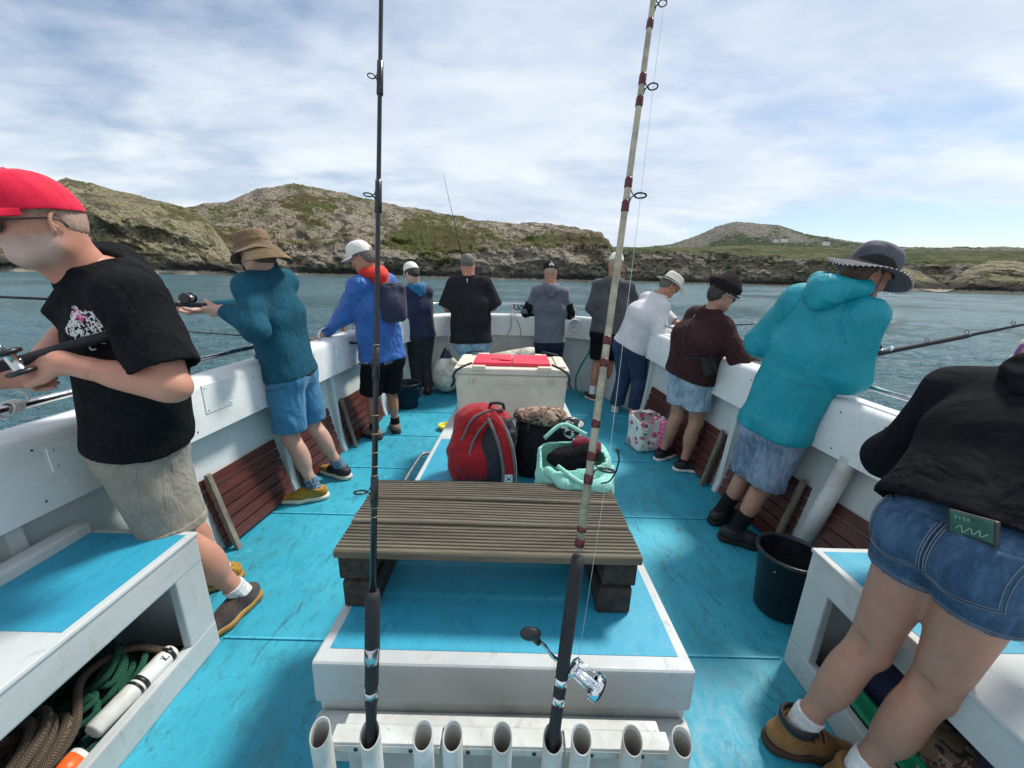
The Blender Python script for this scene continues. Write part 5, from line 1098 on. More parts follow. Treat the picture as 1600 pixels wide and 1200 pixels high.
def person(key, o):
    """o: options. joints in world metres"""
    J = {k: V3(v) for k, v in JOINTS[key].items()}; s = o.get('s', .96); res = o.get('res', .009); b = o.get('build', 1.0)
    J.update({k: V3(v) for k, v in o.get('J', {}).items()})
    pel, neck = J['pel'], J['neck']; u = unit(J.get('shc', neck)-pel)
    f0 = hdir(o['yaw']); r = unit(np.cross(f0, u)); f = np.cross(u, r)
    pf = hdir(o.get('hipyaw', o['yaw'])); pr = unit(np.cross(pf, (0, 0, 1)))
    shc = J['shc'] if 'shc' in J else neck-u*.095*s; hw = (o.get('sh', .175)-.022)*s
    bend = o.get('bend', 0.0)      # rounded back: chest pushed backwards
    ch = pel+(shc-pel)*.68-f*bend
    shL, shR = shc-r*hw+f*o.get('shf', .0), shc+r*hw+f*o.get('shf', .0)
    la, lf = .285*s, .25*s
    wrL, wrR = J['wrL'], J['wrR']
    def clampw(sh, w):
        d = w-sh; L = np.linalg.norm(d); return sh+d*min(1, (la+lf)*.985/L)
    wrL, wrR = clampw(shL, wrL), clampw(shR, wrR)
    la, lf = la*o.get('arml', 1), lf*o.get('arml', 1)
    elL, elR = ik(shL, wrL, la, lf, J['elL']), ik(shR, wrR, la, lf, J['elR'])
    if o.get('fixL'): elL, wrL = J['elL'], J['wrL']
    hipL, hipR = pel-pr*.085*s*b-V3((0, 0, .02)), pel+pr*.085*s*b-V3((0, 0, .02))
    anL, anR = J['anL'].copy(), J['anR'].copy()
    for a, k in ((anL, 'liftL'), (anR, 'liftR')): a[2] = (.085 if not o.get(k) else .085+o[k])*s
    tl, sl = .425*s, .40*s
    def legfit(h, a):
        L = np.linalg.norm(h-a); return max(L*1.012/(tl+sl), .80)
    kL, kR = legfit(hipL, anL), legfit(hipR, anR)
    knL, knR = ik(hipL, anL, tl*kL, sl*kL, J['knL']+pf*.12), ik(hipR, anR, tl*kR, sl*kR, J['knR']+pf*.12)
    H = head_frame(J['head'], o['hyaw'], o.get('hpitch', 15), o.get('hroll', 0)); hc, hr, hf, hu = H
    belly = o.get('belly', 0.0); dr = o.get('depth', 1.0); tw = o.get('tw', .082); hwp = o.get('hipw', .075); lg = o.get('leg', 1.0); blg = o.get('bodyleg', 1.0)*lg
    # ---- body
    tor = [Cone(pel-pr*hwp*s*b, ch-r*tw*s*b, .090*s*b*dr, .094*s*b*dr), Cone(pel+pr*hwp*s*b, ch+r*tw*s*b, .090*s*b*dr, .094*s*b*dr), Cone(ch-r*tw*s*b, shc-r*.06*s-u*.035, .094*s*b*dr, .072*s), Cone(ch+r*tw*s*b, shc+r*.06*s-u*.035, .094*s*b*dr, .072*s),
           Cone(shL, shR, .054*s), Cone(neck-u*.035*s, shL+u*.006, .042*s, .046*s), Cone(neck-u*.035*s, shR+u*.006, .042*s, .046*s)]
    tor += [Cone(pel, ch, .092*s*b*dr, .097*s*b*dr), Cone(ch, shc-u*.03, .097*s*b*dr, .078*s)]
    if belly: tor.append(Ell(pel+(shc-pel)*.32+f*(.06+belly*.3), ((.13+belly*.3)*s*b, (.10+belly*.6)*s, .17*s), (r, f, u)))
    gf = o.get('glu', .8); glu = [Ell(hipL-pf*.045*s*gf, (.085*s*b*gf, .085*s*b*gf, .10*s)), Ell(hipR-pf*.045*s*gf, (.085*s*b*gf, .085*s*b*gf, .10*s))]
    skull = hc-hf*.012*s-hu*.03*s
    body = [Part(tor+glu, .05), Part([Cone(neck-u*.05, neck+(skull-neck)*.3, .054*s, .050*s)], .03)]
    arm = o.get('arm', 1.0)
    def armp(sh, el, wr): return Part([Cone(sh, el, .050*s*arm, .040*s*arm), Cone(sh+(el-sh)*.25, sh+(el-sh)*.75, .048*s*arm, .043*s*arm), Cone(el, wr, .040*s*arm, .026*s*arm), Cone(el+(wr-el)*.10, el+(wr-el)*.5, .044*s*arm, .036*s*arm)], .02)
    def legp(h, k, a, fr): 
        n = unit(np.cross(pr, k-a)); n = n if float(n@pf) > 0 else -n; cf = k+(a-k)*.30-n*.020*s
        return Part([Cone(h, k, .083*s*blg, .054*s*blg), Cone(k, k+(a-k)*.5, .050*s*blg, .045*s*blg), Ell(cf, (.049*s*blg, .050*s*blg, .115*s), (pr, n, unit(k-a))), Cone(k+(a-k)*.4, a, .043*s*blg, .032*s), Cone(a, a-V3((0, 0, .03)), .034*s, .032*s), Ell(k+n*.018*s, (.040*s*lg, .036*s, .052*s), (pr, n, unit(k-a)))], .025)
    body += [armp(shL, elL, wrL), armp(shR, elR, wrR), legp(hipL, knL, anL, 1), legp(hipR, knR, anR, 1)]
    F = Field(body, res)
    for p in body: F.add(p, .03)
    for h, k, a in ((hipL, knL, anL), (hipR, knR, anR)):
        n = unit(np.cross(pr, k-a)); n = n if float(n@pf) > 0 else -n; F.cut(Part([Ell(k-n*.062*s*blg+unit(k-a)*.005, (.020*s, .016*s, .040*s), (pr, n, unit(k-a)))]), .022)
    ms = [F.mesh(2)]
    nk_ = o.get('nk', 1); hv = head_mesh(H, s*.95, o.get('hres', .0055), o.get('fat', 1.0), Part([Cone(neck-u*.05*s-f*.008, skull+hu*.012, .060*s*nk_, .055*s*nk_), Cone(neck-u*.05*s+f*.02, hc+hf*.018*s-hu*.05*s, .052*s*nk_, .045*s*nk_)], .03)); ms.append(hv)
    hands = {}
    for sd_, el, wr, rr in (('L', elL, wrL, r), ('R', elR, wrR, -r)):
        hd = o.get('hand'+sd_, {}); d = unit(V3(hd.get('d', wr-el))); up = V3(hd.get('up', (0, 0, 1))); side = V3(hd.get('side', rr))
        w2 = wr+d*.018
        HP = Part(hand_parts(w2, d, up, side, hd.get('curl', 60), s*hd.get('s', 1.0), hd.get('spread', 0), hd.get('thumb', 35)), .006); AP = Part([Cone(el+(wr-el)*.75, wr, .030*s*arm, .025*s*arm), Cone(wr, w2+d*.02, .025*s*arm, .022*s)], .02)
        Fh = Field([HP, AP], o.get('hdres', .0045)); Fh.add(AP, .01); Fh.add(HP, .012); ms.append(Fh.mesh(1)); hands[sd_] = w2+d*.075*s
    v, q = merge(ms)
    base = (anL+anR)/2; base[2] = 0
    root = raw_mesh('person', v-base, q, o['skin']); root.location = base; root.matrix_world = Matrix.Translation(Vector(base)); 
    tag(root, o['label'], 'person')
    if 'beard' in o:
        dl = (v-hc); z, y, x = dl@hu, dl@hf, dl@hr
        m = (1/(1+np.exp((z+.026)*220)))*(1/(1+np.exp(-(y-.0+.2*(z+.05))*160)))*(1/(1+np.exp(-(z+.098+.35*y)*150)))*(np.linalg.norm(dl, axis=1) < .16)
        at = root.data.attributes.new('beard', 'FLOAT', 'POINT'); at.data.foreach_set('value', np.clip(m*o['beard'], 0, 1).astype(np.float32))
    # ---- hair
    if o.get('hair'):
        hm, lo_z, thk = o['hair'], o.get('hair_z', -.035), o.get('hair_t', .008); qh = lambda x, y, z: hc+(hr*x+hf*y+hu*z)*s
        hp = Part([Ell(qh(0, -.012, .028), ((.074+thk)*s, (.094+thk)*s, (.088+thk)*s), (hr, hf, hu)), Ell(qh(0, -.035, -.015), ((.062+thk)*s, (.052+thk)*s, (.055+thk)*s), (hr, hf, hu))], .03,
                  cuts=[(qh(0, .045, .05), unit(hf*.8-hu*.7)), (qh(0, 0, lo_z), unit(-hu*.8+hf*.35)), (qh(0, .012, 0), unit(hf*.9-hu*.45))], kc=.012)
        if o.get('top', .055) is not None: hp.cuts.append((V3(qh(0, 0, o.get('top', .055))), unit(hu)))
        F = Field([hp], .0065); F.add(hp, .01)
        for sx in (-1, 1): F.cut(Part([Ell(qh(sx*.085, -.006, -.004), (.02*s, .026*s, .036*s), (hr, hf, hu))]), .01)
        vv, qq = F.mesh(1); vv = folds(vv, qq, .0035, 70, hu, 3.0, .2); raw_mesh('hair', vv, qq, MAT[hm], parent=root)
    K = dict(J=J, s=s, u=u, r=r, f=f, pr=pr, pf=pf, pel=pel, neck=neck, shc=shc, ch=ch, shL=shL, shR=shR, elL=elL, elR=elR, wrL=wrL, wrR=wrR, hipL=hipL, hipR=hipR, knL=knL, knR=knR, anL=anL, anR=anR, H=H, root=root, o=o, tor=tor, glu=glu, body=body, hands=hands, res=res, b=b, lg=lg, dr=dr, tw=tw, hwp=hwp, hw=hw)
    return K
def top(K, mat, name='jacket', loose=.022, hem=.0, sleeve='long', th=.010, flare=.02, amp=.006, freq=9, seed=1.0, res=None, hemtilt=0.0, slf=.95, sloose=None, collar=.012, ns=0.35, hemf=None, neck_cut=.02, cuff=1.0, backhem=0):
    s, u, r, f, pel, ch, shc, neck = K['s'], K['u'], K['r'], K['f'], K['pel'], K['ch'], K['shc'], K['neck']; b = K['b']; sl = loose if sloose is None else sloose; dr = K['dr']; pr = K['pr']
    hp = pel-u*(hem+.10); tw = K['tw']; hwp = K['hwp']
    tor = [Cone(hp-pr*(hwp+.01)*s*b, pel-pr*hwp*s*b, .090*s*b*dr+loose+flare, .091*s*b*dr+loose+flare*.5), Cone(hp+pr*(hwp+.01)*s*b, pel+pr*hwp*s*b, .090*s*b*dr+loose+flare, .091*s*b*dr+loose+flare*.5),
           Cone(pel-pr*hwp*s*b, ch-r*tw*s*b, .091*s*b*dr+loose+flare*.5, .095*s*b*dr+loose), Cone(pel+pr*hwp*s*b, ch+r*tw*s*b, .091*s*b*dr+loose+flare*.5, .095*s*b*dr+loose),
           Cone(ch-r*tw*s*b, shc-r*.06*s-u*.035, .095*s*b*dr+loose, .073*s+loose*.7), Cone(ch+r*tw*s*b, shc+r*.06*s-u*.035, .095*s*b*dr+loose, .073*s+loose*.7),
           Cone(hp, ch, .093*s*b*dr+loose+flare*.6, .098*s*b*dr+loose), Cone(ch, shc-u*.03, .098*s*b*dr+loose, .080*s+loose*.7),
           Cone(K['shL'], K['shR'], .055*s+loose*.6), Cone(neck-u*.037*s, K['shL']+u*.006, .044*s+loose*.45, .048*s+loose*.5), Cone(neck-u*.037*s, K['shR']+u*.006, .044*s+loose*.45, .048*s+loose*.5)]+[g_.grow(loose*.8) for g_ in K['glu'] if hem > -.02]
    for e in K['tor']:
        if isinstance(e, Ell): tor.append(e.grow(loose))
    nr = .056*s*K['o'].get('nk', 1)+.004+th+collar*.3
    parts = [Part(tor, .05, cuts=[(pel-u*hem, unit(-u+f*hemtilt))]), Part([Cone(neck-u*.05*s, neck+u*.10, nr+.004, nr)], .02, cuts=[(neck+u*neck_cut, unit(u-f*.25))])]
    arm = K['o'].get('arm', 1.0)
    for sh, el, wr in ((K['shL'], K['elL'], K['wrL']), (K['shR'], K['elR'], K['wrR'])):
        if sleeve == 'none': break
        e2 = el+(el-sh)*.0
        if sleeve == 'short':
            fr = slf; end = sh+(el-sh)*fr; parts.append(Part([Cone(sh, sh+(el-sh)*(fr+.25), .056*s*arm+sl*.8, .050*s*arm+sl*1.5)], .02, cuts=[(end, el-sh)]))
        else:
            d = unit(wr-el); end = el+(wr-el)*slf
            parts.append(Part([Cone(sh, el, .052*s*arm+sl*.9, .041*s*arm+sl)], .03))
            parts.append(Part([Cone(el, wr+d*.05, .041*s*arm+sl, (.027*s*arm+sl*.5)*cuff)], .03, cuts=[(end, d)]))
    rs = res or max(.0065, K['res']*.85)
    o = shell(name, parts, th, rs, mat, K['root'], .04, fold=(amp, freq, u, seed, ns))
    return o
def bottoms(K, mat, name='shorts', length=.9, loose=.02, th=.010, flare=.02, waist=.06, amp=.006, freq=9, seed=2.0, res=None, kfrac=None, hemtilt=0.0):
    """length: 1 = knee, 2 = ankle"""
    s, pel, pr, pf, u = K['s'], K['pel'], K['pr'], K['pf'], K['u']; b, lg, dr = K['b'], K['lg'], K['dr']; wa = pel+u*(waist+.08); hwp = K['hwp']
    parts = [Part([Cone(pel-pr*hwp*s*b, wa-pr*(hwp-.005)*s*b, .090*s*b*dr+loose, .090*s*b*dr+loose*.6), Cone(pel+pr*hwp*s*b, wa+pr*(hwp-.005)*s*b, .090*s*b*dr+loose, .090*s*b*dr+loose*.6)]+[g_.grow(loose*.9) for g_ in K['glu']], .05, cuts=[(pel+u*waist, u)])]
    for h, k, a in ((K['hipL'], K['knL'], K['anL']), (K['hipR'], K['knR'], K['anR'])):
        if length <= 1.25:
            L = length; end = h+(k-h)*L; d = unit(k-h); parts.append(Part([Cone(h+V3((0, 0, .01)), h+(k-h)*(L+.22), .086*s*lg+loose*.9, (.083+(.056-.083)*L)*s*lg+loose*.8+flare*.8)], .03, cuts=[(end, unit(d+pf*hemtilt))]))
        else:
            d = unit(a-k); end = k+(a-k)*(length-1); parts.append(Part([Cone(h+V3((0, 0, .01)), k, .088*s*lg+loose, .060*s*lg+loose), Cone(k, a-V3((0, 0, .08)), .060*s*lg+loose, .045*s+loose+flare)], .03, cuts=[(end, V3((0, 0, -1)))]))
    rs = res or max(.0065, K['res']*.85)
    return shell(name, parts, th, rs, mat, K['root'], .012, fold=(amp, freq, unit(K['knL']-K['hipL']), seed, .6))
def hood(K, mat, name='hood', sz=1.0, back=.05, up_=.02, seed=3.0, lining=None):
    """a hood lying folded behind the neck"""
    s, u, r, f, neck = K['s'], K['u'], K['r'], K['f'], K['neck']; c = neck+u*(up_)*s-f*.01
    P = []
    for t in np.linspace(-2.3, 2.3, 11):
        q = c+(r*math.sin(t)*.085*sz-f*math.cos(t)*.075*sz-u*(.02*math.cos(t)))*s; P.append(q)
    parts = [Part([Cone(a, b_, (.030+.012*math.cos(t_))*sz*s, (.030+.012*math.cos(t_))*sz*s) for a, b_, t_ in zip(P, P[1:], np.linspace(-2, 2, 10))]+[Ell(c-f*(.075+back)*s-u*.045*s, (.085*sz*s, .05*s*sz, .075*sz*s), (r, f, u)), Cone(c-f*.09*s-u*.02*s, c-f*(.10+back)*s-u*.11*s, .04*sz*s, .022*s)], .03)]
    return solid(name, parts, .0075, mat, K['root'], .02, fold=(.008, 14, r, seed, .5), cuts=[Part([Ell(c+f*.02*s+u*.02*s, (.062*sz*s, .07*sz*s, .09*s), (r, f, u))], .01)])
def socks(K, mat, h=.10, only=None, t=.006):
    for sd_, k, a in (('L', K['knL'], K['anL']), ('R', K['knR'], K['anR'])):
        if only and sd_ != only: continue
        s = K['s']; e = a+unit(k-a)*h; d = unit(k-a)
        p = Part([Cone(a-V3((0, 0, .035)), a, .036*s+t, .035*s+t), Cone(a, e+d*.05, .035*s+t, (.037+h*.06)*s+t)], .01, cuts=[(e, d)]); shell('sock', [p], .006, .005, mat, K['root'], .005, fold=(.0015, 60, d, 1.0, 2.0))
def glasses(K, mat, lens):
    c, r, f, u = K['H']; s = K['s']; q = lambda x, y, z: Vector(c+(r*x+f*y+u*z)*s); e = empty('sunglasses', q(0, .1, .012)); e.parent = K['root']; e.matrix_parent_inverse = K['root'].matrix_world.inverted()
    g = G()
    for sx in (-1, 1):
        g.tube([q(sx*(.033+.028*math.cos(a)), .101-.012*abs(sx*(.033+.028*math.cos(a)))/.06, .006+.020*math.sin(a)) for a in [2*math.pi*k/20 for k in range(20)]], .0026*s, 8, closed=True)
        g.tube(spline([q(sx*.061, .092, .016), q(sx*.072, .06, .016), q(sx*.080, .0, .014), q(sx*.082, -.02, .004), q(sx*.080, -.032, -.012)], 5), .0024*s, 8)
    g.tube([q(-.007, .103, .012), q(0, .106, .014), q(.007, .103, .012)], .0025*s, 8); g.build('frame', mat, e)
    for sx in (-1, 1):
        g = G(); g._new([q(sx*(.033+.026*math.cos(a)), .1005-.012*abs(.033+.026*math.cos(a)*sx*sx)/.06, .006+.018*math.sin(a)) for a in [2*math.pi*k/20 for k in range(20)]], [tuple(range(20))]); g.build('lens', lens, e)
# ================================================================ THE ANGLERS
F_black = fabric('black_jersey', (.009, .0095, .011), .9, wr=.5, var=.3)
F_black2 = fabric('black_softshell', (.0075, .008, .010), .85, wr=.6, var=.2, foldscale=7)
F_khaki = fabric('khaki_cotton', (.245, .225, .185), .9, var=.18, wr=.7)
F_fleece = fabric('teal_fleece', (.011, .080, .125), .97, var=.2, sheen=.0, weave=500)
F_maroon_in = fabric('maroon_cotton', (.10, .015, .03), .9)
F_skyshort = fabric('sky_blue_shorts', (.04, .18, .33), .75, var=.15, wr=.7)
F_blue = fabric('cobalt_insulated', (.020, .115, .40), .5, var=.2, wr=.9, foldscale=16)
F_red = fabric('red_lining', (.62, .028, .018), .7, var=.15)
F_navy = fabric('navy_shell', (.016, .020, .055), .7, var=.25)
F_teal = fabric('turquoise_waterproof', (.002, .275, .345), .5, var=.12, wr=.8, foldscale=6, sheen=0)
F_bluehood = fabric('blue_hood_lining', (.01, .12, .25), .7)
F_grey = fabric('grey_marl', (.115, .125, .150), .9, var=.2)
F_grey2 = fabric('charcoal_marl', (.072, .074, .082), .93, var=.3)
F_white = fabric('white_knit', (.62, .61, .62), .95, var=.10, weave=300, sheen=.3)
F_brown = fabric('brown_jersey', (.040, .015, .016), .9, var=.3)
F_dgrey = fabric('grey_trousers', (.030, .031, .035), .85, var=.25)
F_navyt = fabric('navy_trousers', (.013, .016, .035), .85)
D_light = denim('bleached_denim', (.22, .32, .42), (.42, .52, .62)); D_mid = denim('faded_denim', (.12, .18, .27), (.26, .34, .45)); D_dark = denim('indigo_denim', (.015, .032, .075), (.03, .06, .13), .4); D_blue = denim('blue_denim', (.022, .062, .130), (.055, .12, .21), .5)
F_cap_red = fabric('red_cap_cotton', (.68, .008, .045), .75, var=.08, wr=.25); F_cap_white = fabric('white_cap_cotton', (.74, .71, .64), .8, var=.06, wr=.3); F_hat_tan = fabric('tan_hat_cotton', (.175, .115, .062), .9, wr=.6); F_hat_grey = fabric('grey_hat_cloth', (.085, .083, .105), .85, wr=.5); F_straw = fabric('panama_straw', (.72, .68, .58), .8, var=.08, wr=.15, weave=300); F_cap_dark = fabric('dark_cap_cloth', (.022, .017, .019), .95, wr=.6)
F_sockw = fabric('white_sock', (.68, .68, .68), .95, wr=.2); F_sockb = fabric('black_sock', (.015, .015, .018), .95); F_sockp = fabric('blue_patterned_sock', (.05, .10, .16), .95, mottle=((.25, .35, .42), 90))
S_brown = fabric('grey_brown_mesh', (.060, .045, .042), .8, wr=.2); S_amber = plain('amber_sole', (.30, .17, .035), .6, var=.25); S_mustard = fabric('mustard_mesh', (.42, .24, .025), .7, mottle=((.20, .10, .02), 60), wr=.2); S_cream = plain('cream_sole', (.62, .58, .47), .6); S_black = plain('black_shoe', (.014, .014, .016), .6, bump=.3); S_blks = plain('black_sole', (.012, .012, .013), .8); S_tan = fabric('tan_suede', (.22, .155, .105), .85, wr=.2); S_lbrown = plain('brown_leather', (.055, .028, .018), .5, bump=.3); S_white = plain('white_sole', (.7, .7, .68), .5); S_boot = fabric('wheat_nubuck', (.215, .105, .032), .8, wr=.25, var=.2); S_bootsole = plain('boot_sole', (.045, .022, .012), .8)
lace_b = plain('black_lace', (.012, .012, .013), .9)

def stitch(K, o, pts3, mat, rad=.0012, name='stitching'):
    """thread lines dropped on the garment from outside"""
    B = bvh(o); g = G()
    for (c, r_, u_, n_, pts) in pts3: stroke(g, B, c, r_, u_, n_, pts, rad, .0006)
    if len(g.bm.verts): return g.build(name, mat, K['root'])
    g.bm.free()

# ---- 1 red cap, black T-shirt
def P1_():
    K = person('P1', dict(label='man in red cap, sunglasses, black T-shirt and khaki shorts leaning on the left gunwale', skin=MAT['skin1'], yaw=-140, hipyaw=-128, hyaw=-158, hpitch=12, s=1.0, res=.008, build=1.0, sh=.19, depth=1.22, belly=.0, hres=.0038, hdres=.0038, beard=.9, fat=1.0, nk=1.12, arm=1.10, leg=1.12,
        handL=dict(d=(-.75, -.05, -.30), up=(-.25, -.95, .35), curl=62, side=(0, 0, 1)), handR=dict(d=(-.6, -.6, .1), up=(-.3, .7, -.6), curl=60, side=(.2, -.3, 1)), hair='hair_short', hair_t=.0035, hair_z=-.01))
    cap(K['H'], 1.0, F_cap_red, K['root'], up=.036, hgt=.100)
    glasses(K, MAT['black_plastic'], MAT['lens'])
    t = top(K, F_black, 't_shirt', .020, -.055, 'short', th=.009, flare=.02, amp=.006, freq=8, seed=4, slf=.80, sloose=.028, res=.0068, neck_cut=-.004)
    # faded scribble print on the chest
    B = bvh(t); f, r, u = K['f'], K['r'], K['u']; pn = unit(f*.72-r*.70); pa = unit(np.cross(u, pn)); c = K['ch']+u*.10; rg = random.Random(5)
    for nm, mt, n_, x0, x1, y0, y1 in (('chest_print', plain('white_print', (.72, .72, .72), .7), 120, -.07, .075, -.045, .045), ('pink_print', plain('pink_print', (.65, .10, .30), .7), 26, -.07, .0, .005, .035)):
        g = G()
        for k in range(n_):
            a, b_ = rg.uniform(x0, x1)+.0, rg.uniform(y0, y1); ln = rg.uniform(.008, .028)
            if b_ > .03 and a < .0: continue
            stroke(g, B, c, pa, u, pn, [(a, b_), (a+ln*.5, b_+rg.uniform(-.012, .012)), (a+ln, b_+rg.uniform(-.008, .008))], rg.uniform(.0012, .0028), -.0003, 5, 3)
        if len(g.bm.verts): g.build(nm, mt, K['root'])
    sh = bottoms(K, F_khaki, 'shorts', .80, .026, th=.010, flare=.020, waist=.07, amp=.0065, freq=11, seed=6)
    # turned-up hems
    for h, k in ((K['hipL'], K['knL']), (K['hipR'], K['knR'])):
        d = unit(k-h); e = h+(k-h)*.80; p = Part([Cone(e-d*.03, e+d*.05, .118, .118)], .01, cuts=[(e+d*.004, d), (e-d*.034, -d)]); shell('turn_up', [p], .008, .006, F_khaki, K['root'], .005, fold=(.003, 14, d, 2.0, .6))
    stitch(K, sh, [(K['pel'], K['pr'], K['u'], -K['pf'], [(.03, .05), (.035, -.03), (.10, -.04), (.105, .04)]), (K['pel'], -K['pf'], K['u'], -K['pr'], [(.05, .05), (.02, -.02), (-.03, -.05), (-.07, -.055)]), (K['pel'], -K['pf'], K['u'], -K['pr'], [(.0, .06), (.0, -.08), (.005, -.22)])], plain('khaki_thread', (.30, .27, .22), .9))
    socks(K, F_sockw, .065)
    shoe(K['root'], K['anL'], -165, 1.03, S_brown, S_amber, side=-1, lace=lace_b); shoe(K['root'], K['anR'], -130, 1.03, S_mustard, S_amber, side=1, lace=lace_b)
    return K
def P2_():
    K = person('P2', dict(label='man in tan bucket hat, teal fleece and sky blue shorts at the left gunwale', skin=MAT['skin2'], yaw=-80, hipyaw=-88, hyaw=-72, hpitch=18, s=.97, res=.009, build=.93, sh=.168, leg=.98, hdres=.0045,
        handL=dict(d=(-.95, .1, -.15), up=(.1, -.75, -.5), curl=62, side=(0, 0, 1)), handR=dict(d=(-.9, -.3, -.2), up=(0, .2, -1), curl=60), hair='hair_brown', fixL=True))
    e = empty('bucket_hat', Vector(K['H'][0])); e.parent = K['root']; e.matrix_parent_inverse = K['root'].matrix_world.inverted()
    brimmed(K['H'], 1.0, F_hat_tan, e, [(1.0, .0), (1.01, .025), (1.0, .05), (.97, .07), (.90, .088), (.75, .100), (.5, .106), (.2, .108), (.01, .108)], [(.0, .0), (.016, -.008), (.032, -.020), (.045, -.034)], 'crown_and_brim', droop=lambda a, x: .010*math.sin(2*a+1)*x/.06+.006*math.sin(5*a)*x/.06, up=.035)
    brimmed(K['H'], 1.0, F_hat_tan, e, [(1.03, .030), (1.035, .052)], [(.0, .03)], 'hat_band', up=.030)
    c, r, f, u = K['H']; rows = [[Vector(c+(r*(.10+.016*j)*math.cos(a)+f*((.115+.014*j)*math.sin(a)-.01)+u*(.03-.024*j))*1.0) for a in np.linspace(R(195), R(345), 16)] for j in range(5)]
    sheet_obj(rows, 'neck_flap', F_hat_tan, e, .003)
    top(K, F_fleece, 'fleece', .022, .0, 'long', th=.011, flare=.012, amp=.004, freq=5, seed=8, slf=.97, sloose=.024, neck_cut=.055, res=.0075)
    top(K, F_maroon_in, 't_shirt', .014, .022, 'none', th=.008, flare=.014, amp=.003, freq=9, seed=9)
    sh = bottoms(K, F_skyshort, 'shorts', .84, .028, th=.009, flare=.026, waist=.05, amp=.0075, freq=9, seed=12, res=.0075)
    stitch(K, sh, [(K['pel'], -K['pf'], K['u'], -K['pr'], [(-.07, -.07), (.0, -.055), (.065, -.035)])], plain('grey_zip', (.05, .07, .09), .6), .003, 'pocket_zip')
    socks(K, F_sockp, .085)
    shoe(K['root'], K['anL'], -108, 1.02, S_mustard, S_cream, side=-1, lace=lace_b); shoe(K['root'], K['anR'], -70, 1.02, S_black, S_cream, side=1, toe_mat=S_mustard, lace=lace_b)
    return K
def P3_():
    K = person('P3', dict(label='man in white cap and cobalt blue jacket with red hood, leaning over the left gunwale', skin=MAT['skin3'], yaw=-62, hipyaw=-42, hyaw=-92, hpitch=26, s=.98, res=.010, sh=.18, leg=.92, build=1.04, hair='hair_grey', hair_z=-.045, nk=1.05,
        handL=dict(d=(-.7, .1, -.35), up=(0, .1, 1), curl=45), hdres=.005))
    cap(K['H'], .98, F_cap_white, K['root'], up=.040)
    top(K, F_blue, 'jacket', .030, .0, 'long', th=.012, flare=.0, amp=.010, freq=9, seed=15, slf=.90, sloose=.030, ns=1.2, neck_cut=.03)
    top(K, denim('check_shirt', (.10, .10, .16), (.35, .33, .36)), 'shirt', .016, .03, 'none', th=.008, flare=.008, amp=.003, freq=9, seed=9)
    hood(K, F_red, 'hood_lining', 1.05, back=.01, up_=.015, seed=5)
    bottoms(K, F_black, 'shorts', .92, .030, flare=.026, waist=.05, amp=.007, freq=9, seed=16)
    socks(K, F_sockb, .07); shoe(K['root'], K['anL'], -60, 1.0, S_tan, S_blks, side=-1, toe_mat=S_tan, res=.006); shoe(K['root'], K['anR'], -28, 1.0, S_tan, S_blks, side=1, res=.006, toe_mat=S_black)
    return K
def P4_():
    K = person('P4', dict(bodyleg=.78, label='person in white cap and navy hooded coat at the left bow', skin=MAT['skin2'], yaw=-34, hyaw=-45, hpitch=28, s=.92, res=.011, sh=.16, build=.92, hair='hair_dark', hair_z=-.05, hdres=.006))
    c_ = cap(K['H'], .95, F_cap_white, K['root'])
    top(K, F_navy, 'coat', .026, .01, 'long', th=.012, flare=.030, amp=.009, freq=6, seed=21, ns=.3, neck_cut=.03, res=.009)
    hood(K, F_bluehood, 'hood', 1.0, back=.02, up_=.0, seed=7)
    bottoms(K, F_dgrey, 'trousers', 1.93, .020, flare=.008, waist=.06, amp=.006, freq=9, seed=22, res=.009)
    shoe(K['root'], K['anL'], -35, .95, S_lbrown, S_blks, side=-1, boot=True, res=.007); shoe(K['root'], K['anR'], -12, .95, S_lbrown, S_blks, side=1, boot=True, res=.007)
    return K
def P5_():
    K = person('P5', dict(bodyleg=.78, label='balding man in loose black T-shirt and pale jeans facing the bow', skin=MAT['skin3'], yaw=6, hyaw=2, hpitch=22, s=1.02, res=.011, sh=.20, build=1.16, depth=1.15, belly=.05, top=.075, hair='hair_grey', hair_z=-.04, nk=1.2, fat=1.12, arm=1.15, hdres=.006))
    c, r, f, u = K['H']; s = 1.0
    top(K, fabric('washed_black', (.020, .020, .023), .85, var=.2), 't_shirt', .032, .0, 'short', th=.010, flare=.012, amp=.008, freq=6, seed=31, slf=1.0, sloose=.045, ns=.35, res=.009)
    bottoms(K, D_light, 'jeans', 1.95, .024, flare=.012, waist=.05, amp=.006, freq=9, seed=32, res=.009)
    shoe(K['root'], K['anL'], -8, 1.0, S_black, S_blks, side=-1, res=.008); shoe(K['root'], K['anR'], 14, 1.0, S_black, S_blks, side=1, res=.008)
    g = G(); B_ = K['neck']-K['f']*.11-K['u']*.03; g.tube([Vector(B_), Vector(B_-K['u']*.05)], .004, 6); g.build('shirt_label', F_sockw, K['root'])
    return K
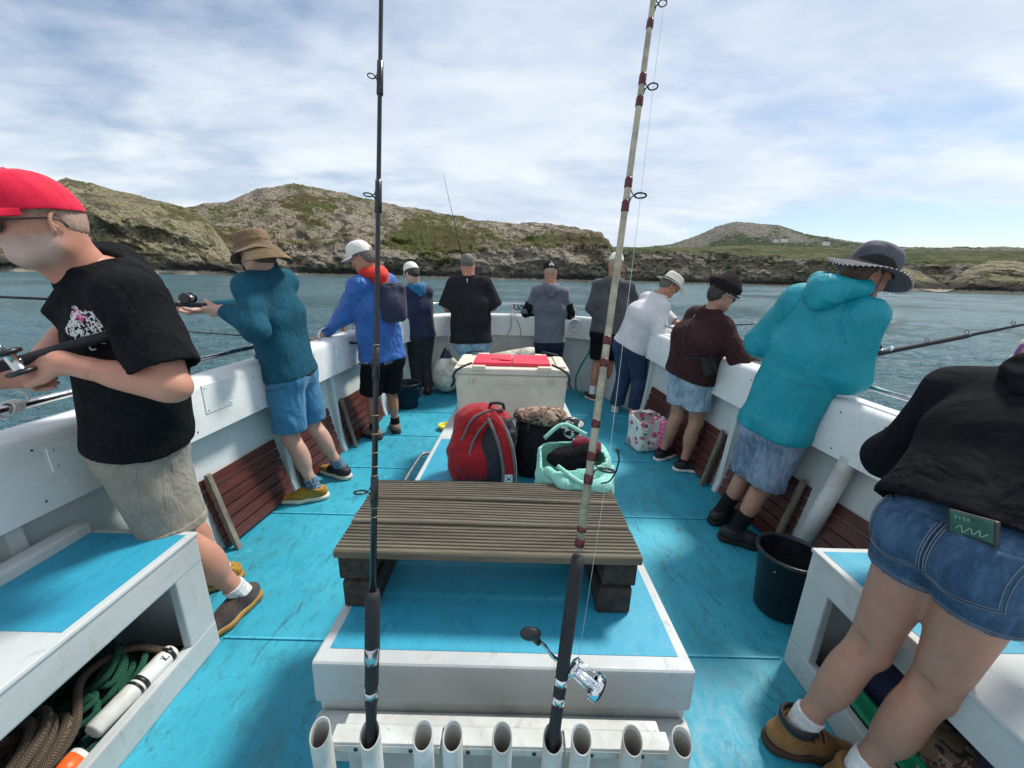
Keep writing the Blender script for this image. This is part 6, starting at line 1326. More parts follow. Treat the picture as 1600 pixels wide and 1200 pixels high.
def P6_():
    K = person('P6', dict(bodyleg=.78, label='man in grey hooded top and dark cap with white patch facing the bow', skin=MAT['skin3'], yaw=-4, hyaw=-2, hpitch=25, s=.97, res=.011, sh=.185, build=1.02, hair='hair_short', hair_t=.004, hair_z=-.03, nk=1.08, hdres=.006))
    cp = cap(K['H'], 1.0, F_cap_dark, K['root'], up=.018, hgt=.115)
    c, r, f, u = K['H']; g = G(); g._new([Vector(c+(r*x-f*(.1175-abs(x)*.25)+u*z)) for x, z in ((-.028, .025), (.028, .025), (.03, .042), (.02, .06), (-.02, .06), (-.03, .042))], [(0, 1, 2, 3, 4, 5)]); g._new([Vector(c+(r*x-f*(.112-abs(x)*.2)+u*z)) for x, z in ((-.012, .068), (.012, .068), (0, .09))], [(0, 1, 2)]); o = g.build('cap_patch', F_sockw, cp)
    top(K, F_grey, 'hooded_top', .022, .0, 'long', th=.010, flare=.01, amp=.008, freq=6, seed=41, slf=.55, sloose=.020, ns=.3, res=.009)
    hood(K, F_grey, 'hood', .95, back=.02, up_=-.025, seed=9)
    for sh_, el, wr in ((K['shL'], K['elL'], K['wrL']), (K['shR'], K['elR'], K['wrR'])):
        d = unit(wr-el); p = Part([Cone(sh_+(el-sh_)*.5, el, .072, .064), Cone(el, wr, .060, .045)], .02, cuts=[(wr-d*.02, d), (sh_+(el-sh_)*.55, sh_-el)]); shell('under_sleeve', [p], .008, .007, F_black, K['root'], .01, fold=(.004, 14, d, 3, 1.6))
    bottoms(K, F_navyt, 'trousers', 1.95, .022, flare=.01, waist=.05, amp=.005, freq=9, seed=42, res=.009)
    shoe(K['root'], K['anL'], -12, 1.0, S_black, S_blks, side=-1, res=.008); shoe(K['root'], K['anR'], 8, 1.0, S_black, S_blks, side=1, res=.008)
    return K
def P7_():
    K = person('P7', dict(label='man in white cap, charcoal hoodie and black shorts by the green hose', skin=MAT['skin3'], yaw=14, hyaw=20, hpitch=20, s=1.0, res=.011, sh=.19, build=1.06, hair='hair_short', hair_t=.005, hair_z=-.04, nk=1.1, hdres=.006, leg=.95))
    cap(K['H'], .98, F_cap_white, K['root'])
    top(K, F_grey2, 'hoodie', .024, -.0, 'long', th=.010, flare=.004, amp=.008, freq=6, seed=51, sloose=.024, ns=.4, res=.009)
    hood(K, F_grey2, 'hood', 1.0, back=.02, up_=-.02, seed=11)
    p = Part([Cone(K['neck']-K['u']*.02, K['neck']+K['u']*.04, .075, .066)], .01, cuts=[(K['neck']+K['u']*.04, K['u'])]); shell('neck_scarf', [p], .008, .008, F_red, K['root'], .01)
    bottoms(K, F_black, 'shorts', .80, .028, flare=.02, waist=.05, amp=.006, freq=9, seed=52, res=.009)
    socks(K, F_sockw, .10); shoe(K['root'], K['anL'], -20, 1.0, S_lbrown, S_cream, side=-1, res=.007); shoe(K['root'], K['anR'], 10, 1.0, S_lbrown, S_cream, side=1, res=.007)
    return K
def P8_():
    K = person('P8', dict(bodyleg=.78, label='older man in white panama hat and white sweater bent over the right gunwale', skin=MAT['skin3'], yaw=76, hipyaw=58, hyaw=90, hpitch=32, s=.97, res=.010, sh=.17, build=1.05, bend=.05, hair='hair_grey', hair_z=-.03, hdres=.005,
        handL=dict(d=(.9, .1, -.2), up=(0, 0, 1), curl=55), handR=dict(d=(.9, .2, 0), up=(0, -.3, 1), curl=55)))
    e = empty('panama_hat', Vector(K['H'][0])); e.parent = K['root']; e.matrix_parent_inverse = K['root'].matrix_world.inverted()
    brimmed(K['H'], .98, F_straw, e, [(1.0, .0), (1.0, .03), (.97, .06), (.92, .085), (.84, .10), (.6, .103), (.3, .094), (.01, .088)], [(0, 0), (.025, .0), (.05, -.002), (.068, -.005)], 'crown_and_brim', droop=lambda a, x: (.012*math.cos(2*a)-.004)*x/.06, dent=lambda a, k, z: (-.012*max(0, math.sin(a))**2 if z > .09 else 0), up=.035)
    brimmed(K['H'], .98, F_black, e, [(1.02, .002), (1.02, .024)], [(0, .002)], 'hat_band', up=.036)
    top(K, F_white, 'sweater', .026, .02, 'long', th=.011, flare=.014, amp=.008, freq=7, seed=61, slf=.86, sloose=.028, ns=.4, res=.008)
    bottoms(K, D_dark, 'jeans', 1.97, .026, flare=.012, waist=.05, amp=.007, freq=9, seed=62, res=.008)
    glasses(K, MAT['steel'], MAT['lens'])
    shoe(K['root'], K['anL'], 20, .98, S_white, S_white, side=-1, res=.007); shoe(K['root'], K['anR'], 40, .98, S_white, S_white, side=1, res=.007)
    return K
def P9_():
    K = person('P9', dict(label='woman in dark baker boy cap, brown jumper and cut-off denim shorts with binoculars', skin=MAT['skin4'], yaw=74, hipyaw=66, hyaw=94, hpitch=20, s=.90, res=.009, sh=.175, build=1.12, depth=1.12, bend=.04, belly=.04, hair='hair_dark', hair_z=-.06, hair_t=.012, fat=1.06, leg=1.08, hdres=.005, hres=.0048,
        handL=dict(d=(.9, .1, -.2), up=(0, 0, 1), curl=55), handR=dict(d=(.9, .35, .1), up=(0, -.3, 1), curl=55)))
    c, r, f, u = K['H']; e = empty('baker_boy_cap', Vector(c)); e.parent = K['root']; e.matrix_parent_inverse = K['root'].matrix_world.inverted()
    q = lambda x, y, z: c+(r*x+f*y+u*z)*.93
    solid('crown', [Part([Ell(q(0, -.010, .078), (.108, .122, .046), (r, unit(f-u*.12), unit(u+f*.12))), Cone(q(0, -.005, .045), q(0, -.005, .07), .094, .098)], .02, cuts=[(q(0, 0, .035), -u+f*.1)])], .005, F_cap_dark, e, .02, fold=(.005, 16, u, 3, .6))
    rows = []
    for j in range(6):
        t = j/5; rows.append([Vector(q(.082*math.cos(a), .088*math.sin(a)+.045*t*math.sin(math.pi*i/14)**.6, .038-.010*t-1.6*(.082*math.cos(a))**2)) for i, a in enumerate(np.linspace(R(22), R(158), 15))])
    sheet_obj(rows, 'peak', F_cap_dark, e, .005)
    top(K, F_brown, 'jumper', .026, .01, 'long', th=.010, flare=.012, amp=.008, freq=7, seed=71, slf=.80, sloose=.030, ns=.5, res=.0075)
    sh = bottoms(K, D_light, 'shorts', .66, .024, flare=.024, waist=.05, amp=.006, freq=10, seed=72, res=.0075)
    th_ = plain('pale_thread', (.55, .60, .66), .9)
    stitch(K, sh, [(K['hipR'], K['pr'], K['u'], -K['pf'], [(-.06, .06), (-.06, -.05), (-.01, -.075), (.045, -.05), (.045, .06)]), (K['hipL'], K['pr'], K['u'], -K['pf'], [(-.05, .06), (-.05, -.05), (-.01, -.075), (.04, -.05), (.04, .06)])], th_, .0018)
    glasses(K, MAT['steel'], MAT['lens'])
    socks(K, F_sockb, .03); shoe(K['root'], K['anL'], 62, .93, S_black, S_white, side=-1, lace=lace_b, res=.006); shoe(K['root'], K['anR'], 92, .93, S_black, S_white, side=1, lace=lace_b, res=.006)
    return K
def P10_():
    K = person('P10', dict(label='person in floppy grey sun hat, turquoise waterproof jacket and long denim shorts', skin=MAT['skin4'], yaw=66, hipyaw=62, hyaw=96, hpitch=24, s=.97, res=.009, sh=.17, build=.90, hair='hair_brown', hair_z=-.03, leg=.88, hdres=.0045, hres=.0048,
        handR=dict(d=(.8, .5, .15), up=(0, -.4, .9), curl=60)))
    c, r, f, u = K['H']; e = empty('sun_hat', Vector(c)); e.parent = K['root']; e.matrix_parent_inverse = K['root'].matrix_world.inverted()
    dr_ = lambda a, x: (.020*math.sin(2*a+.6)+.010*math.sin(3*a+2)-.006)*x/.08
    brimmed(K['H'], 1.0, F_hat_grey, e, [(1.04, .0), (1.03, .03), (1.0, .06), (.93, .085), (.78, .105), (.55, .117), (.25, .122), (.01, .123)], [(0, 0), (.025, -.004), (.055, -.010), (.078, -.022)], 'crown_and_brim', droop=dr_, up=.036)
    F_net = plain('black_mesh', (.012, .012, .013), .8, bump=.6, scale=120)
    rows = [[Vector(c+(r*(.0885*k*math.cos(a))+f*(.1085*k*math.sin(a))+u*(z+.036))) for a in np.linspace(R(-72+14*j), R(42-14*j), 14)] for j, (k, z) in enumerate(((1.05, .008), (1.045, .022), (1.035, .036), (1.025, .048)))]; sheet_obj(rows, 'vent', F_net, e, .001)
    g = G()
    for i in range(120):
        a = 2*math.pi*i/120; p = Vector(c+(r*(.0863+.078)*math.cos(a)+f*(.107+.078)*math.sin(a)+u*(-.022+dr_(a, .078)+.036))); g.mi = i % 2; g.ball(p, .0028, 6, 4)
    g.build('brim_piping', [F_cap_dark, F_sockw], e)
    g = G(); q = lambda x, y, z: Vector(c+(r*x+f*y+u*z)); g.tube(spline([q(.08, .01, .03), q(.072, .03, -.04), q(.04, .05, -.10), q(0, .055, -.125), q(-.04, .05, -.10), q(-.072, .03, -.04), q(-.08, .01, .03)], 5), .002, 6); g.build('chin_cord', MAT['black_rubber'], e)
    jk = top(K, F_teal, 'jacket', .030, .01, 'long', th=.010, flare=.016, amp=.016, freq=5.2, seed=81, slf=.93, sloose=.040, ns=.45, res=.0075, hemtilt=.1, neck_cut=.03)
    hood(K, F_teal, 'hood', 1.12, back=.03, up_=.035, seed=13)
    for sm in [(K['ch'], K['r'], K['u'], -K['f'], [(-.20, -.13), (-.1, -.14), (0, -.145), (.1, -.14), (.2, -.13)]), (K['shc'], K['r'], K['u'], -K['f'], [(-.10, .03), (-.12, -.05), (-.17, -.12)]), (K['shc'], K['r'], K['u'], -K['f'], [(.10, .03), (.12, -.05), (.17, -.12)])]: stitch(K, jk, [sm], F_teal, .0025, 'seam')
    sh = bottoms(K, D_mid, 'shorts', .98, .034, flare=.032, waist=.05, amp=.0075, freq=9, seed=82, res=.0075)
    socks(K, F_sockb, .12); shoe(K['root'], K['anL'], 75, 1.0, S_black, S_blks, side=-1, lace=lace_b); shoe(K['root'], K['anR'], 112, 1.0, S_black, S_blks, side=1, lace=lace_b)
    return K
def P11_():
    K = person('P11', dict(label='woman in black jacket and short blue denim shorts bending over the right gunwale', skin=MAT['skin4'], yaw=72, hipyaw=76, hyaw=85, hpitch=35, s=.92, res=.0075, sh=.185, build=.84, hair='hair_brown', leg=.97, glu=1.0, hdres=.006))
    jk = top(K, F_black2, 'jacket', .028, -.045, 'long', th=.010, flare=.030, amp=.014, freq=5.5, seed=91, slf=.98, sloose=.034, ns=.5, res=.0075, hemtilt=.15)
    hood(K, F_black2, 'hood', .8, back=.0, up_=-.03, seed=15)
    p = Part([Cone(K['neck']+K['u']*.0, K['neck']+K['u']*.06-K['f']*.02, .085, .078)], .01, cuts=[(K['neck']+K['u']*.06, K['u'])])
    def plaid():
        n = NT('plaid_cloth'); P_ = n.xyz(); c = None
        base = (.60, .05, .03)
        st = lambda k, fr, th_, ph=0: n.math('GREATER_THAN', n.math('SINE', n.math('ADD', n.math('MULTIPLY', P_[k], fr), ph)), th_)
        c = n.mix(n.math('MULTIPLY', st(0, 110, .1), .8), base, (.05, .08, .30)); c = n.mix(n.math('MULTIPLY', st(2, 120, .2), .7), c, (.75, .68, .6)); c = n.mix(n.math('MULTIPLY', st(0, 220, .85, 1), .9), c, (.8, .75, .68)); c = n.mix(n.math('MULTIPLY', st(1, 120, .5, 2), .6), c, (.70, .28, .05)); n.col(c).rough(.9); return n.m
    shell('plaid_collar', [p], .010, .006, plaid(), K['root'], .01, fold=(.006, 16, K['u'], 3, .8))
    sh = bottoms(K, D_blue, 'shorts', .31, .012, flare=.002, waist=.06, amp=.0045, freq=11, seed=92, res=.006, th=.008, hemtilt=-.10)
    ex = plain('ochre_thread', (.20, .22, .24), .9); pr, u_, pf = K['pr'], V3((0, 0, 1)), K['pf']
    B = bvh(sh)
    for h, nm in ((K['hipR'], 1), (K['hipL'], -1)):
        cc = h+u_*.02; pk = lambda w, hh: [(-w, hh), (-w, -hh*.75), (-.0, -hh*1.1), (w, -hh*.75), (w, hh), (-w, hh)]
        patch(B, cc-u_*.004, pr, u_, -pf, .125, .125, D_blue, 'back_pocket', K['root'], .002, shape=lambda a, b_: (a, b_*(1 if b_ > 0 else 1.0+.18*(1-abs(a)/.062))), th=.0035)
        g = G()
        for w, hh in ((.061, .062), (.055, .056)):
            q_ = [(-w, hh), (-w, -hh), (0, -hh*1.18), (w, -hh), (w, hh)]
            for a, b_ in zip(q_, q_[1:]): stroke(g, B, cc-u_*.004, pr, u_, -pf, [a, ((a[0]+b_[0])/2, (a[1]+b_[1])/2), b_], .0009, .0055, 5, 6)
        g.build('pocket_stitching', ex, K['root'])
    g = G(); stroke(g, B, K['pel'], pr, u_, -pf, [(0, .09), (.003, .03), (0, -.03), (0, -.08)], .0012, .0008, 5, 6); stroke(g, B, K['pel'], pr, u_, -pf, [(.005, .09), (.008, .03), (.005, -.03), (.005, -.08)], .0010, .0008, 5, 6); g.build('seat_seam', ex, K['root'])
    for h, k in ((K['hipL'], K['knL']), (K['hipR'], K['knR'])):
        d = unit(k-h); d2 = unit(d-pf*.10)
        g = G(); ax1 = unit(np.cross(d2, pf)); ax2 = np.cross(d2, ax1)
        for off in (.010, .016):
            e0 = h+(k-h)*.31-d2*off; W = []
            for a in np.linspace(0, 2*math.pi, 40):
                n_ = ax1*math.cos(a)+ax2*math.sin(a); hit = B.ray_cast(Vector(e0+n_*.2), -Vector(n_), .2)
                if hit[0] is not None: W.append(hit[0]+hit[1]*.0006)
            if len(W) > 20:
                seg_ = [W[0]]
                for w in W[1:]:
                    if (w-seg_[-1]).length < .05: seg_.append(w)
                    else:
                        if len(seg_) > 2: g.tube(seg_, .0009, 5)
                        seg_ = [w]
                if len(seg_) > 2: g.tube(seg_, .0009, 5)
        g.build('hem_stitching', ex, K['root'])
    socks(K, F_sockw, .10, t=.004); shoe(K['root'], K['anL'], 100, 1.0, S_boot, S_bootsole, side=-1, boot=True, lace=lace_b); shoe(K['root'], K['anR'], 95, 1.0, S_boot, S_bootsole, side=1, boot=True, lace=lace_b)
    collar = S_black
    f_ = hdir(68); a = V3((K['anL'][0], K['anL'][1], .004)); pc = Part([Cone(a+V3((0, 0, .10)), a+V3((0, 0, .16)), .052, .053)], .01, cuts=[(a+V3((0, 0, .138)), (0, 0, 1)), (a+V3((0, 0, .105)), (0, 0, -1))]); shell('boot_collar', [pc], .012, .005, collar, K['root'], .005)
    return K
import time as _t
PEOPLE = {}
for fn in (P1_, P2_, P3_, P4_, P5_, P6_, P7_, P8_, P9_, P10_, P11_):
    t0 = _t.time(); PEOPLE[fn.__name__[:-1]] = fn(); print(fn.__name__, round(_t.time()-t0, 1), 's')
# ================================================================ BAGS, BINOCULARS, RODS IN HAND, LOCKER CONTENTS
def q3(*a): return V3(a)
# red and grey rucksack
R_red = fabric('red_ripstop', (.33, .007, .012), .6, var=.2, wr=.5); R_grey = fabric('charcoal_nylon', (.030, .031, .038), .6, wr=.5); R_strap = fabric('grey_webbing', (.14, .135, .14), .8)
e = empty('rucksack', (-.15, 1.93, BZ), 'red and charcoal rucksack standing on the blue hatch behind the bench', 'rucksack')
X = V3((1, 0, 0)); Yv = V3((0, 1, 0)); Zv = V3((0, 0, 1)); tl = unit(V3((.05, .28, 1)))
def bagp(c, h, r=.06, ax=(X, unit(V3((0, 1, -.28))), tl)): return RBox(c, h, ax, r)
solid('main_body', [Part([bagp((-.15, 1.96, BZ+.19), (.165, .10, .19), .09), Ell((-.16, 1.95, BZ+.30), (.14, .10, .12)), Ell((-.20, 1.92, BZ+.13), (.14, .12, .14))], .05)], .0075, R_red, e, fold=(.012, 12, unit(V3((1,.1,.25))), 2, .5))
solid('front_panel', [Part([Ell((-.075, 1.868, BZ+.16), (.095, .06, .18)), Ell((-.03, 1.87, BZ+.24), (.065, .055, .13))], .03)], .0065, R_grey, e, fold=(.006, 14, tl, 3, 1.6))
solid('side_pocket', [Part([Ell((-.285, 1.90, BZ+.11), (.055, .075, .11)), Ell((-.27, 1.91, BZ+.06), (.06, .08, .07))], .03)], .0065, R_red, e, fold=(.006, 14, tl, 4, 1.2))
def strap(pts, w, th, mat, par, name='strap', n_=None):
    P = spline(pts, 6); g = G(); rows = []
    for i, p in enumerate(P):
        t = (P[min(i+1, len(P)-1)]-P[max(i-1, 0)]).normalized(); nn = Vector(n_ or (0, -1, .25)); sd = t.cross(nn).normalized(); rows.append([p-sd*w/2, p-sd*w*.2+nn*.003, p+sd*w*.2+nn*.003, p+sd*w/2])
    g.sheet(rows); o = g.build(name, mat, par); m = o.modifiers.new('t', 'SOLIDIFY'); m.thickness = th; m.offset = 0; return o
st = strap([(-.13, 1.95, BZ+.385), (-.075, 1.85, BZ+.36), (-.03, 1.805, BZ+.27), (-.005, 1.79, BZ+.15), (.0, 1.79, BZ+.03)], .052, .012, R_red, e, 'shoulder_strap')
strap([(-.15, 1.94, BZ+.375), (-.105, 1.845, BZ+.345), (-.062, 1.80, BZ+.26), (-.036, 1.787, BZ+.14), (-.03, 1.785, BZ+.03)], .008, .013, R_strap, e, 'strap_piping'); strap([(-.11, 1.95, BZ+.385), (-.05, 1.85, BZ+.36), (.0, 1.80, BZ+.27), (.025, 1.788, BZ+.15), (.03, 1.788, BZ+.03)], .008, .013, R_strap, e, 'strap_piping')
g = G(); g.box((-.005, 1.778, BZ+.07), (.040, .004, .045), bev=.001); lb = g.build('strap_patch', F_sockw, e)
g = G()
for s_ in (-1, 1): g.tube(spline([(-.005-.012, 1.774, BZ+.07+s_*.013), (-.005-.005, 1.774, BZ+.07+s_*.003), (-.005+.005, 1.774, BZ+.07+s_*.003), (-.005+.012, 1.774, BZ+.07+s_*.013)], 4), .0016, 6)
g.build('patch_emblem', R_grey, lb)
g = G(); g.tube(spline([(-.30, 1.88, BZ+.17), (-.25, 1.85, BZ+.26), (-.20, 1.86, BZ+.36), (-.12, 1.90, BZ+.395), (-.04, 1.93, BZ+.39)], 8), .006, 8); g.tube(spline([(-.24, 1.84, BZ+.03), (-.22, 1.815, BZ+.14), (-.19, 1.83, BZ+.26), (-.12, 1.86, BZ+.35), (-.05, 1.88, BZ+.37)], 8), .006, 8); g.build('zip', R_strap, e)
g = G(); g.tube(spline([(-.10, 1.96, BZ+.385), (-.11, 1.93, BZ+.425), (-.05, 1.92, BZ+.43), (-.04, 1.96, BZ+.385)], 5), .008, 8); g.build('grab_loop', R_grey, e)
g = G(); g.box((-.235, 1.812, BZ+.11), (.022, .012, .05), bev=.004); g.tube([(-.235, 1.81, BZ+.09), (-.225, 1.80, BZ+.02)], .003, 6); g.build('buckle', MAT['black_plastic'], e)
# black tote with a camouflage jacket on top
e = empty('tote_bag', (.19, 2.0, BZ), 'black quilted tote bag stuffed full beside the red rucksack', 'bag')
solid('body', [Part([RBox((.19, 2.02, BZ+.15), (.155, .10, .165), None, .05), Ell((.17, 1.96, BZ+.12), (.14, .08, .13))], .04)], .0075, fabric('black_quilt', (.012, .012, .014), .7, wr=.8, foldscale=18), e, fold=(.008, 12, X, 4, .7))
for dx in (-.07, .09): g = G(); g.tube(spline([(.19+dx-.03, 1.91, BZ+.28), (.19+dx-.02, 1.90, BZ+.34), (.19+dx+.04, 1.92, BZ+.35), (.19+dx+.05, 1.93, BZ+.28)], 5), .007, 8); g.build('handle', MAT['black_rubber'], e)
def camo():
    n = NT('camouflage'); a = n.noise(14, 3, .5, .8); b = n.noise(17, 3, .5, .8, vec=n.mapped((1, 1, 1), rot=(1, 2, 0))); cc = n.mix(n.math('GREATER_THAN', a, .52), (.20, .13, .085), (.09, .05, .04)); cc = n.mix(n.math('GREATER_THAN', b, .55), cc, (.36, .26, .19)); cc = n.mix(n.math('GREATER_THAN', n.noise(22, 2, .5, 1), .62), cc, (.025, .02, .018)); n.col(cc).rough(.9); n.bump(n.noise(20, 4), .6, .01); return n.m
j = solid('folded_jacket', [Part([Ell((.13, 2.0, BZ+.345), (.12, .085, .035)), Ell((.22, 1.99, BZ+.34), (.085, .08, .04)), Cone((.04, 2.0, BZ+.36), (.20, 1.95, BZ+.37), .022, .028)], .03)], .006, camo(), None, fold=(.010, 16, X, 6, .7)); tag(j, 'brown camouflage jacket bundled on top of the black tote bag', 'jacket')
def cow():
    n = NT('black_white_print'); n.col(n.mix(n.math('GREATER_THAN', n.noise(30, 2, .5, .5), .55), (.012, .012, .012), (.62, .6, .57))).rough(.85); return n.m
j = solid('printed_bag', [Part([Ell((.33, 1.97, BZ+.285), (.055, .07, .055)), Cone((.27, 1.93, BZ+.31), (.37, 1.95, BZ+.32), .025, .022)], .03)], .006, cow(), None, fold=(.010, 18, X, 7, .8)); tag(j, 'small black and white patterned pouch at the right end of the black tote', 'pouch')
# mint tote
e = empty('tote_bag', (.29, 1.62, BZ), 'mint green cotton tote bag with dark clothes spilling out, by the bench corner', 'bag')
F_mint = fabric('mint_cotton', (.27, .60, .50), .85, var=.08, wr=.8, foldscale=8)
p = Part([RBox((.285, 1.60, BZ+.17), (.155, .105, .175), None, .06), Ell((.29, 1.55, BZ+.17), (.17, .10, .13))], .05, cuts=[((.29, 1.6, BZ+.315), unit(V3((-.15, -.28, 1))))]); shell('body', [p], .012, .007, F_mint, e, .02, fold=(.013, 8, (1, .3, .5), 5, .6), depth=.10)
g = G(); g.tube(spline([(.20, 1.47, BZ+.31), (.30, 1.42, BZ+.26), (.40, 1.44, BZ+.245), (.45, 1.52, BZ+.29)], 6), .010, 8); g.build('handle', F_mint, e); g = G(); g.tube(spline([(.16, 1.69, BZ+.34), (.25, 1.72, BZ+.40), (.36, 1.70, BZ+.36)], 6), .010, 8); g.build('handle', F_mint, e)
solid('flap', [Part([Cone((.17, 1.50, BZ+.27), (.23, 1.44, BZ+.244), .022, .02), Cone((.23, 1.44, BZ+.244), (.39, 1.43, BZ+.240), .022, .024), Cone((.39, 1.43, BZ+.24), (.44, 1.52, BZ+.25), .024, .02)], .04)], .006, F_mint, e, fold=(.009, 14, X, 5, .6))
j = solid('clothes', [Part([Ell((.28, 1.61, BZ+.285), (.12, .08, .06)), Cone((.2, 1.56, BZ+.31), (.34, 1.60, BZ+.33), .03, .03)], .03)], .006, F_black, None, fold=(.014, 14, X, 3, .6)); tag(j, 'crumpled black clothes filling the mint tote bag', 'clothes')
j = solid('scarf', [Part([Cone((.30, 1.62, BZ+.345), (.40, 1.63, BZ+.34), .022, .02), Cone((.32, 1.66, BZ+.35), (.39, 1.60, BZ+.33), .018, .018)], .03)], .006, fabric('wine_cloth', (.14, .008, .025), .9), None, fold=(.008, 18, X, 3, .6)); tag(j, 'dark wine red scarf lying in the mint tote bag', 'scarf')
# floral shopper on the starboard deck
def floral():
    n = NT('floral_print'); P_ = n.xyz(); v = n.t.nodes.new('ShaderNodeTexVoronoi'); v.inputs['Scale'].default_value = 17; n.link(n.tc, v.inputs[0]); d = n.math('ADD', v.outputs['Distance'], n.math('MULTIPLY', n.math('SUBTRACT', n.noise(60, 2), .5), .35))
    sel = n.xyz(v.outputs['Color'])[0]; cc = n.mix(n.math('MULTIPLY', n.math('LESS_THAN', d, .42), n.math('GREATER_THAN', sel, .55)), (.72, .74, .70), (.70, .06, .20)); cc = n.mix(n.math('MULTIPLY', n.math('LESS_THAN', d, .30), n.math('LESS_THAN', sel, .45)), cc, (.03, .10, .05)); cc = n.mix(n.math('LESS_THAN', n.noise(34, 2, .5, 1.5), .36), cc, (.05, .16, .12)); cc = n.mix(n.math('LESS_THAN', d, .10), cc, (.75, .45, .1)); n.col(cc).rough(.6); return n.m
e = empty('shopping_bag', (1.27, 3.28, 0), 'white floral shopping bag with a pink panel on the right deck', 'bag')
shell('body', [Part([RBox((1.24, 3.30, .17), (.13, .12, .17), (unit(V3((1, .25, 0))), unit(V3((-.25, 1, 0))), Zv), .05)], .03, cuts=[((1.24, 3.3, .325), unit(V3((-.1, -.2, 1))))])], .012, .008, floral(), e, .02, fold=(.012, 9, Zv, 5, .6), depth=.1)
def pinktext():
    n = NT('pink_panel'); P_ = n.xyz(); st_ = n.math('GREATER_THAN', n.math('SINE', n.math('MULTIPLY', P_[2], 150)), .1); w = n.math('GREATER_THAN', n.noise(70, 2, .5, 0, sc=(1, 1, .4)), .5); n.col(n.mix(n.math('MULTIPLY', n.math('MULTIPLY', st_, w), .8), (.72, .10, .30), (.78, .55, .6))).rough(.6); return n.m
solid('side_panel', [Part([RBox((1.355, 3.235, .16), (.045, .105, .155), (unit(V3((1, .25, 0))), unit(V3((-.25, 1, 0))), Zv), .03)], .02)], .008, pinktext(), e, fold=(.008, 10, Zv, 8, .6))
g = G(); g.tube(spline([(1.15, 3.2, .31), (1.17, 3.15, .38), (1.26, 3.16, .39), (1.30, 3.21, .31)], 6), .006, 8); g.build('handle', fabric('pink_webbing', (.5, .1, .2), .8), e)
# navy day pack on the blue jacket
K3 = PEOPLE['P3'] if False else None
e = empty('daypack', (-1.03, 3.36, 1.1), 'small navy daypack worn on the back of the cobalt blue jacket', 'rucksack')
F_pack = fabric('navy_pack', (.022, .026, .055), .7, wr=.3)
bx_ = unit(V3((.80, .60, 0))); bn_ = unit(V3((.60, -.80, 0)))
solid('body', [Part([RBox((-1.035, 3.335, 1.265), (.115, .055, .165), (bx_, bn_, Zv), .05), Ell((-1.02, 3.305, 1.23), (.10, .07, .13), (bx_, bn_, Zv))], .04)], .008, F_pack, e, fold=(.004, 9, Zv, 3, .6))
g = G(); g.tube(spline([(-1.13, 3.24, 1.18), (-1.12, 3.24, 1.32), (-1.05, 3.27, 1.42), (-.96, 3.35, 1.38), (-.94, 3.36, 1.22)], 6), .004, 6); g.build('zip', MAT['black_rubber'], e)
g = G(); g.box((-.985, 3.262, 1.33), (.035, .003, .008), math.atan2(.6, .8)); g.build('emblem', R_strap, e)
strap([(-1.12, 3.36, 1.42), (-1.20, 3.33, 1.43), (-1.27, 3.25, 1.34), (-1.26, 3.2, 1.22), (-1.14, 3.24, 1.14)], .03, .006, R_grey, e, 'shoulder_strap', (-.5, -.8, .2))
# binoculars hanging at the hip of the woman in brown
e = empty('binoculars', (1.41, 2.70, .83), 'black binoculars hanging on a strap at the hip of the woman in brown', 'binoculars')
ax_ = V3((.35, -.25, -1)); ax_ = unit(ax_); sdv = unit(V3((.85, .5, .15))); c0 = V3((1.405, 2.69, .925))
for s_ in (-1, 1):
    a = c0+sdv*.033*s_; g = G(); Mx = Matrix.Translation(Vector(a)) @ Vector(ax_).to_track_quat('Z', 'Y').to_matrix().to_4x4()
    g.lathe([(.001, -.062), (.017, -.062), (.0185, -.058), (.0185, -.040), (.016, -.036), (.024, -.018), (.027, .0), (.026, .035), (.027, .06), (.025, .064), (.021, .060), (.001, .058)], 24, Mx); g.build('barrel', MAT['black_matt'], e)
g = G(); g.box(Vector(c0), (.03, .022, .07), math.atan2(sdv[1], sdv[0]), bev=.006); g.ball(Vector(c0-ax_*.04), .011); g.build('bridge', MAT['black_plastic'], e)
K9 = PEOPLE['P9']; B9 = bvh([c for c in K9['root'].children if c.name.startswith('jumper')][0]); n9 = -K9['f']; cc9 = K9['ch']; W = project(B9, cc9, K9['r'], K9['u'], n9, [(-.05+.012*k, .17-.024*k) for k in range(0, 13)], .004); W = [w for w in W if w is not None]
g = G(); g.tube([w for w in W]+[Vector(c0-ax_*.06-sdv*.02)], .006, 6); g.build('strap', MAT['black_rubber'], e)
# green tin/phone in the back pocket of the denim shorts
K11 = PEOPLE['P11']; cph = K11['hipR']+V3((0, 0, .098))-K11['pf']*.125; ph_r, ph_n = K11['pr'], -K11['pf']; up_ = unit(V3((0, 0, 1))*.97+K11['pr']*-.22); ph_r = unit(np.cross(up_, ph_n))*1
if ph_r@K11['pr'] < 0: ph_r = -ph_r
Bs = bvh([c for c in K11['root'].children if c.name.startswith('shorts')][0]); hit = Bs.ray_cast(Vector(K11['hipR']+V3((0, 0, .092))-K11['pr']*.02+ph_n*.3), -Vector(ph_n), .5)
if hit[0] is not None: cph = V3(hit[0])+ph_n*.006+V3((0, 0, .012))
e = empty('phone', Vector(cph), 'green backed phone in a dark case tucked in the denim shorts pocket', 'phone'); Mp = Matrix(((ph_r[0], up_[0], ph_n[0], cph[0]), (ph_r[1], up_[1], ph_n[1], cph[1]), (ph_r[2], up_[2], ph_n[2], cph[2]), (0, 0, 0, 1)))
g = G(); g.box((0, 0, 0), (.080, .056, .011), M=Mp, bev=.004); g.build('case', plain('dark_case', (.03, .035, .035), .4), e)
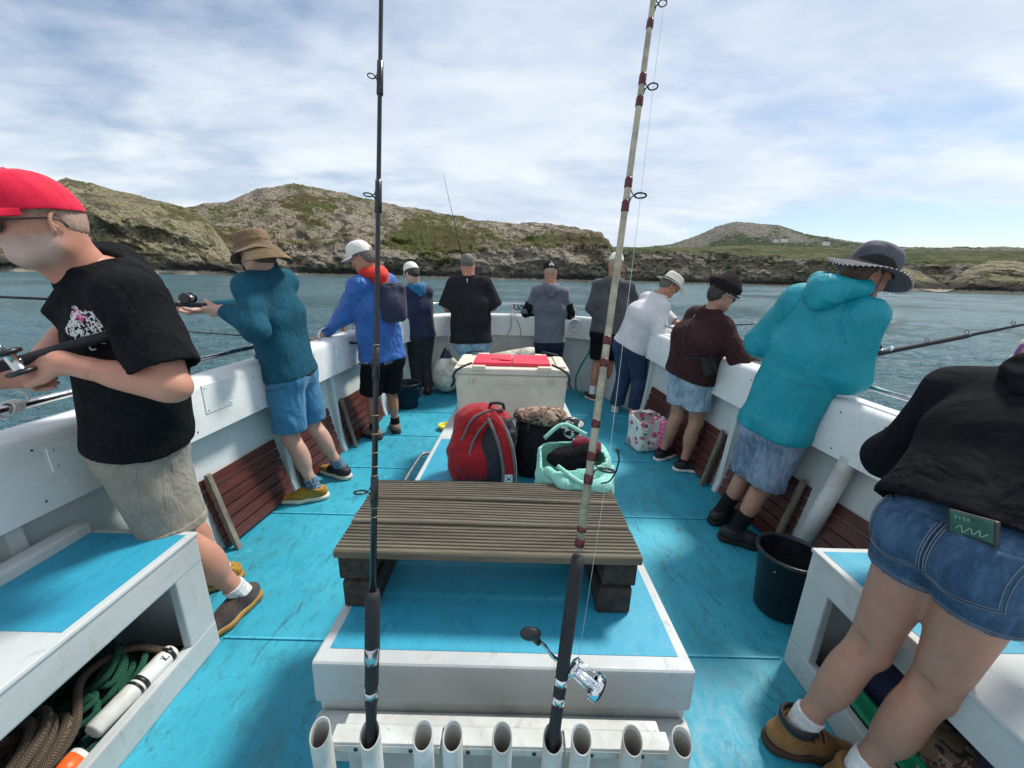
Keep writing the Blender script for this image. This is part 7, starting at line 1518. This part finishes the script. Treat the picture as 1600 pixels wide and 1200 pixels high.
g = G(); g.box((0, .002, .006), (.068, .046, .002), M=Mp, bev=.0008); gp = g.build('back_panel', plain('green_panel', (.035, .12, .085), .35, var=.25), e)
g = G()
def letters(g, txt, M, h=.008, r=.0006):
    """simple stroke lettering in a plane"""
    S = {'L': [[(0, 1), (0, 0), (.6, 0)]], 'U': [[(0, 1), (0, .2), (.3, 0), (.6, .2), (.6, 1)]], 'V': [[(0, 1), (.3, 0), (.6, 1)]], 'I': [[(.3, 0), (.3, 1)]], 'S': [[(.6, .9), (.3, 1), (0, .75), (.6, .25), (.3, 0), (0, .1)]], 'A': [[(0, 0), (.3, 1), (.6, 0)], [(.12, .4), (.48, .4)]], 'N': [[(0, 0), (0, 1), (.6, 0), (.6, 1)]]}
    x = 0
    for ch_ in txt:
        for l in S.get(ch_, []): g.tube([M @ Vector(((x+a)*h, b*h, 0)) for a, b in l], r, 5)
        x += .95
letters(g, 'VISA', Mp @ Matrix.Translation((-.026, .012, .0075)), .007); P_ = spline([(-.025, -.012, .0075), (-.015, -.002, .0075), (-.012, -.016, .0075), (0, -.002, .0075), (.004, -.014, .0075), (.014, -.001, .0075), (.016, -.014, .0075), (.027, -.004, .0075)], 5); g.tube([Mp @ p for p in P_], .0007, 5); g.build('lettering', plain('pale_ink', (.45, .55, .5), .5), gp)

# ---- rods in hands
def held_rod(p0, p1, r0, r1, label, reel_at=None, butt=.0, guides=(), tip_len=None, mat=None, reel_side=(0, 0, 1), grp='rods held by the anglers'):
    p0, p1 = Vector(p0), Vector(p1); d = (p1-p0).normalized(); L = (p1-p0).length; e = empty('fishing_rod', p0, label, 'fishing rod', grp)
    gl = min(.62, L*.5); g = G(); g.tube([p0, p0+d*.01, p0+d*gl*.5, p0+d*gl, p0+d*(gl+.02)], [r0*.85, r0*1.0, r0*.95, r0, r0*.7], 12); g.build('grip', MAT['grip'], e)
    g = G(); g.tube([p0+d*gl, p0+d*L], [r0*.62, r1], 10); g.build('blank', mat or MAT['rod_black'], e)
    for t in guides: guide(p0+d*t, d, Vector(reel_side), .012, .011-.002*min(3, t), e)
    if reel_at is not None:
        rs_ = Vector(reel_side).normalized(); rs_ = (rs_-d*rs_.dot(d)).normalized(); c = p0+d*reel_at+rs_*.036; ax = d.cross(rs_); re = empty('reel', c); re.parent = e; re.matrix_parent_inverse = e.matrix_world.inverted()
        Mr = Matrix.Translation(c) @ ax.to_track_quat('Z', 'Y').to_matrix().to_4x4()
        for z0 in (-.034, .022): g = G(); g.lathe([(.001, z0), (.024, z0), (.030, z0+.003), (.030, z0+.010), (.024, z0+.014), (.001, z0+.014)], 24, Mr); g.build('side_plate', MAT['black_plastic'], re)
        g = G(); g.lathe([(.019, -.022), (.013, -.018), (.013, .018), (.019, .022)], 20, Mr); g.build('spool', MAT['steel'], re)
        g = G(); g.tube([c-rs_*.034, c-rs_*.02], .010, 10); g.tube([c+ax*.036, c+ax*.05, c+ax*.05+d*.045], .004, 6); g.ball(c+ax*.062+d*.045, .010, 10, 8, (1, 1, 1.3)); g.build('crank', MAT['chrome'], re)
    return e
H = {k: v['hands'] for k, v in PEOPLE.items()}
P1h = Vector(H['P1']['L']); held_rod((-1.135, 1.17, 1.329), (-1.135-.212*6, 1.17-.16*6, 1.329-.084*6), .0155, .003, 'black rod under the arm of the man in the red cap', .27, guides=(1.0, 1.3), reel_side=(.1, -.9, -.1))
hL, hR = Vector(H['P2']['L']), Vector(H['P2']['R']); held_rod(hL+Vector((.10, .02, .03)), hL+Vector((-1.9, -.35, .10)), .013, .0025, 'black rod held level by the man in the tan bucket hat', .20, guides=(.75, 1.1, 1.5))
h_ = Vector(H['P3']['L']); held_rod(h_+Vector((.30, .12, -.04)), h_+Vector((-1.3, -.25, .10)), .011, .003, 'black rod resting on the left gunwale under the blue sleeve', None, guides=(.8, 1.1))
held_rod((-.52, 5.02, 1.12), (-.98, 5.62, 2.80), .011, .0016, 'thin black rod pointing up beyond the balding man', .28, guides=(.9, 1.2, 1.5), reel_side=(0, 1, 0))
held_rod((.44, 5.02, 1.15), (.55, 6.4, 1.5), .011, .002, 'black rod held out over the bow by the man in the dark cap', .2, guides=(.8,), reel_side=(0, 0, 1))
held_rod((1.30, 4.98, 1.10), (1.75, 6.2, 1.45), .011, .002, 'black rod held by the man in the charcoal hoodie', .2, guides=(.8,))
h_ = Vector(H['P8']['R']); held_rod(h_+Vector((-.14, .0, .02)), h_+Vector((1.5, .45, .05)), .012, .003, 'black rod held over the rail by the man in the panama hat', .18, guides=(.7, 1.0))
h_ = Vector(H['P9']['R']); held_rod(h_+Vector((-.18, -.03, .02)), h_+Vector((1.5, .55, -.1)), .012, .003, 'black rod held by the woman in the brown jumper', .24, guides=(.7, 1.0))
h_ = Vector(H['P10']['R']); held_rod(h_+Vector((-.10, .01, -.03)), h_+Vector((1.5, .0, .36)), .013, .003, 'dark rod pointing out from the turquoise jacket sleeve over the sea', .14, guides=(.42, .62, .85, 1.1), reel_side=(0, 0, 1))

# ---- left locker: coiled ropes and flares
def rope_mat(name, c):
    n = NT(name); w = n.wave(150, 'DIAGONAL', 1.5, det=1); b = n.noise(60, 4, .7); n.col(n.mix(w, tuple(x*.5 for x in c), tuple(x*1.25 for x in c))).rough(.95); n.bump(w, .9, .006, n.bump(b, .5, .002)); return n.m
MAT['rope_brown'] = rope_mat('brown_rope', (.145, .105, .070)); MAT['rope_green'] = rope_mat('green_rope', (.015, .13, .075)); MAT['net_green'] = rope_mat('teal_rope', (.01, .09, .065))
def coil(c, rx, ry, turns, r, mat, label, tilt=(0, 0), sd=1, jit=.02, flat=.35):
    g = G(); rg = random.Random(sd); M_ = Matrix.Translation(c) @ Matrix.Rotation(tilt[0], 4, 'X') @ Matrix.Rotation(tilt[1], 4, 'Y'); pts = []
    for t in range(turns):
        a0 = rg.uniform(-jit, jit); b0 = rg.uniform(-jit, jit); k = 1-.35*rg.random(); z = flat*t*r*2+rg.uniform(-.3, .3)*r
        for i in range(14): a = 2*math.pi*i/14; pts.append(M_ @ Vector((a0+rx*k*math.cos(a), b0+ry*k*math.sin(a), z+.5*r*math.sin(a*2+t))))
    g.tube(spline(pts, 3), r, 8); return tag(g.build('rope', mat), label, 'rope')
coil((-1.36, .62, .10), .15, .26, 11, .013, MAT['rope_brown'], 'thick brown rope coiled in the left locker', (.25, -.35), 3)
coil((-1.30, .40, .09), .10, .17, 6, .014, MAT['rope_brown'], 'brown rope loops nearest the stern in the left locker', (.1, -.5), 8)
coil((-1.40, .98, .09), .13, .12, 14, .010, MAT['rope_green'], 'green braided rope heaped at the end of the left locker', (.3, -.3), 5, .03)
coil((-1.30, .80, .06), .07, .20, 5, .009, MAT['net_green'], 'thin teal rope lying across the left locker floor', (.0, -.2), 6, .04)
g = G(); g.tube(spline([(-1.25, 1.08, .16), (-1.33, 1.05, .20), (-1.36, .93, .22), (-1.28, .82, .17), (-1.26, .72, .16), (-1.24, .66, .23), (-1.30, .60, .27), (-1.38, .70, .26), (-1.35, .84, .15)], 8), .012, 8); tag(g.build('rope', MAT['rope_brown']), 'single brown rope strand looping over the green rope', 'rope')
def flare(p0, p1, r, bands, label, cat='flare'):
    p0, p1 = Vector(p0), Vector(p1); d = (p1-p0); e = empty('flare', p0, label, cat); g = G(); g.tube([p0, p0+d*.02, p0+d*.98, p1], [r*.8, r, r, r*.8], 18); g.build('tube', plain('white_flare_body', (.62, .62, .58), .45, var=.15), e)
    for t0_, t1_, k, m in bands: g = G(); g.tube([p0+d*t0_, p0+d*t1_], r*k, 18); g.build('band', m, e)
    return e
m_or = plain('orange_band', (.80, .13, .02), .45, var=.2); m_dk = MAT['black_plastic']
f1 = flare((-1.235, 1.10, .135), (-1.262, .84, .12), .030, ((.05, .10, 1.03, m_dk), (.42, .47, 1.06, m_dk), (.50, .53, 1.06, m_dk)), 'white flare canister with black lettering in the left locker')
f2 = flare((-1.25, .80, .10), (-1.285, .58, .085), .032, ((.06, .30, 1.02, m_or), (.34, .42, 1.04, m_dk), (.46, .60, 1.02, m_or)), 'white canister with orange bands in the left locker')
g = G(); Ml = Matrix(((0.35, .3, .88, -1.2315), (-.92, .05, .3, 1.045), (.0, .95, -.3, .148), (0, 0, 0, 1))); letters(g, 'LU', Matrix.Translation((-1.213, 1.052, .150)) @ Matrix.Rotation(R(90), 4, 'Z') @ Matrix.Rotation(R(55), 4, 'X'), .022, .0018); g.build('lettering', m_dk, f1)
g = G(); g.ball((-1.26, .56, .07), .05, 14, 8, (1, 1.4, .6)); tag(g.build('cloth', fabric('frayed_cloth', (.30, .25, .19), .95, wr=1)), 'frayed beige cloth beside the orange banded canister', 'cloth')
g = G(); g.tube(spline([(-1.25, .66, .05), (-1.28, .60, .04), (-1.27, .54, .05)], 4), .018, 8); tag(g.build('float', plain('yellow_float', (.7, .5, .02), .5)), 'small yellow float in the left locker', 'float')
# ---- right locker contents
j = solid('clothes', [Part([Ell((1.34, .80, .12), (.12, .15, .09)), Ell((1.30, .58, .10), (.10, .14, .08))], .05)], .008, camo(), None, fold=(.012, 12, X, 6, .7)); tag(j, 'brown patterned clothing stuffed in the right locker', 'clothes')
j = solid('clothes', [Part([Ell((1.38, 1.0, .13), (.12, .12, .11)), Ell((1.42, .62, .20), (.10, .2, .08))], .05)], .008, F_navy, None, fold=(.012, 12, X, 9, .7)); tag(j, 'dark navy clothing pushed into the right locker', 'clothes')
g = G(); g.box((1.205, .62, .135), (.05, .95, .022), bev=.004); g.box((1.222, .62, .155), (.012, .95, .03), bev=.003); tag(g.build('crate_rim', plain('green_plastic', (.01, .24, .12), .4)), 'green plastic strip lying along the right locker opening', 'strip')
